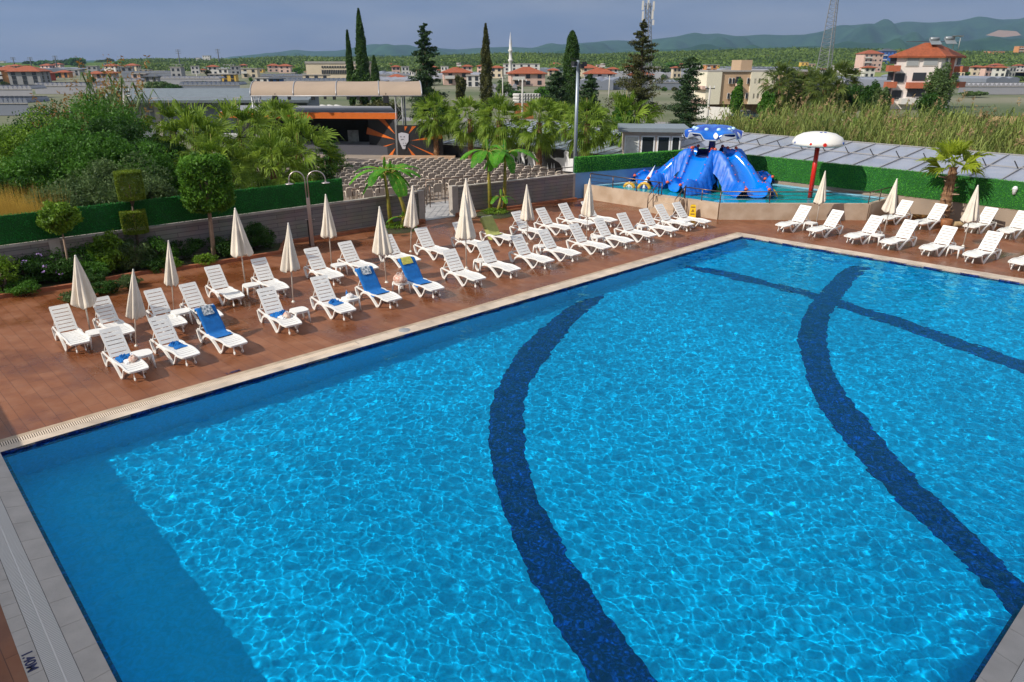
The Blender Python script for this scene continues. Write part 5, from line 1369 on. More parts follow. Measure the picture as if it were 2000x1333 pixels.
palm(AT(540, 40), 330, 'low fan palm left of the shower behind the hedge', 1.2, 0, group='big fan palms behind the left hedge')
# creeper
p = P(975, 322); h = ZAT(252, p.y); C = np.stack([RNG.normal(size=2500) * .22, RNG.normal(size=2500) * .22, RNG.uniform(0, h, 2500)], 1) + np.array([p.x, p.y, 0])
tag(crown('creeper', leaves(C, .13, .5), G_BAN, None), 'bright green creeper climbing one fan palm trunk', 'creeper')
# slim araucaria like conifer among the left palms
def conifer(p, h, rad, m, label, seed, name='conifer', n=14000, ls=.2, tiers=16, base=.12, ragged=.35, power=1.0, cat='tree', group=None, droop=.1, bark=None, topr=.04):
    random.seed(seed); rg = np.random.default_rng(seed); t = thing(name, label, cat, p, 0, group)
    b = MB(); b.tube([(0, 0, 0), (0, 0, h * .5), (0, 0, h * .97)], [max(.06, rad * .09), rad * .06, .02], 7); V = []
    nb = tiers * 7
    for i in range(nb):
        f = base + (1 - base) * (i / nb); z = f * h; r_ = (rad * ((1 - f) ** power) + topr * h * .2) * rg.uniform(1 - ragged, 1 + ragged * .6); a = rg.uniform(0, 6.283)
        end = np.array([math.cos(a) * r_, math.sin(a) * r_, z - r_ * droop + r_ * .15]); st = np.array([0, 0, z])
        if r_ > .35 and i % 2 == 0: b.tube([tuple(st), tuple(end)], [.035, .01], 4)
        k = max(6, int(n / nb * (.3 + r_ / rad))); s = rg.uniform(.15, 1.02, (k, 1)); C = st + (end - st) * s + rg.normal(size=(k, 3)) * np.array([.16, .16, .09]) * r_ * (1.15 - s * .6); V.append(C)
    b.build('trunk', bark or m_bark, t); crown('crown', leaves(np.concatenate(V), ls, .38, up=.1), m, t); return t
conifer(AT(648, 47), ZAT(247, 47), 1.35, G_MD, 'young tiered conifer standing before the stage opening', 31, n=6000, ls=.15, tiers=9, droop=-.1)
conifer(AT(640, 43), 1.9, 1.0, G_DK, 'low dark tiered conifer right of the shower heads', 32, n=3000, ls=.14, tiers=5)
def cypress(p, h, r_, m, label, seed, n=12000, ls=.22, round_top=False, ragged=.12):
    rg = np.random.default_rng(seed); t = thing('cypress', label, 'tree', p); f = rg.uniform(.02, 1, n)
    rr = r_ * (np.sin(np.clip(f * 1.0, 0, 1) * math.pi * .5 + .0) * 0 + np.minimum(1, f * 5) ** .5 * ((1 - f ** (4 if round_top else 1.9)) ** (.55 if round_top else .75)))
    a = rg.uniform(0, 6.283, n); lump = 1 + ragged * np.sin(a * 3 + f * 21 + seed) + ragged * .8 * np.sin(a * 5 - f * 37); q = rr * lump * rg.uniform(.62, 1.05, n)
    C = np.stack([np.cos(a) * q, np.sin(a) * q, f * h + .2], 1)
    V = leaves(C, ls, .35, up=2.5); crown('crown', V, m, t); b = MB(); b.tube([(0, 0, 0), (0, 0, h * .9)], [r_ * .2, .03], 6); b.build('trunk', m_bark, t); return t
def far_tree(x, ybase, ytop, wpx, kind, m, label, seed, Y=None, **kw):
    p = P(x, ybase) if Y is None else AT(x, Y); Y = p.y; h = ZAT(ytop, Y); r_ = wpx / 2 / F * (Y * CP + (H - h / 2) * SP)
    f = Y / 90
    if kind == 'cy': return cypress(p, h, r_, m, label, seed, ls=.24 * f, **kw)
    if kind == 'co': return conifer(p, h, r_, m, label, seed, ls=.26 * f, **kw)
    t = thing('broad_tree', label, 'tree', p); C = clumped(kw.get('n', 5000), (r_, r_, h * .42), nclump=38, cr=.32, shell=.5) + np.array([0, 0, h * .58])
    crown('crown', leaves(C, .30 * f, .5), m, t); b = MB(); trunk(b, [(0, 0, 0), (.1, 0, h * .3), (0, 0, h * .6)], .05 * h * .6, .02 * h); b.build('trunk', m_bark, t); return t
far_tree(690, 200, 62, 17, 'cy', G_CYP, 'slim pointed cypress at the left of the group of three', 41, Y=120)
far_tree(714, 200, 20, 28, 'cy', G_CYP, 'tallest dark cypress of the group of three', 42, Y=120, n=16000, round_top=False)
far_tree(737, 200, 112, 22, 'cy', G_CYP, 'short pointed cypress at the right of the group of three', 43, Y=118)
far_tree(706, 205, 140, 50, 'bt', G_CYP, 'dark low tree at the foot of the three cypresses', 44, Y=119)
far_tree(837, 215, 46, 72, 'co', G_PINE, 'broad dark conifer rising above the canopy end', 45, Y=85, n=26000, ragged=.45, power=.55, tiers=20)
far_tree(951, 240, 50, 26, 'cy', G_OLV, 'thin brownish cypress between the conifer and the minaret', 46, Y=88, ragged=.25)
far_tree(1113, 240, 64, 34, 'cy', G_CYP, 'round topped cypress behind the floodlight mast', 47, Y=92, n=15000, round_top=True, ragged=.08)
far_tree(1085, 250, 140, 72, 'co', G_PINE, 'dark shaggy conifer left of the floodlight mast', 48, Y=86, n=14000, power=.45, ragged=.4)
far_tree(1150, 250, 145, 62, 'co', G_PINE, 'dark bushy conifer right of the floodlight mast', 49, Y=84, n=14000, power=.5, ragged=.3)
far_tree(1245, 250, 38, 110, 'co', G_OLV, 'large sparse olive conifer before the antenna mast', 50, Y=86, n=22000, power=.8, ragged=.6, tiers=14, droop=-.05)
far_tree(1335, 250, 112, 72, 'co', G_PINE, 'dark tangled conifer right of the hut', 51, Y=66, n=16000, power=.35, ragged=.5)
far_tree(1215, 240, 190, 46, 'cy', G_MD, 'small green columnar bush left of the olive conifer', 52, Y=80)
far_tree(870, 250, 200, 60, 'bt', G_DK, 'dark bush behind the palms by the sunburst wall', 53, Y=80)
far_tree(745, 250, 196, 120, 'bt', G_OLV, 'brown green thicket under the canopy', 54, Y=82, n=7000)
far_tree(690, 250, 205, 80, 'bt', G_OLV, 'brown green thicket behind the stage roof', 55, Y=86, n=6000)
far_tree(470, 232, 198, 60, 'bt', G_MD, 'bush beside the grey shed under the canopy', 56, Y=84)
far_tree(560, 232, 202, 70, 'bt', G_MD, 'bush left of the stacked concrete pipes', 57, Y=80)
far_tree(900, 235, 140, 22, 'bt', G_OLV, 'small palm like tree before the pale block with red roof', 58, Y=130)

# right palm by the hedge
p = P(1838, 436); h = ZAT(327, p.y)
rp = thing('trimmed_palm', 'short trimmed fan palm with shaggy brown trunk by the bright hedge', 'palm tree', p)
palm_trunk(h, .30, .16, 9).build('trunk', m_fib, rp)
c = npmesh('crown', palm_crown(15, .95, 12, pet=.72, emin=-2, emax=80, w=.075, dr=.3), 4, leafmat('palm_leaf_bright', (.15, .22, .01), (.38, .46, .04), trans=.5), rp); c.location = (0, 0, h)
b = MB(); 
for k in range(8): a = k * 1.3; b.tube([(.2 * math.cos(a), .2 * math.sin(a), h * .15 + k * .25), (.55 * math.cos(a), .55 * math.sin(a), h * .15 + k * .25 + .05)], [.05, .02], 4)
b.build('cut_stubs', m_barkl, rp)
q = P(1846, 446); tb = thing('wooden_tub', 'small brown wooden tub at the foot of the trimmed palm', 'tub', q); b = MB(); b.lathe([(0, 0), (.20, 0), (.26, .2), (.24, .42), (.21, .42), (.2, .36), (0, .36)], 14); b.build('body', mat('tub_wood', (.24, .09, .03), .7, var=.3, scale=7), tb)
q = P(1868, 446); b = MB(); b.tube([q + Vector((-.35, -.05, .12)), q + Vector((-.1, 0, .17)), q + Vector((.2, .05, .17)), q + Vector((.42, .1, .13))], [.08, .14, .14, .08], 10); tag(b.build('sandbag', mat('tan_sack', (.42, .30, .16), .9, var=.2)), 'tan sack lying right of the wooden tub', 'sack')
q = P(1793, 428); b = MB(); b.tube([q + Vector((-.4, 0, .12)), q + Vector((.4, -.1, .12))], [.13, .10], 9); tag(b.build('log', mat('log_wood', (.22, .11, .03), .9, var=.3)), 'short brown log behind the right hand loungers', 'log')

# ------------------------------------------------------------------ banana plants
def banana(p, stems, label, seed):
    random.seed(seed); t = thing('banana_plant', label, 'banana plant', p)
    m_st = mat('banana_stem', (.34, .26, .03), .6, col2=(.16, .17, .03), scale=4)
    for (dx, dy, h, lx) in stems:
        b = MB(); top = Vector((dx + lx, dy, h)); b.tube([(dx, dy, 0), (dx + lx * .4, dy, h * .5), tuple(top)], [.115, .085, .055], 10); b.build('stem', m_st, t)
        nl = 10 if h > 2 else 5
        for i in range(nl):
            az = i * 2.4 + seed; L_ = random.uniform(1.5, 2.1) * (h / 3) ** .4 * (1 if i else .5); up_ = random.uniform(.25, 1.0) if i > 0 else 2.6; W_ = .135 * L_ if i else .07
            d = Vector((math.cos(az), math.sin(az), 0)); s = Vector((-d.y, d.x, 0)); rows = []; n_ = 26; q = Vector(top); v = (d + Vector((0, 0, up_))).normalized(); rw = []
            for k in range(n_):
                tt = k / (n_ - 1); q = q + v * (L_ / n_); v = (v + Vector((0, 0, -.055 * (1.6 - min(1.2, up_ * .5))))).normalized()
                w = 0 if tt < .12 else W_ * math.sin(min(1, (tt - .12) / .88) * math.pi) ** .55 * (1 if tt < .97 else .5); rw.append((Vector(q), w))
            for sd in (-1, 1):
                b2 = MB(); V = []
                for k in range(n_ - 1):
                    (a, wa), (c, wc) = rw[k], rw[k + 1]
                    if wc < .01: continue
                    gap = random.uniform(0, .22) if random.random() < .45 else 0
                    e = (c - a); f = Vector((0, 0, -.25 * wa))
                    V.append([a, c, c + s * sd * wc + f - e * gap, a + s * sd * wa + f])
                if sd == -1: VV = V
                else: VV += V
            npmesh('leaf', np.array([[tuple(z) for z in k] for k in VV]), 4, G_BAN, t)
            b = MB(); b.tube([tuple(k[0]) for k in rw[::5]], [.028, .022, .016, .01, .008, .005][:len(rw[::5])], 5); b.build('leaf_rib', m_st, t)
    return t
banana(P(764, 446), [(0, 0, 2.55, -.15), (.85, .1, 2.45, -.75), (.5, -.2, .5, .1)], 'banana plant with crossing yellow stems left of the gate gap', 5)
banana(P(958, 416), [(0, 0, 3.0, -.12), (.72, .15, 2.9, .05), (.4, -.1, .8, .15)], 'banana plant with two upright stems before the right block wall', 8)
for (x, y), lb in (((775, 448), 'small grassy planting bed round the left banana plant'), ((965, 420), 'small planting bed round the right banana plant')):
    p = P(x, y); b = MB(); b.lathe([(0, .06), (.95, .05), (1.0, .0)], 18, c=(p.x, p.y, 0)); o = b.build('flower_bed', soil); tag(o, lb, 'flower bed')
    o = bush(p + Vector((0, .1, .03)), .85, .3, G_LT, 'low grass tufts round the %s banana plant' % ('left' if x < 800 else 'right'), 'plant', n=1500, ls=.07, name='grass_tufts', stems=False)

# ------------------------------------------------------------------ reeds
def reeds(name, label, pts_fn, n, hmin, hmax, mats, plume=.05, seed=1, blades=7, pw=.05, bw=.034):
    rg = np.random.default_rng(seed); P0 = pts_fn(rg, n); V = []; M_ = []
    hh = rg.uniform(hmin, hmax, n) * (.86 + .22 * np.sin(P0[:, 0] * .7 + P0[:, 1] * .4) + .12 * np.sin(P0[:, 0] * 1.9 - P0[:, 1])); lean_ = rg.normal(size=(n, 2)) * .15 + np.array([.12, .02])
    for j in range(blades):
        f0 = rg.uniform(.05, .8, n) if j else np.zeros(n); ln = hh * rg.uniform(.18, .34, n) if j else hh
        a = rg.uniform(0, 6.283, n); d = np.stack([np.cos(a), np.sin(a)], 1)
        b0 = np.concatenate([P0 + lean_ * hh[:, None] * f0[:, None], (hh * f0)[:, None]], 1)
        if j == 0:
            tip = np.concatenate([P0 + lean_ * hh[:, None], hh[:, None]], 1); mid = (b0 + tip) / 2; w = .018
        else:
            tip = b0 + np.concatenate([d * (ln * .7)[:, None], (ln * rg.uniform(-.1, .5, n))[:, None]], 1); mid = b0 + np.concatenate([d * (ln * .4)[:, None], (ln * .62)[:, None]], 1); w = bw
        s = np.stack([-np.sin(a), np.cos(a), np.zeros(n)], 1) * w
        V.append(np.stack([b0 - s * .6, b0 + s * .6, mid + s, mid - s], 1)); V.append(np.stack([mid - s, mid + s, tip + s * .1, tip - s * .1], 1)); M_ += [0 if j else 1] * (2 * n)
    k = int(n * plume * 10); sel = rg.integers(0, n, int(n * plume))
    for i in sel:
        base = np.array([P0[i, 0] + lean_[i, 0] * hh[i], P0[i, 1] + lean_[i, 1] * hh[i], hh[i] * .98]); dr = np.array([lean_[i, 0] * 2.0, lean_[i, 1], 1.0]); L_ = rg.uniform(.4, .8)
        C = base + dr * (rg.uniform(0, L_, (12, 1))) + rg.normal(size=(12, 3)) * pw; V.append(leaves(C, .22, .3, up=3)); M_ += [2] * 12
    o = npmesh(name, np.concatenate(V), 4, mats, matidx=M_); return tag(o, label, 'reeds', kind='stuff')
G_REED = leafmat('reed_leaf', (.10, .15, .03), (.27, .33, .08), .35); G_REEDS = leafmat('reed_stem', (.20, .22, .07), (.38, .36, .13), .5); G_PLU = leafmat('reed_plume', (.30, .20, .09), (.42, .31, .17))
e = (HR - HC).normalized(); nn = Vector((-e.y, e.x, 0)); nn = nn if nn.y > 0 else -nn
def rfn(rg, n):
    s = rg.uniform(-6, 34, n); d = 8.0 + rg.uniform(0, 1, n) ** 1.3 * 18; return np.stack([HC.x + e.x * s + nn.x * d, HC.y + e.y * s + nn.y * d], 1)
def rfn2(rg, n):
    s = rg.uniform(17, 42, n); d = 7.8 + rg.uniform(0, 1, n) * 10; return np.stack([HC.x + e.x * s + nn.x * d, HC.y + e.y * s + nn.y * d], 1)
reeds('reed_bed', 'wide bed of green reeds behind the right hand glass roof', rfn, 10500, 2.1, 4.3, [G_REED, G_REEDS, G_PLU], .05, 4)
reeds('reed_bed', 'taller reeds in front of the pale villa at the right', rfn2, 5200, 3.2, 5.6, [G_REED, G_REEDS, G_PLU], .06, 5)
def rfn3(rg, n):
    Y = rg.uniform(44, 52, n); x = rg.uniform(90, 245, n); return np.stack([AT(0, 1).x * 0 + (x - 1000) / F * (Y * CP + 5 * SP), Y], 1)
reeds('reed_bed', 'reeds with brown plumes rising behind the wild shrubs at the left', rfn3, 700, 3.6, 6.2, [G_GY, G_REEDS, leafmat('plume_brown', (.26, .13, .03), (.42, .22, .06))], .30, 6, bw=.06, pw=.13)

for i, (x, Y, r_, h, m) in enumerate(((1395, 62, 1.6, 2.6, G_GY), (1455, 66, 1.8, 2.8, G_LT), (1560, 60, 1.6, 3.0, G_GY), (1655, 58, 1.9, 3.1, G_MD), (1760, 60, 2.2, 3.2, G_OLV), (1835, 62, 2.6, 3.9, G_DK), (1905, 60, 2.4, 3.8, G_OLV), (1975, 52, 2.2, 3.8, G_LT))):
    bush(AT(x, Y), r_, h, m, 'wild bush growing among the reeds, %s from the left' % ordn(i), 'bush', n=5000, ls=.17, name='reed_bush', stems=False)
# ------------------------------------------------------------------ the plain, town, hills
def farp(x, y): return P(x, y)
m_win = mat('far_window', (.035, .04, .05), .25)
COLS = {'white': (.62, .60, .57), 'cream': (.62, .52, .38), 'pink': (.62, .43, .36), 'yellow': (.66, .42, .08), 'orange': (.58, .26, .10), 'grey': (.30, .30, .31), 'blue': (.06, .15, .42), 'tan': (.45, .32, .21), 'red': (.40, .07, .04)}
def wmat(c): return mat('wall_' + c, COLS[c], .8, var=.05, scale=.4)
m_tile_r = mat('roof_tile_red', (.30, .075, .028), .7, var=.22, scale=2.5, bump=.5, bscale=12); m_flat = mat('roof_concrete', (.33, .31, .29), .8, var=.1)
m_dkroof = mat('roof_dark', (.07, .08, .10), .6)
def house(p, w, d, fl, col, roof, rz, label, name='house', cat='house', wins=None, fh=2.7, trim=None, balc=0, group=None, heater=False, z0=0.0, hipin=.0):
    t = thing(name, label, cat, p, rz, group); h = fl * fh
    b = MB(); b.box((0, 0, h / 2 + z0 / 2), (w, d, h + z0)); wl = b.build('wall', wmat(col), t)
    if roof in ('hip', 'dark'):
        o = .7; rh = min(w, d) * .22; rl = max(0, w - d) / 2; b = MB()
        vs = [(-w / 2 - o, -d / 2 - o, h), (w / 2 + o, -d / 2 - o, h), (w / 2 + o, d / 2 + o, h), (-w / 2 - o, d / 2 + o, h), (-rl, 0, h + rh), (rl, 0, h + rh)]
        b.add(vs + [(v[0], v[1], h - .2) for v in vs[:4]], [(0, 1, 5, 4), (2, 3, 4, 5), (1, 2, 5), (3, 0, 4), (0, 6, 7, 1), (1, 7, 8, 2), (2, 8, 9, 3), (3, 9, 6, 0), (9, 8, 7, 6)]); rf = b.build('roof', m_tile_r if roof == 'hip' else m_dkroof, t)
    else:
        b = MB(); b.box((0, 0, h + .15), (w + .5, d + .5, .32)); rf = b.build('roof', m_flat, t); rh = .3
    if heater:
        b = MB(); b.box((w * .1, -d * .1, h + rh + .5), (1.6, 1.0, .06), M=Matrix.Rotation(R(30), 4, 'X')); b.tube([(w * .1 - .8, .2, h + rh + 1.1), (w * .1 + .8, .2, h + rh + 1.1)], .28, 8); b.tube([(w * .1, .2, h), (w * .1, .2, h + rh + 1)], .1, 5); b.build('water_heater', m_flat, rf)
    nw = wins if wins is not None else max(2, min(5, int(w / 3.2)))
    for f in range(fl):
        for i in range(nw):
            x = (i + .5) / nw * w - w / 2; b = MB(); b.box((x, -d / 2 - .03, (f + .55) * fh), (min(1.3, w / nw * .45), .1, 1.25)); b.build('window', m_win, t)
        if d > 6:
            for i in range(2): b = MB(); b.box((w / 2 + .03, (i - .5) * d * .45, (f + .55) * fh), (.1, 1.1, 1.2)); b.build('window', m_win, t)
    for f in range(1, 1 + balc):
        x = -w * .28; b = MB(); b.box((x, -d / 2 - .6, f * fh + .06), (w * .36, 1.2, .12)); b.box((x, -d / 2 - 1.17, f * fh + .55), (w * .36, .08, .9)); b.build('balcony', wmat(trim or 'white'), t)
    return t
# (picture x, base y, width px, floors, colour, roof, label)
def phouse(x, yb, wpx, fl, col, roof, lb, rz=0, dr=.8, **kw):
    p = farp(x, yb); k = (p.y * CP + H * SP) / F; w = wpx * k; fh = kw.pop('hpx', None)
    if fh: kw['fh'] = max(1.0, fh * k / fl)
    else: kw['fh'] = 2.9
    return house(p, w, w * dr, fl, col, roof, R(rz), lb, **kw)
HS = [
 (22, 163, 40, 3, 'orange', 'hip', 'orange and white block with dark red roof at the far left edge', 12, dict(hpx=24, balc=2)),
 (62, 165, 56, 3, 'grey', 'hip', 'grey three storey block with dark red roof at the far left', 8, dict(hpx=24)),
 (88, 158, 30, 2, 'red', 'hip', 'reddish house at the right end of the grey far left block', 0, dict(hpx=14)),
 (128, 152, 22, 2, 'orange', 'hip', 'small orange roofed house behind the brown reed plumes', 5, dict(hpx=10)),
 (150, 148, 24, 2, 'grey', 'flat', 'small grey flat house behind the reed plumes', 0, dict(hpx=10)),
 (192, 158, 26, 2, 'pink', 'hip', 'pink house with orange roof above the tallest shrub', 6, dict(hpx=13, balc=1)),
 (217, 160, 24, 2, 'grey', 'hip', 'grey house right of the pink house with orange roof', -4, dict(hpx=16)),
 (276, 160, 26, 2, 'pink', 'flat', 'pink white house below the small cream house', 8, dict(hpx=14)),
 (300, 160, 26, 2, 'grey', 'dark', 'blue roofed grey house beside the pink white house', 0, dict(hpx=10)),
 (285, 146, 20, 2, 'cream', 'flat', 'small cream house with open balcony on the left plain', 0, dict(hpx=8)),
 (315, 147, 26, 1, 'grey', 'flat', 'low grey shed with a white dish on the left plain', 0, dict(hpx=7)),
 (334, 126, 12, 2, 'white', 'flat', 'tiny green white house on the left rise', 0, dict(hpx=7)),
 (372, 124, 9, 2, 'orange', 'flat', 'tiny orange house on the left rise', 0, dict(hpx=6)),
 (382, 124, 8, 1, 'orange', 'flat', 'tiny low orange house on the left rise', 0, dict(hpx=3)),
 (390, 119, 8, 1, 'white', 'flat', 'tiny white house on top of the left rise', 0, dict(hpx=5)),
 (407, 118, 14, 2, 'white', 'flat', 'small red and white building on top of the left rise', 0, dict(hpx=8)),
 (424, 162, 22, 2, 'grey', 'flat', 'lilac grey house left of the bright yellow house', 0, dict(hpx=15)),
 (440, 152, 20, 2, 'white', 'flat', 'white house behind the bright yellow house', 0, dict(hpx=15)),
 (451, 163, 26, 2, 'yellow', 'flat', 'bright yellow house left of the canopy', 6, dict(hpx=16)),
 (491, 153, 30, 2, 'cream', 'flat', 'cream and yellow house above the left canopy end', 6, dict(hpx=17, balc=1)),
 (508, 142, 16, 1, 'yellow', 'flat', 'small yellow rooftop house above the canopy', 0, dict(hpx=6)),
 (515, 162, 26, 1, 'white', 'flat', 'low white shed above the canopy', 0, dict(hpx=8)),
 (540, 163, 24, 1, 'blue', 'dark', 'low blue shed above the canopy', 0, dict(hpx=9)),
 (622, 160, 50, 2, 'cream', 'flat', 'cream low building below the long hotel block', 4, dict(hpx=12)),
 (775, 160, 34, 1, 'white', 'hip', 'low white house with red roof right of the cypresses', 0, dict(hpx=8)),
 (800, 165, 30, 1, 'white', 'flat', 'low white warehouse behind the broad conifer', 0, dict(hpx=8)),
 (892, 166, 52, 2, 'pink', 'hip', 'pale block with red roof and solar panels left of the brown cypress', 8, dict(hpx=23, balc=1, heater=True)),
 (925, 170, 26, 2, 'white', 'flat', 'white gabled house beside the thin brownish cypress', 0, dict(hpx=20)),
 (1028, 168, 66, 2, 'pink', 'hip', 'cream villa with large orange red roof below the minaret', 6, dict(hpx=23, balc=1)),
 (1018, 146, 70, 3, 'white', 'flat', 'long white hotel block behind the minaret', 0, dict(hpx=19)),
 (1080, 148, 20, 2, 'cream', 'hip', 'cream house with red roof left of the round topped cypress', 0, dict(hpx=10)),
 (1150, 150, 32, 2, 'cream', 'hip', 'cream house with red roof right of the floodlight mast', 0, dict(hpx=16)),
 (1170, 165, 58, 2, 'white', 'hip', 'white house with red roof and a grey solar panel', -5, dict(hpx=20, heater=True)),
 (1196, 148, 20, 2, 'white', 'hip', 'white house with red roof left of the olive conifer', 0, dict(hpx=12)),
 (1172, 138, 16, 2, 'pink', 'flat', 'small pink house behind the red roofed white house', 0, dict(hpx=10)),
 (1250, 165, 40, 2, 'pink', 'hip', 'pink house half hidden by the large olive conifer', 0, dict(hpx=18)),
 (1385, 149, 22, 3, 'orange', 'flat', 'orange brown block left of the cream apartments', 5, dict(hpx=20, balc=2)),
 (1399, 140, 8, 2, 'yellow', 'flat', 'narrow yellow house beside the orange brown block', 0, dict(hpx=12)),
 (1386, 168, 32, 1, 'red', 'hip', 'low house with dull red roof left of the cream apartments', 0, dict(hpx=10)),
 (1405, 119, 12, 1, 'white', 'flat', 'small white house on the green rise', 0, dict(hpx=6)),
 (1418, 131, 18, 2, 'white', 'hip', 'white house with red roof above the apartments', 0, dict(hpx=9)),
 (1497, 114.9, 13, 1, 'cream', 'hip', 'small cream house on the crest of the plain', 0, dict(hpx=5)),
 (1480, 137, 24, 1, 'orange', 'flat', 'orange rooftop house behind the apartments', 0, dict(hpx=8)),
 (1530, 139, 12, 1, 'yellow', 'flat', 'small yellow house right behind the apartments', 0, dict(hpx=6)),
 (1568, 138, 14, 2, 'yellow', 'flat', 'yellow house behind the three palms', 0, dict(hpx=15)),
 (1582, 138, 14, 2, 'tan', 'flat', 'tan house right of the yellow house behind the palms', 0, dict(hpx=12)),
 (1598, 114.9, 15, 1, 'white', 'flat', 'small white house on the crest left of the leaning mast', 0, dict(hpx=5)),
 (1643, 131, 32, 1, 'tan', 'hip', 'row of tan houses right of the leaning mast', 0, dict(hpx=7)),
 (1658, 146, 26, 2, 'white', 'flat', 'small white modern house before the pink tower block', 0, dict(hpx=11)),
 (1693, 141, 38, 4, 'pink', 'hip', 'pink balconied block left of the pale villa', 5, dict(hpx=33, balc=3)),
 (1725, 136, 28, 4, 'blue', 'dark', 'bright blue block just left of the pale villa', 0, dict(hpx=33, balc=3)),
 (1745, 120, 26, 2, 'white', 'hip', 'white house with red roof behind the pale villa', 0, dict(hpx=16)),
 (1935, 106.2, 30, 1, 'orange', 'flat', 'low orange building on the slope right of the pale villa', 0, dict(hpx=5)),
 (1988, 106, 24, 3, 'orange', 'flat', 'orange brown block at the upper right edge', 0, dict(hpx=14, balc=2)),
 (1998, 132, 34, 4, 'white', 'flat', 'white block with yellow balconies at the right edge', -15, dict(hpx=28, balc=3, trim='yellow')),
]
TERR = []
def gz(x, y):  # crest lift for buildings that stand on the rise
    return 0
for x, yb, wpx, fl, col, roof, lb, rz, kw in HS:
    y_ = yb; lift = 0.0
    if yb < 128:   # stands on rising ground about 1500 m off
        Yd = 1100; p = AT(x, Yd, 0); z = ZAT(yb, Yd); p = Vector((p.x, Yd, max(z, 0)))
        k = (p.y * CP) / F; w = wpx * k; kw = dict(kw); hp = kw.pop('hpx'); kw['fh'] = hp * k / fl
        house(p, w, w * .6, fl, col, roof, R(rz), lb, z0=0, **kw)
    else: phouse(x, yb, wpx, fl, col, roof, lb, rz, **kw)
# long hotel block with arcade of windows
p = farp(665, 160); k = (p.y * CP + H * SP) / F
t = thing('hotel_block', 'long white hotel block with rows of dark windows left of the cypresses', 'building', p, R(2)); w = 120 * k; h = 33 * k
b = MB(); b.box((0, 0, h / 2), (w, w * .3, h)); b.build('wall', wmat('cream'), t); b = MB(); b.box((0, 0, h + .4), (w * 1.02, w * .32, .8)); b.build('roof', m_flat, t)
for f, (zz, hh, c) in enumerate(((.82, .10, 18), (.55, .22, 26))):
    for i in range(c): b = MB(); b.box((-w * .26 + w * .74 * (i + .5) / c, -w * .15 - .1, h * zz), (w * .74 / c * .55, .3, h * hh)); b.build('window', m_win, t)
# minaret
p = farp(997, 160); k = (p.y * CP) / F; t = thing('minaret', 'slender white minaret with two balconies and a pointed spire', 'minaret', p)
hh = 90 * k; r_ = 3.2 * k
b = MB(); b.lathe([(r_ * 1.35, 0), (r_ * 1.3, hh * .2), (r_, hh * .24), (r_, hh * .40), (r_ * 1.5, hh * .425), (r_ * 1.5, hh * .45), (r_ * .95, hh * .455), (r_ * .9, hh * .60), (r_ * 1.35, hh * .62), (r_ * 1.35, hh * .645), (r_ * .85, hh * .65), (r_ * .8, hh * .78)], 14); b.build('shaft', wmat('white'), t)
b = MB(); b.lathe([(r_ * .85, hh * .78), (r_ * .3, hh * .93), (.05, hh)], 14); b.build('spire', mat('spire_pale', (.55, .57, .62), .5), t)

# apartment block with tan and cream fronts
def near_block():
    p = P(1466, 222); k = (p.y * CP + (H - 3) * SP) / F; t = thing('apartment_block', 'cream and tan apartment block with flat roof right of the conifers', 'apartment block', p, R(4))
    z1 = ZAT(141, p.y); w = 200 * k; base = ZAT(203, p.y)
    segs = [(-100, -71, 'cream'), (-71, -14, 'tan'), (-14, 32, 'cream'), (32, 100, 'tan')]
    for a, c, col in segs: b = MB(); dd = .25 if col == 'cream' else 0; b.box(((a + c) / 2 * k, 3 - dd / 2, (z1 + base) / 2), ((c - a) * k, 8 + dd, z1 - base)); b.build('wall', mat('block_' + col, (.74, .69, .55) if col == 'cream' else (.52, .36, .23), .8, var=.04), t)
    b = MB(); b.box((0, 3.4, base / 2), (w * .94, 6.5, base)); b.build('ground_storey', mat('dim_base', (.20, .13, .09), .9), t)
    for a, c, _ in segs: b = MB(); b.box(((a + c) / 2 * k, 3, z1 + .12), ((c - a) * k - .1, 8.4, .22)); b.build('roof', m_flat, t)
    b = MB(); b.box((-14 * k, 3, z1 + .9), (22 * k, 4, 1.5)); b.build('stair_tower', wmat('tan'), t)
    m_wf = wmat('white')
    for row, yy in ((0, 158), (1, 187)):
        z = ZAT(yy, p.y)
        for x in (1409, 1416, 1445, 1459, 1467, 1493, 1501, 1530, 1542):
            b = MB(); xx = (x - 1466) * k + .2; b.box((xx, -1.16, z), (5.0 * k, .1, 11 * k)); f = b.build('window', m_wf, t); b = MB(); b.box((xx, -1.23, z), (3.6 * k, .04, 9.5 * k)); b.build('pane', m_win, f)
        for x in (1428, 1480, 1520):
            b = MB(); b.box(((x - 1466) * k, -1.17, z - .1), (9 * k, .1, 18 * k)); b.build('recess', m_win, t)
            b = MB(); b.box(((x - 1466) * k, -1.5, z - 7 * k), (10 * k, .6, 5 * k)); b.build('balcony', wmat('pink'), t)
    for yy in (171, 199): b = MB(); b.box((-104 * k, 1, ZAT(yy, p.y)), (9 * k, 5, 6 * k)); b.build('balcony', wmat('pink'), t)
near_block()
p = P(1590, 205); phouse(1600, 213, 74, 2, 'grey', 'dark', 'low dark roofed house between the apartments and the palms', 3, dr=.6, hpx=46)
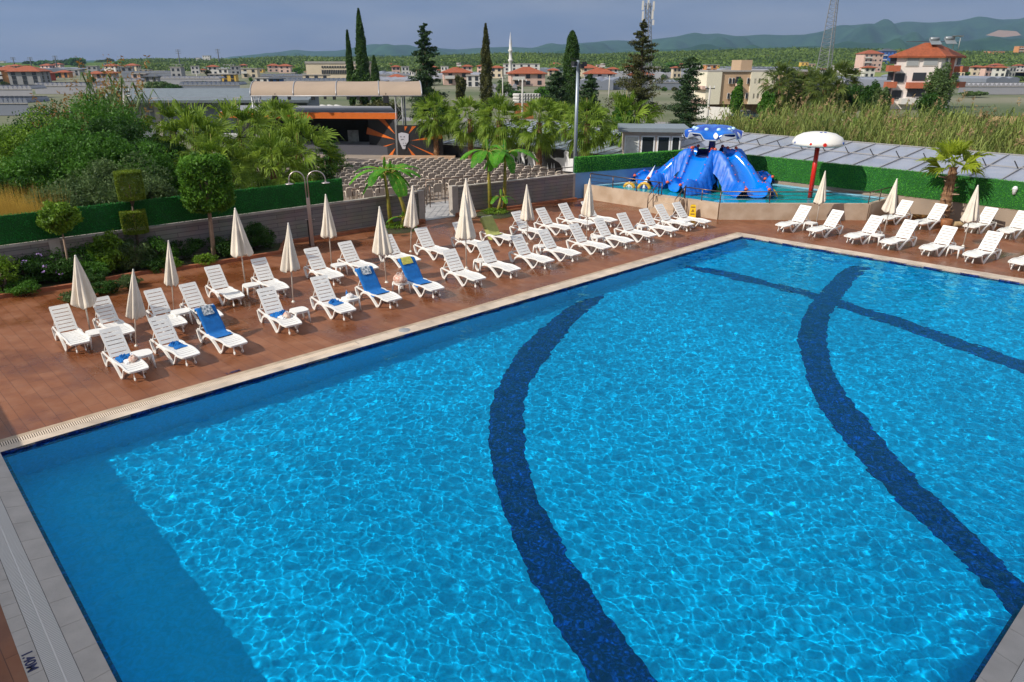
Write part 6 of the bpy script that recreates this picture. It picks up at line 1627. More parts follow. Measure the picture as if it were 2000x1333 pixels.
# pale villa
def villa():
    cor = P(1826, 214); k = (cor.y * CP + (H - 4) * SP) / F
    t = thing('villa', 'tall pale pink villa with hipped orange roof and red balconies', 'house', cor, R(0))
    ze = ZAT(110, cor.y); zt = ZAT(83, cor.y)
    # left front face 1734..1818, right face 1818..1872; footprint turned to the corner
    w1, w2 = 12.2 * .98, 10.5; a1 = R(183 - 10); a2 = R(35)
    c = Vector((-.5, 0)); d1 = Vector((math.cos(a1), math.sin(a1))) * (86 * k); d2 = Vector((.78, .62)).normalized() * (62 * k * 1.25)
    q = [c, c + d2, c + d2 + d1, c + d1]
    b = MB(); b.prism([(v.x, v.y) for v in q], 0, ze); b.build('wall', mat('villa_wall', (.80, .73, .69), .8, var=.04, scale=.5), t)
    cen = sum(q, Vector((0, 0))) / 4; eav = [cen + (v - cen) * 1.22 for v in q]; b = MB(); top = [cen + (v - cen) * .18 for v in q]
    vs = [(v.x, v.y, ze) for v in eav] + [(v.x, v.y, zt) for v in top] + [(v.x, v.y, ze - .25) for v in eav]
    b.add(vs, [(0, 1, 5, 4), (1, 2, 6, 5), (2, 3, 7, 6), (3, 0, 4, 7), (4, 5, 6, 7), (11, 10, 9, 8), (0, 8, 9, 1), (1, 9, 10, 2), (2, 10, 11, 3), (3, 11, 8, 0)]); rf = b.build('roof', m_tile_r, t)
    def onf(base, d, s, z, out): 
        u = d.normalized(); n_ = Vector((u.y, -u.x)); n_ = n_ if n_.dot(base + d / 2 - cen) > 0 else -n_; v = base + d * s + n_ * out; return Vector((v.x, v.y, z)), math.atan2(u.y, u.x)
    m_rb = mat('balcony_red', (.42, .12, .06), .7, var=.08); m_wf = wmat('white')
    def win(base, d, s, z, w, h, m=m_win, fr=True):
        c_, a = onf(base, d, s, z, .05); b = MB(); b.box(c_, (w + .25, .12, h + .25), rz=a); f = b.build('window', m_wf, t); c_, a = onf(base, d, s, z, .12); b = MB(); b.box(c_, (w, .06, h), rz=a); b.build('pane', m, f)
    Z = lambda y: ZAT(y, cor.y)
    for s, y, w, h in ((.24, 119, 2.0, 1.3), (.62, 120, 1.7, 1.3), (.80, 153, .9, 1.4), (.90, 153, .7, 1.4), (.80, 186, .9, 1.4), (.90, 186, .7, 1.4)): win(c, d1, s, Z(y), w, h, m_win if y > 125 else mat('pane_pale', (.35, .37, .38), .3))
    for s, y, w, h in ((.82, 186, .5, 1.3), (.90, 186, .5, 1.3), (.80, 149, .4, .6), (.25, 119, .6, 1.0), (.50, 140, .6, 1.4)): win(c, d2, s, Z(y), w, h)
    c_, a = onf(c, d2, .62, (Z(172) + ze) / 2, .06); b = MB(); b.box(c_, (1.5, .1, ze - Z(172) - .3), rz=a); b.build('red_panel', m_rb, t)
    def balc(base, d, s, y, w, m=m_rb, dep=1.3):
        c_, a = onf(base, d, s, Z(y), dep / 2); b = MB(); b.box(c_, (w, dep, .9), rz=a); b.build('balcony', m, t)
        c_, a = onf(base, d, s, Z(y) + 1.3, .04); b = MB(); b.box(c_, (w * .55, .1, 1.25), rz=a); b.build('door_recess', m_win, t)
    balc(c, d1, .42, 167, 3.6); balc(c, d1, .42, 198, 5.0, m_wf); balc(c, d1, 1.04, 134, 1.8); balc(c, d1, 1.04, 166, 1.6); balc(c, d1, 1.04, 198, 1.6)
    balc(c, d2, 1.02, 136, 2.6); balc(c, d2, 1.02, 167, 2.6)
    for x, z in ((.2, .02), (2.6, .12)):
        b = MB(); b.box((cen.x + x, cen.y - 1, zt + z), (1.7, 1.2, .07), M=Matrix.Rotation(R(35), 4, 'X')); b.tube([(cen.x + x - .7, cen.y - .5, zt + z + .5), (cen.x + x + .7, cen.y - .5, zt + z + .5)], .30, 8); b.build('water_heater', mat('tank_steel', (.25, .28, .30), .4, metal=.3), rf)
    b = MB(); b.beam((cen.x - 4, cen.y, zt + .15), (cen.x + 3.8, cen.y, zt + .2), .1, .1); b.build('roof_rail', m_dkroof, rf)
    for x in (3.4, 4.3): b = MB(); b.lathe([(0, .1), (.35, .0), (.45, .12)], 12, c=(cen.x + x, cen.y - .6, zt + .9)); b.tube([(cen.x + x, cen.y - .6, zt - 1), (cen.x + x, cen.y - .6, zt + .95)], .04, 4); b.build('satellite_dish', m_wf, rf)
villa()

# greenhouses and sheds scattered over the plain
m_gh = mat('greenhouse_plastic', (.29, .29, .32), .4, col2=(.38, .38, .41), scale=.08); m_gh2 = mat('greenhouse_grey', (.17, .19, .235), .4, col2=(.24, .26, .31), scale=.06)
m_ghr = mat('greenhouse_rib', (.10, .11, .12), .6)
def greenhouse(x0, x1, y0, y1, m, label, bays=6, group='plastic greenhouses on the plain'):
    """covers picture columns x0..x1, rows y1 (far) .. y0 (near)"""
    a, c = P(x0, y0), P(x1, y0); f = P((x0 + x1) / 2, y1 + 0); dep = max(4, f.y - a.y - 0); w = (c - a).length; hgt = 2.2 + a.y * .002
    t = thing('greenhouse', label, 'greenhouse', ((a.x + c.x) / 2, a.y, 0), 0, group); b = MB(); bays = max(2, bays)
    # lower the roof depth so that its top edge lands near the far row
    dep = max(5, (H - hgt) / max(.0012, (y1 - YH) / F) - a.y) if y1 > YH + 1 else 400; dep = min(dep, 420)
    rows = []
    for k, yy in enumerate((0, dep)):
        r = []
        for i in range(bays * 6 + 1):
            s = i / (bays * 6); q = (s * bays) % 1; r.append(((s - .5) * w * (1 if k == 0 else (a.y + dep) / a.y), yy, hgt - .7 + .7 * math.sin(q * math.pi) ** .7))
        rows.append(r)
    b.grid(rows, smooth=False); b.grid([rows[0], [(v[0], v[1], 0) for v in rows[0]]], smooth=False); b.mi = 1
    for i in range(bays * 2 + 1):
        q_ = i * 3; b.beam(Vector(rows[0][q_]) + Vector((0, 0, .05)), Vector(rows[1][q_]) + Vector((0, 0, .05)), .22 if i % 2 == 0 else .08, .06)
    for s in (.15, .3, .45, .6, .75, .9): 
        mid = [Vector(u).lerp(Vector(v), s) + Vector((0, 0, .06)) for u, v in zip(rows[0], rows[1])]
        for u, v in zip(mid[::3], mid[3::3]): b.beam(u, v, .10, .05)
    b.build('roof_cover', [m, m_ghr], t)
    b = MB(); b.beam((-w / 2, -.06, hgt - .75), (w / 2, -.06, hgt - .75), .1, .12); b.build('gutter', m_flat, t)
GH = [(-60, 66, 192, 172, m_gh, 'pale greenhouse at the far left edge'), (-80, 60, 226, 196, m_gh2, 'bluish glazed greenhouse behind the left shrubs'), (70, 190, 184, 168, m_gh, 'pale greenhouse behind the brown reed plumes'), (190, 270, 172, 163, m_gh, 'pale greenhouse below the pink houses'),
      (240, 352, 152, 146, m_gh2, 'grey greenhouse on the left plain'), (315, 430, 166, 154, m_gh, 'wide pale greenhouse left of the yellow house'), (352, 470, 182, 166, m_gh2, 'dark grey greenhouse roof left of the canopy'), (510, 600, 160, 150, m_gh2, 'grey greenhouse above the canopy left half'),
      (560, 700, 172, 160, m_gh2, 'dark grey greenhouse above the canopy middle'), (735, 800, 158, 150, m_gh, 'pale greenhouse right of the cypresses'), (1280, 1370, 176, 163, m_gh2, 'grey greenhouse right of the olive conifer'),
      (1430, 1560, 131, 118, m_gh, 'long pale greenhouse above the apartment block'), (1440, 1560, 140, 128, m_gh2, 'grey greenhouse just above the apartments'), (1545, 1660, 128, 115, m_gh, 'pale greenhouse behind the leaning mast'), (1620, 1690, 118.5, 110, m_gh2, 'distant grey greenhouse left of the pink block'),
      (1860, 2040, 141, 128, m_gh2, 'broad grey greenhouse right of the pale villa'), (1870, 2050, 185, 170, m_gh, 'pale greenhouse behind the reeds at the right edge'), (1650, 1735, 168, 150, m_gh2, 'blue grey greenhouse left of the pale villa'), (1900, 2040, 122, 112, m_gh2, 'distant grey greenhouse strip at the right'),
      (1340, 1400, 150, 140, m_gh2, 'grey greenhouse left of the orange brown block'), (960, 1010, 188, 180, m_gh, 'pale low shed before the red roofed cream villa')]
for i, (x0, x1, y0, y1, m, lb) in enumerate(GH):
    if y0 < 123: y0 = 131; y1 = 127
    greenhouse(x0, x1, max(y0, 127.5), max(y1, 124.5), m, lb, bays=max(3, int((x1 - x0) / 9)))
# many small far buildings and strips of plastic between the ones above
def scatter():
    rg = random.Random(77); taken = [(h[0], h[1], h[2]) for h in HS]
    kinds = [('white', 'flat', 'tiny white flat roofed house far out on the plain'), ('cream', 'hip', 'tiny cream house with red roof far out on the plain'), ('grey', 'flat', 'tiny grey shed far out on the plain'), ('pink', 'hip', 'tiny pink house with red roof far out on the plain'), ('white', 'hip', 'tiny white house with red roof far out on the plain')]
    n = 0
    while n < 150:
        x = rg.uniform(-10, 2010); yb = 127.5 + rg.random() ** 1.5 * 26; w = rg.uniform(8, 25)
        if any(abs(x - a) < (c + w) * .5 and abs(yb - b_) < 9 for a, b_, c in taken): continue
        if 1370 < x < 1570 and yb > 140: continue
        taken.append((x, yb, w)); c, rf, lb = rg.choice(kinds); p = farp(x, yb); k = (p.y * CP) / F
        house(p, w * k, w * k * .7, 1 if w < 12 else 2, c, rf, rg.uniform(-.3, .3), lb, wins=2, fh=max(2.4, rg.uniform(4, 6) * k / (1 if w < 12 else 1.4)), group='small far houses on the plain'); n += 1
    for i in range(64):
        x = rg.uniform(-30, 2030); yb = 128 + rg.random() ** 1.2 * (48 if x > 600 else 14); w = rg.uniform(40, 130)
        p = farp(x, yb); k = (p.y * CP) / F
        if p.y < 175 or (1370 < x < 1570 and yb > 150): continue
        b = MB(); wd = w * k; dp = rg.uniform(20, 60); hh = rg.uniform(1.6, 2.6); nb_ = max(3, int(wd / 9)); rws = []
        for yy in (0, dp): rws.append([((q / (nb_ * 6) - .5) * wd, yy, hh + .5 * math.sin(q / 6 % 1 * math.pi)) for q in range(nb_ * 6 + 1)])
        b.grid(rws, smooth=False); b.grid([rws[0], [(v[0], v[1], 0) for v in rws[0]]], smooth=False); b.grid([[r[0] for r in rws], [(r[0][0], r[0][1], 0) for r in rws]], smooth=False)
        o = b.build('greenhouse', rg.choice((m_gh, m_gh2, m_gh))); o.location = p; o.rotation_euler[2] = rg.uniform(-.25, .25); tag(o, 'low strip of pale plastic greenhouse far out on the plain', 'greenhouse', 'strips of greenhouse on the plain')
scatter()
def scatter_trees():
    rg = random.Random(5); protos = []
    for k in range(4):
        C = clumped(900, (1, 1, .8), nclump=16, cr=.4, shell=.5) + np.array([0, 0, .9]); me = npmesh('far_tree_crown', leaves(C, .34, .6), 4, (G_DK, G_MD, G_GY, G_OLV)[k]); protos.append(me)
    for i in range(130):
        x = rg.uniform(-20, 2020); yb = 128 + rg.random() ** 1.3 * 55; p = farp(x, yb)
        if p.y < 150 or (1370 < x < 1570 and yb > 150): continue
        k = (p.y * CP) / F; s = rg.uniform(3, 8) * k; o = protos[i % 4] if i < 4 else protos[i % 4].copy()
        if i >= 4: COL.objects.link(o)
        o.name = 'far_tree'; o.location = p; o.scale = (s * rg.uniform(.8, 1.5), s, s * rg.uniform(.7, 1.1)); o.rotation_euler[2] = rg.uniform(0, 6); tag(o, 'tiny rounded tree far out on the plain between houses', 'tree', 'tiny trees on the plain')
scatter_trees()
# big shed left of the canopy, concrete pipes, skip
p = P(395, 250); phz = ZAT(187, 72); t = thing('long_shed', 'long grey shed with corrugated roof and roller doors left of the canopy', 'shed', AT(415, 74), R(3))
b = MB(); b.box((0, 2, 2.0), (20, 6, 4.0)); b.build('wall', mat('shed_blue_grey', (.24, .26, .30), .7, var=.06, scale=.5), t); b = MB(); b.box((0, 1.6, 4.1), (21, 8, .25), M=Matrix.Rotation(R(6), 4, 'X')); b.build('roof', mat('shed_roof', (.15, .18, .20), .5, var=.12, scale=2), t)
for i in range(5): b = MB(); b.box((-2 + i * 2.6, -1.05, 1.6), (2.2, .12, 3.0)); b.build('roller_door', mat('roller', (.18, .20, .24), .5), t)
for x in (-4.5, 3.4): b = MB(); b.box((x, -1.1, 2.0), (.5, .3, 4.0)); b.build('pilaster', m_cap, t)
b = MB(); b.lathe([(0, .1), (.3, 0), (.4, .15)], 12, c=(-5.2, -1.3, 2.7)); b.tube([(-5.2, -1.3, 1.0), (-5.2, -1.3, 2.8)], .04, 4); b.build('satellite_dish', wmat('white'), t)
m_conc = mat('concrete_pale', (.50, .49, .47), .8, var=.1)
for i, (x, y) in enumerate(((606, 209), (619, 209), (633, 209), (647, 208), (661, 208), (599, 218), (610, 218))):
    Y = 100; q = AT(x, Y, .5 if y > 212 else 1.35); b = MB(); n_ = 14; r1, r2 = .52, .40
    b.lathe([(r1, -1.2), (r1, 1.2), (r2, 1.2), (r2, -1.2), (r1, -1.2)], n_)
    o = b.build('concrete_pipe', m_conc); o.location = q; o.rotation_euler = (R(90), 0, R(28)); tag(o, 'large pale concrete pipe in the stack seen under the canopy', 'pipe', 'stacked concrete pipes under the canopy')
b = MB(); q = AT(663, 97); zz = 0
b.add([(-1.9, -.8, 0), (1.9, -.8, 0), (1.9, .8, 0), (-1.9, .8, 0), (-2.5, -1, 1.2), (2.3, -1, 1.2), (2.3, 1, 1.2), (-2.5, 1, 1.2)], [(3, 2, 1, 0), (0, 1, 5, 4), (1, 2, 6, 5), (2, 3, 7, 6), (3, 0, 4, 7)]); 
for x_ in (-1.5, -.5, .5, 1.5): b.box((x_, -.95, .6), (.12, .12, 1.1))
o = b.build('skip', mat('skip_turquoise', (.01, .32, .42), .5)); o.scale = (.62, .62, 1.1); o.location = (q.x, q.y, zz); tag(o, 'turquoise waste skip under the canopy', 'skip')
q = AT(641, 97); o = MB().box((0, 0, .6), (.7, .6, 1.2)).box((.2, 0, 1.3), (.5, .5, .4)).build('cement_mixer', mat('mixer_yellow', (.65, .38, .02), .5)); o.location = (q.x, q.y, zz); tag(o, 'yellow machine between the pipes and the turquoise skip', 'machine')
t = bush(AT(640, 93, 0), 3.2, 1.0, G_MD, 'green bush in front of the concrete pipes', 'bush', n=5000, ls=.2, name='roadside_bush')
# pipe stacks right
for i in range(24):
    x = 1010 + (i % 8) * 5.4; y = 199 - (i // 8) * 5 + (i % 8) * -.6; q = AT(x, 140, .35 + (i // 8) * .55); b = MB(); b.lathe([(.33, -1), (.33, 1), (.24, 1), (.24, -1), (.33, -1)], 10); o = b.build('concrete_pipe', m_conc); o.location = q; o.rotation_euler = (R(90), 0, R(35)); tag(o, 'small pale concrete pipe in the pile left of the dark conifers', 'pipe', 'pile of small concrete pipes')
wallbox('x', V2(0, 0), V2(1, 0), 0, 1, .1, m_conc, None, False); bpy.data.objects.remove(bpy.data.objects['x'])
def lowwall(xa, ya, xb, yb, h, m, label, name='boundary_wall'):
    a, c = P(xa, ya), P(xb, yb); o = wallbox(name, V2(a.x, a.y), V2(c.x, c.y), 0, h, .3, m, None, False); return tag(o, label, 'wall')
lowwall(1361, 232, 1440, 236, 1.6, wmat('white'), 'white boundary wall before the cream and tan apartments')
lowwall(1005, 232, 1042, 232, 2.0, mat('rust_panels', (.35, .12, .04), .8, var=.2), 'rusty orange panel fence left of the dark conifers', 'panel_fence')
# utility poles and small masts
m_cp = mat('pole_concrete', (.50, .48, .45), .8)
def pole(x, yt, yb, label, Y=None, arm=None, r_=.11, cat='utility pole'):
    p = P(x, yb) if Y is None else AT(x, Y); t = thing('utility_pole', label, cat, p); h = ZAT(yt, p.y); b = MB(); b.tube([(0, 0, 0), (0, 0, h)], [r_, r_ * .7], 8); b.build('shaft', m_cp, t)
    b = MB(); b.box((0, 0, h - .25), (.9, .08, .08)); b.build('crossarm', m_blk, t)
    for s in (-.4, 0, .4): b = MB(); b.lathe([(.04, h - .2), (.05, h - .1), (.02, h)], 6, c=(s, 0, 0)); b.build('insulator', m_wht, t)
    if arm: b = MB(); b.tube([(0, 0, h - 1.0), (.3, -.1, h - .5), (.55, -.1, h - .45)], .05, 6); b.build('lamp_arm', m_cp, t)
    return t
pole(272, 172, 245, 'pale concrete utility pole with small street lamp left of the palms', Y=48, arm=1, r_=.14)
pole(1020, 155, 232, 'pale concrete pole left of the dark conifers', Y=80, r_=.12); pole(982, 150, 200, 'thin concrete pole below the minaret', Y=120); pole(1377, 168, 240, 'concrete pole at the left of the apartments', Y=72, r_=.12)
pole(1630, 158, 225, 'concrete pole among the palms right of the apartments', Y=95, r_=.14); pole(1188, 148, 200, 'thin pole by the red roofed white house', Y=130); pole(387, 143, 165, 'thin pole on the left plain', Y=260, r_=.2)
# garden lamps behind the theatre
for x, yt, lb in ((893, 268, 'thin black garden lamp post left of the creeper palm'), (961, 262, 'black garden lamp post right of the second palm'), (1063, 262, 'black lamp post right of the painted dancers'), (1004, 258, 'black post beside the creeper palm'), (1112, 285, 'black post behind the haloed silhouette')):
    p = AT(x, 59); h = ZAT(yt, 59); t = thing('lamp_post', lb, 'lamp post', p); b = MB(); b.tube([(0, 0, 0), (0, 0, h)], .05, 6); b.build('post', m_blk, t); b = MB(); b.lathe([(.04, h), (.10, h + .12), (.11, h + .3), (.02, h + .4)], 8); b.build('lantern', m_blk, t)
# lattice antenna masts
def mast(x0, y0, x1, y1, Y, w0, w1, label, dishes=True, n_=22, cyl=False):
    a, c = AT(x0, Y), AT(x1, Y, ZAT(y1, Y)); t = thing('antenna_mast', label, 'antenna mast', a); c = c - a; b = MB(); m = mat('mast_steel', (.20, .21, .23), .5)
    L_ = [[], [], []]
    for i in range(n_ + 1):
        s = i / n_; w = lerp(w0, w1, s); q = c * s
        for k in range(3): L_[k].append(q + Vector((w * math.cos(k * 2.094 + .4), w * math.sin(k * 2.094 + .4), 0)))
    for k in range(3): b.tube(L_[k], .07 if Y < 160 else .11, 4)
    for i in range(n_):
        for k in range(3): b.tube([L_[k][i], L_[(k + 1) % 3][i + 1]], .04, 3, False); b.tube([L_[k][i], L_[(k + 1) % 3][i]], .03, 3, False)
    b.build('lattice', m, t)
    if dishes:
        for i, (dx, dz) in enumerate(((-.9, -.4), (.9, -.5), (0, -.3), (-.8, -2.0), (.8, -1.8), (-.5, -3.4), (1.0, -3.0))):
            b = MB(); b.box(c + Vector((dx, -.3, dz)), (.3, .2, 1.4 if i < 5 else .8)); b.build('antenna_panel', wmat('white'), t)
        b = MB(); b.tube([c + Vector((-.9, 0, -.5)), c + Vector((.9, 0, -.5))], .05, 5); b.tube([c, c + Vector((0, 0, 1.4))], .04, 4); b.build('headframe', m, t)
    return t
mast(1267, 200, 1266, 6, 130, .75, .5, 'telecom mast with white antenna panels behind the olive conifer')
mast(1604, 205, 1640, -60, 175, 2.2, .55, 'tall leaning lattice mast cut by the top of the picture', False, 30)
for x, yt, yb in ((30, 112, 124), (63, 112, 126), (112, 109, 124), (353, 97, 122), (430, 96, 122)):
    Y = 900; a = AT(x, Y); h0 = max(0, ZAT(yb, Y)); h = ZAT(yt, Y); t = thing('pylon', 'distant thin pylon on the %s horizon' % ('left' if x < 300 else 'left central') , 'pylon', a, 0, 'distant pylons'); b = MB(); b.tube([(0, 0, 0), (0, 0, h)], [1.0, .5], 4); 
    for q in (.8, .9, .97): b.beam((-3, 0, h * q), (3, 0, h * q), .4, .4)
    b.build('tower', mat('pylon_grey', (.12, .13, .15), .8), t)

# parked vehicles near the apartments
def car(p, rz, col, label):
    t = thing('parked_car', label, 'car', p, rz); mc = mat('car_paint_' + label.split()[0], col, .3)
    b = MB(); rows = []
    for x, z0, z1, w in ((-2.1, .45, .75, .75), (-2.0, .3, .9, .82), (-1.1, .28, .98, .86), (0, .28, .98, .86), (1.1, .28, .95, .86), (1.9, .3, .8, .82), (2.1, .42, .65, .72)): rows.append([(x, -w, z0), (x, -w, z1), (x, w, z1), (x, w, z0)])
    b.grid(rows, close=True); b.build('body', mc, t)
    b = MB(); rows = [[(x, -w, .95), (x + dx, -w * .86, z), (x + dx, w * .86, z), (x, w, .95)] for x, dx, z, w in ((-1.7, .3, 1.2, .78), (-.9, .1, 1.45, .8), (.3, -.1, 1.45, .8), (1.2, -.4, 1.2, .78))]
    b.grid(rows, smooth=False); b.add([rows[0][i] for i in range(4)] + [rows[-1][i] for i in range(4)], [(0, 1, 2, 3), (7, 6, 5, 4)]); b.build('cabin_glass', m_gl, t)
    for x in (-1.35, 1.35):
        for y in (-.85, .85): b = MB(); b.tube([(x, y - .1, .32), (x, y + .1, .32)], .32, 12); b.build('wheel', m_blk, t)
car(P(1456, 238), R(10), (.02, .05, .07), 'dark teal car parked before the cream and tan apartments'); car(P(1640, 246), R(70), (.55, .57, .58), 'silver car half hidden by reeds right of the apartments'); car(AT(470, 70), R(10), (.6, .6, .6), 'white car beside the grey shed left of the canopy')

# trees of the middle distance at the right
MT = [(1515, 95, 140, 46, G_DK), (1540, 100, 152, 34, G_MD), (1575, 98, 150, 46, G_MD), (1600, 92, 155, 46, G_DK), (1630, 100, 138, 44, G_OLV), (1655, 92, 160, 40, G_DK), (1490, 84, 178, 40, G_MD), (1690, 90, 152, 40, G_DK), (1712, 86, 165, 36, G_GY), (1818, 80, 118, 62, G_GY), (1434, 92, 158, 26, G_MD), (1800, 72, 178, 50, G_DK)]
for i, (x, Y, yt, w, m) in enumerate(MT):
    if 1 <= i <= 4 or i == 0:
        palm(AT(x, Y), yt + 22, 'fan palm right of the cream apartments, %s from the left' % ordn(i), 1.55, i % 2, spear=False, group='palms beside the apartments', dark=True)
        far_tree(x, 0, yt + 34, w * .8, 'bt', m, 'bushy green skirt tree under the %s palm right of the apartments' % ordn(i), 60 + i, Y=Y + 2, n=3500)
    else: far_tree(x, 0, yt, w, 'bt', m, {5: 'dark bush left of the concrete pole among the palms', 6: 'green bush before the apartments at the right', 7: 'dark tree left of the pale villa', 8: 'grey green tree nearest the pale villa on its left', 9: 'tall grey green tree in front of the pale villa', 10: 'dark young tree before the apartment front', 11: 'dark bush at the foot of the villa tree'}[i], 60 + i, Y=Y, n=6500)
for i, (x, yb, yt, w) in enumerate(((60, 132, 120, 26), (85, 133, 117, 30), (113, 133, 118, 34), (145, 133, 116, 42), (152, 134, 112, 30), (200, 131, 118, 26), (216, 131, 115, 20), (240, 134, 120, 26), (1400, 130, 121, 22), (1340, 134, 118, 40), (1312, 140, 122, 36), (1290, 150, 128, 40), (1540, 128, 119, 26), (1560, 128, 119, 20), (310, 180, 160, 60), (340, 182, 165, 40), (440, 180, 164, 50), (230, 178, 168, 40), (395, 172, 160, 30), (1060, 200, 170, 50), (985, 190, 160, 40), (1010, 196, 178, 40), (1870, 150, 138, 40), (1900, 190, 178, 50), (1700, 200, 180, 40),(1905, 175, 166, 40),(1985, 160, 150, 40))):
    far_tree(x, yb, yt, w, 'bt', (G_DK, G_MD, G_GY)[i % 3], 'distant %s tree on the plain, number %s of the scattered trees' % (('dark', 'green', 'grey green')[i % 3], ordn(i)), 80 + i, n=1500)

# ------------------------------------------------------------------ terrain
def hillmat(name, c1, c2, sc_):
    m = bpy.data.materials.new(name); m.use_nodes = True; n, l = m.node_tree.nodes, m.node_tree.links; b = n['Principled BSDF']; b.inputs['Roughness'].default_value = .95; b.inputs['Specular IOR Level'].default_value = .05
    tc = n.new('ShaderNodeTexCoord'); no = n.new('ShaderNodeTexNoise'); no.inputs['Scale'].default_value = sc_; no.inputs['Detail'].default_value = 12; no.inputs['Roughness'].default_value = .72; l.new(tc.outputs['Object'], no.inputs['Vector'])
    cr = n.new('ShaderNodeValToRGB'); cr.color_ramp.elements[0].position = .38; cr.color_ramp.elements[1].position = .64; cr.color_ramp.elements[0].color = (*c1, 1); cr.color_ramp.elements[1].color = (*c2, 1); l.new(no.outputs['Fac'], cr.inputs[0]); l.new(cr.outputs[0], b.inputs['Base Color'])
    bp = n.new('ShaderNodeBump'); bp.inputs['Strength'].default_value = .8; bp.inputs['Distance'].default_value = .12 / sc_; l.new(no.outputs['Fac'], bp.inputs['Height']); l.new(bp.outputs[0], b.inputs['Normal']); return m
def terrain(name, prof, Yr, Y0, Y1, m, nx=260, ny=26, rough=.0, seed=1, side=1.0):
    """ridge at distance Yr following the picture profile [(x,y)]"""
    xs = np.linspace(-500, 2500, nx); px_, py_ = zip(*prof); yy = np.interp(xs, px_, py_); rows = []; rg = np.random.default_rng(seed); ph = rg.uniform(0, 6, 12)
    for j in range(ny):
        s = j / (ny - 1); Y = lerp(Y0, Y1, s); r = []
        f = min(1, (Y - Y0) / (Yr - Y0)); f2 = 1 if Y <= Yr else max(0, 1 - (Y - Yr) / (Y1 - Yr))
        sh = (max(0, f) ** 2.3) * f2
        for i, x in enumerate(xs):
            zr = max(0, ZAT(yy[i], Yr)); n1 = rough * zr * (math.sin(x * .021 + s * 9 + ph[0]) + .6 * math.sin(x * .047 - s * 14 + ph[1]) + .4 * math.sin(x * .09 + s * 22 + ph[2])) * 4 * sh * (1 - sh) if s > 0 else 0
            fr = 1 - .35 * (1 - sh) * (math.sin(x * .013 + ph[3]) * .5 + .5)
            r.append((AT(x, Y, 0).x, Y, -.2 + zr * sh * fr + n1))
        rows.append(r)
    b = MB(); b.grid(rows); return struct(b.build(name, m))
m_h1 = hillmat('hill_forest', (.05, .095, .018), (.12, .18, .035), .03); m_h2 = hillmat('mountain_green', (.010, .045, .022), (.035, .095, .040), .0042)
terrain('hills', [(-500, 123), (0, 123), (200, 122), (240, 119), (300, 117), (440, 118), (520, 114), (560, 112), (640, 114), (800, 113), (860, 110), (1000, 105), (1150, 108), (1240, 104), (1350, 101), (1460, 97), (1560, 95), (1700, 97), (1850, 102), (2500, 104)], 1250, 620, 1500, m_h1, rough=.12, seed=3)
terrain('mountains', [(-500, 123), (380, 122), (430, 117), (450, 111), (500, 106), (545, 101), (580, 96), (620, 99), (660, 99), (690, 94), (735, 85), (770, 88), (800, 91), (850, 92), (900, 95), (950, 92), (1000, 91), (1040, 93), (1070, 88), (1120, 84), (1180, 77), (1250, 79), (1300, 72), (1345, 68), (1395, 63), (1430, 67), (1500, 65), (1560, 66), (1600, 60), (1650, 48), (1680, 44), (1720, 45), (1750, 40), (1800, 38), (1850, 38), (1890, 32), (1930, 35), (1970, 35), (2000, 40), (2200, 46), (2500, 60)], 6200, 2600, 7600, m_h2, nx=420, ny=34, rough=.22, seed=5)
terrain('mountains_low', [(-500, 126), (150, 121), (175, 119), (300, 118.5), (440, 119), (500, 113), (700, 108), (1000, 104), (1200, 102), (1350, 92), (1500, 90), (1650, 85), (1750, 80), (1900, 76), (2000, 74), (2500, 78)], 3600, 2000, 4600, m_h2, nx=300, ny=20, rough=.3, seed=9)
m_earth = mat('bare_earth', (.34, .24, .19), .9)
# forest of small crowns on the low hills (a mass nobody could count)
def forest():
    rg = np.random.default_rng(5); n_ = 30000; Y = rg.uniform(650, 1330, n_); x = rg.uniform(235, 2050, n_); keep = np.ones(n_, bool)
    hp = [(-500, 123), (0, 123), (200, 122), (240, 119), (300, 117), (440, 118), (520, 114), (560, 112), (640, 114), (800, 113), (860, 110), (1000, 105), (1150, 108), (1240, 104), (1350, 101), (1460, 97), (1560, 95), (1700, 97), (1850, 102), (2500, 104)]
    px_, py_ = zip(*hp); yy = np.interp(x, px_, py_); r_ = 1 * np.array([ray(1000, q) for q in (0,)])[0]
    b_ = -(yy - 666.5) / F; zr = np.maximum(0, H + (-SP + b_ * CP) * 1250 / (CP + b_ * SP)); f = np.minimum(1, (Y - 620) / 630); f2 = np.where(Y <= 1250, 1, 1 - (Y - 1250) / 250); sh = f * f * (3 - 2 * f) * f2
    X = (x - 1000) / F * (Y * CP + H * SP); Z = zr * sh * .93 - 1
    C = np.stack([X, Y, Z + 1.5], 1); C = np.repeat(C, 5, 0) + rg.normal(size=(n_ * 5, 3)) * np.array([2.0, 2.0, 1.2])
    global RNG; o = npmesh('distant_forest', leaves(C, 2.3, .8, up=.2), 4, leafmat('forest_leaf', (.045, .09, .012), (.14, .21, .03), .01, .2)); tag(o, 'green forest covering the low hills beyond the town', 'forest', kind='stuff')
forest()
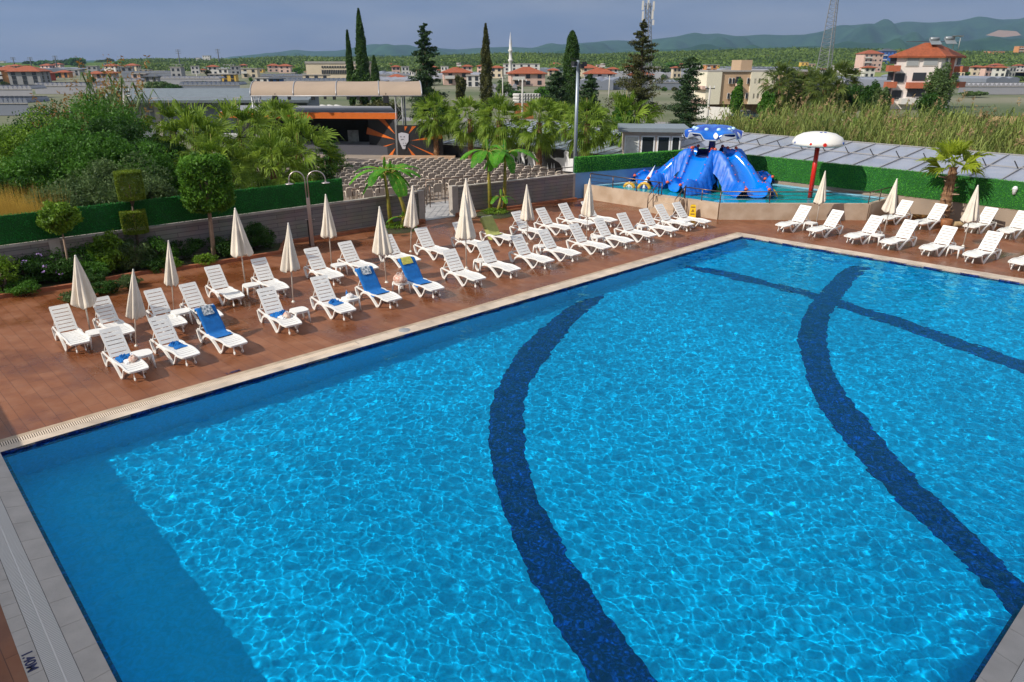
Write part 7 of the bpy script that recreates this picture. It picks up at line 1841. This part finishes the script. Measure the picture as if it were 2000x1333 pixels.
# quarry scar and fields
b = MB()
for pts in ([(1925, 70), (1950, 60), (1985, 62), (1995, 70), (1960, 74)],):
    Yq = 3550; b.add([AT(x, Yq - 60 + (80 - y), ZAT(y, Yq)) for x, y in pts], [tuple(range(len(pts)))])
struct(b.build('quarry_terrain', m_earth))
for nm, pts, c in (('field_grass', [(1560, 168), (2100, 168), (2100, 142), (1660, 142)], (.16, .20, .035)), ('field_earth', [(1880, 152), (2060, 150), (2060, 141), (1900, 143)], (.42, .24, .10)), ('road', [(0, 215), (1400, 240), (1400, 247), (0, 222)], (.22, .21, .21)), ('field_dry', [(1600, 262), (2060, 262), (2060, 226), (1560, 232)], (.36, .24, .09))):
    b = MB(); b.add([(P(x, y).x, P(x, y).y, -.03 + .006 * len(nm) / 10) for x, y in pts], [tuple(range(4))]); struct(b.build(nm, mat(nm + '_mat', c, .95, var=.25, scale=.12, detail=8)))
# ------------------------------------------------------------------ the hotel wing whose shade falls on the near left pool edge
eC_ = (NN - A0).normalized(); nC = Vector((eC_.y, -eC_.x, 0)); nC = -nC if nC.dot(KK - A0) > 0 else nC
m_ho = mat('hotel_render', (.55, .50, .44), .8, var=.04)
t = thing('hotel_terrace', 'cream rendered low terrace wing of the hotel beside the near left pool edge', 'building')
def slab(p, q, off, dep, z0, z1, nm, par, m=m_ho):
    a, c = p + nC * off, q + nC * off; b = MB(); b.prism([(a.x, a.y), (c.x, c.y), (c.x + nC.x * dep, c.y + nC.y * dep), (a.x + nC.x * dep, a.y + nC.y * dep)], z0, z1); return b.build(nm, m, par)
S_OFF = 3.4
sd = Vector((math.cos(R(SAZ)), math.sin(R(SAZ)), 0)); k_ = abs(sd.dot(nC)) / math.tan(R(SEL)); S_H = (S_OFF + .40) / k_
T_ = Vector((7.9, 8.6, 0)); dT = (T_ - A0).dot(-nC); zt_ = (S_OFF + dT) / k_; Q_ = T_ - sd * (zt_ / math.tan(R(SEL)))  # unseen tower, added and sized so its shade covers the near right coping
t2 = thing('hotel_block', 'unseen tall cream rendered hotel block added to shade the near right coping', 'building')
def slab2(p, Ln, dep, z1): b = MB(); c = p + eC_ * Ln; b.prism([(p.x, p.y), (c.x, c.y), (c.x + nC.x * dep, c.y + nC.y * dep), (p.x + nC.x * dep, p.y + nC.y * dep)], 0, z1); return b.build('wall', m_ho, t2)
slab2(Q_ + nC * .01, 14, 7, zt_)
slab(A0 - eC_ * 9, NN - eC_ * 6.0, S_OFF, 3.0, 0, S_H, 'wall', t)
# ------------------------------------------------------------------ the hazy air
HAZE_D = 9e-5
b = MB(); b.box((0, 3860, 240), (18600, 8300, 490)); hz = b.build('haze', bpy.data.materials.new('haze_air')); m = hz.data.materials[0]; m.use_nodes = True
n, l = m.node_tree.nodes, m.node_tree.links; n.remove(n['Principled BSDF']); v = n.new('ShaderNodeVolumePrincipled'); v.inputs['Color'].default_value = (.42, .62, .95, 1); v.inputs['Density'].default_value = HAZE_D; v.inputs['Anisotropy'].default_value = .2
l.new(v.outputs[0], n['Material Output'].inputs['Volume']); tag(hz, kind='stuff')
hz['label'] = 'thin bluish haze in the air over the plain'; hz['category'] = 'haze'
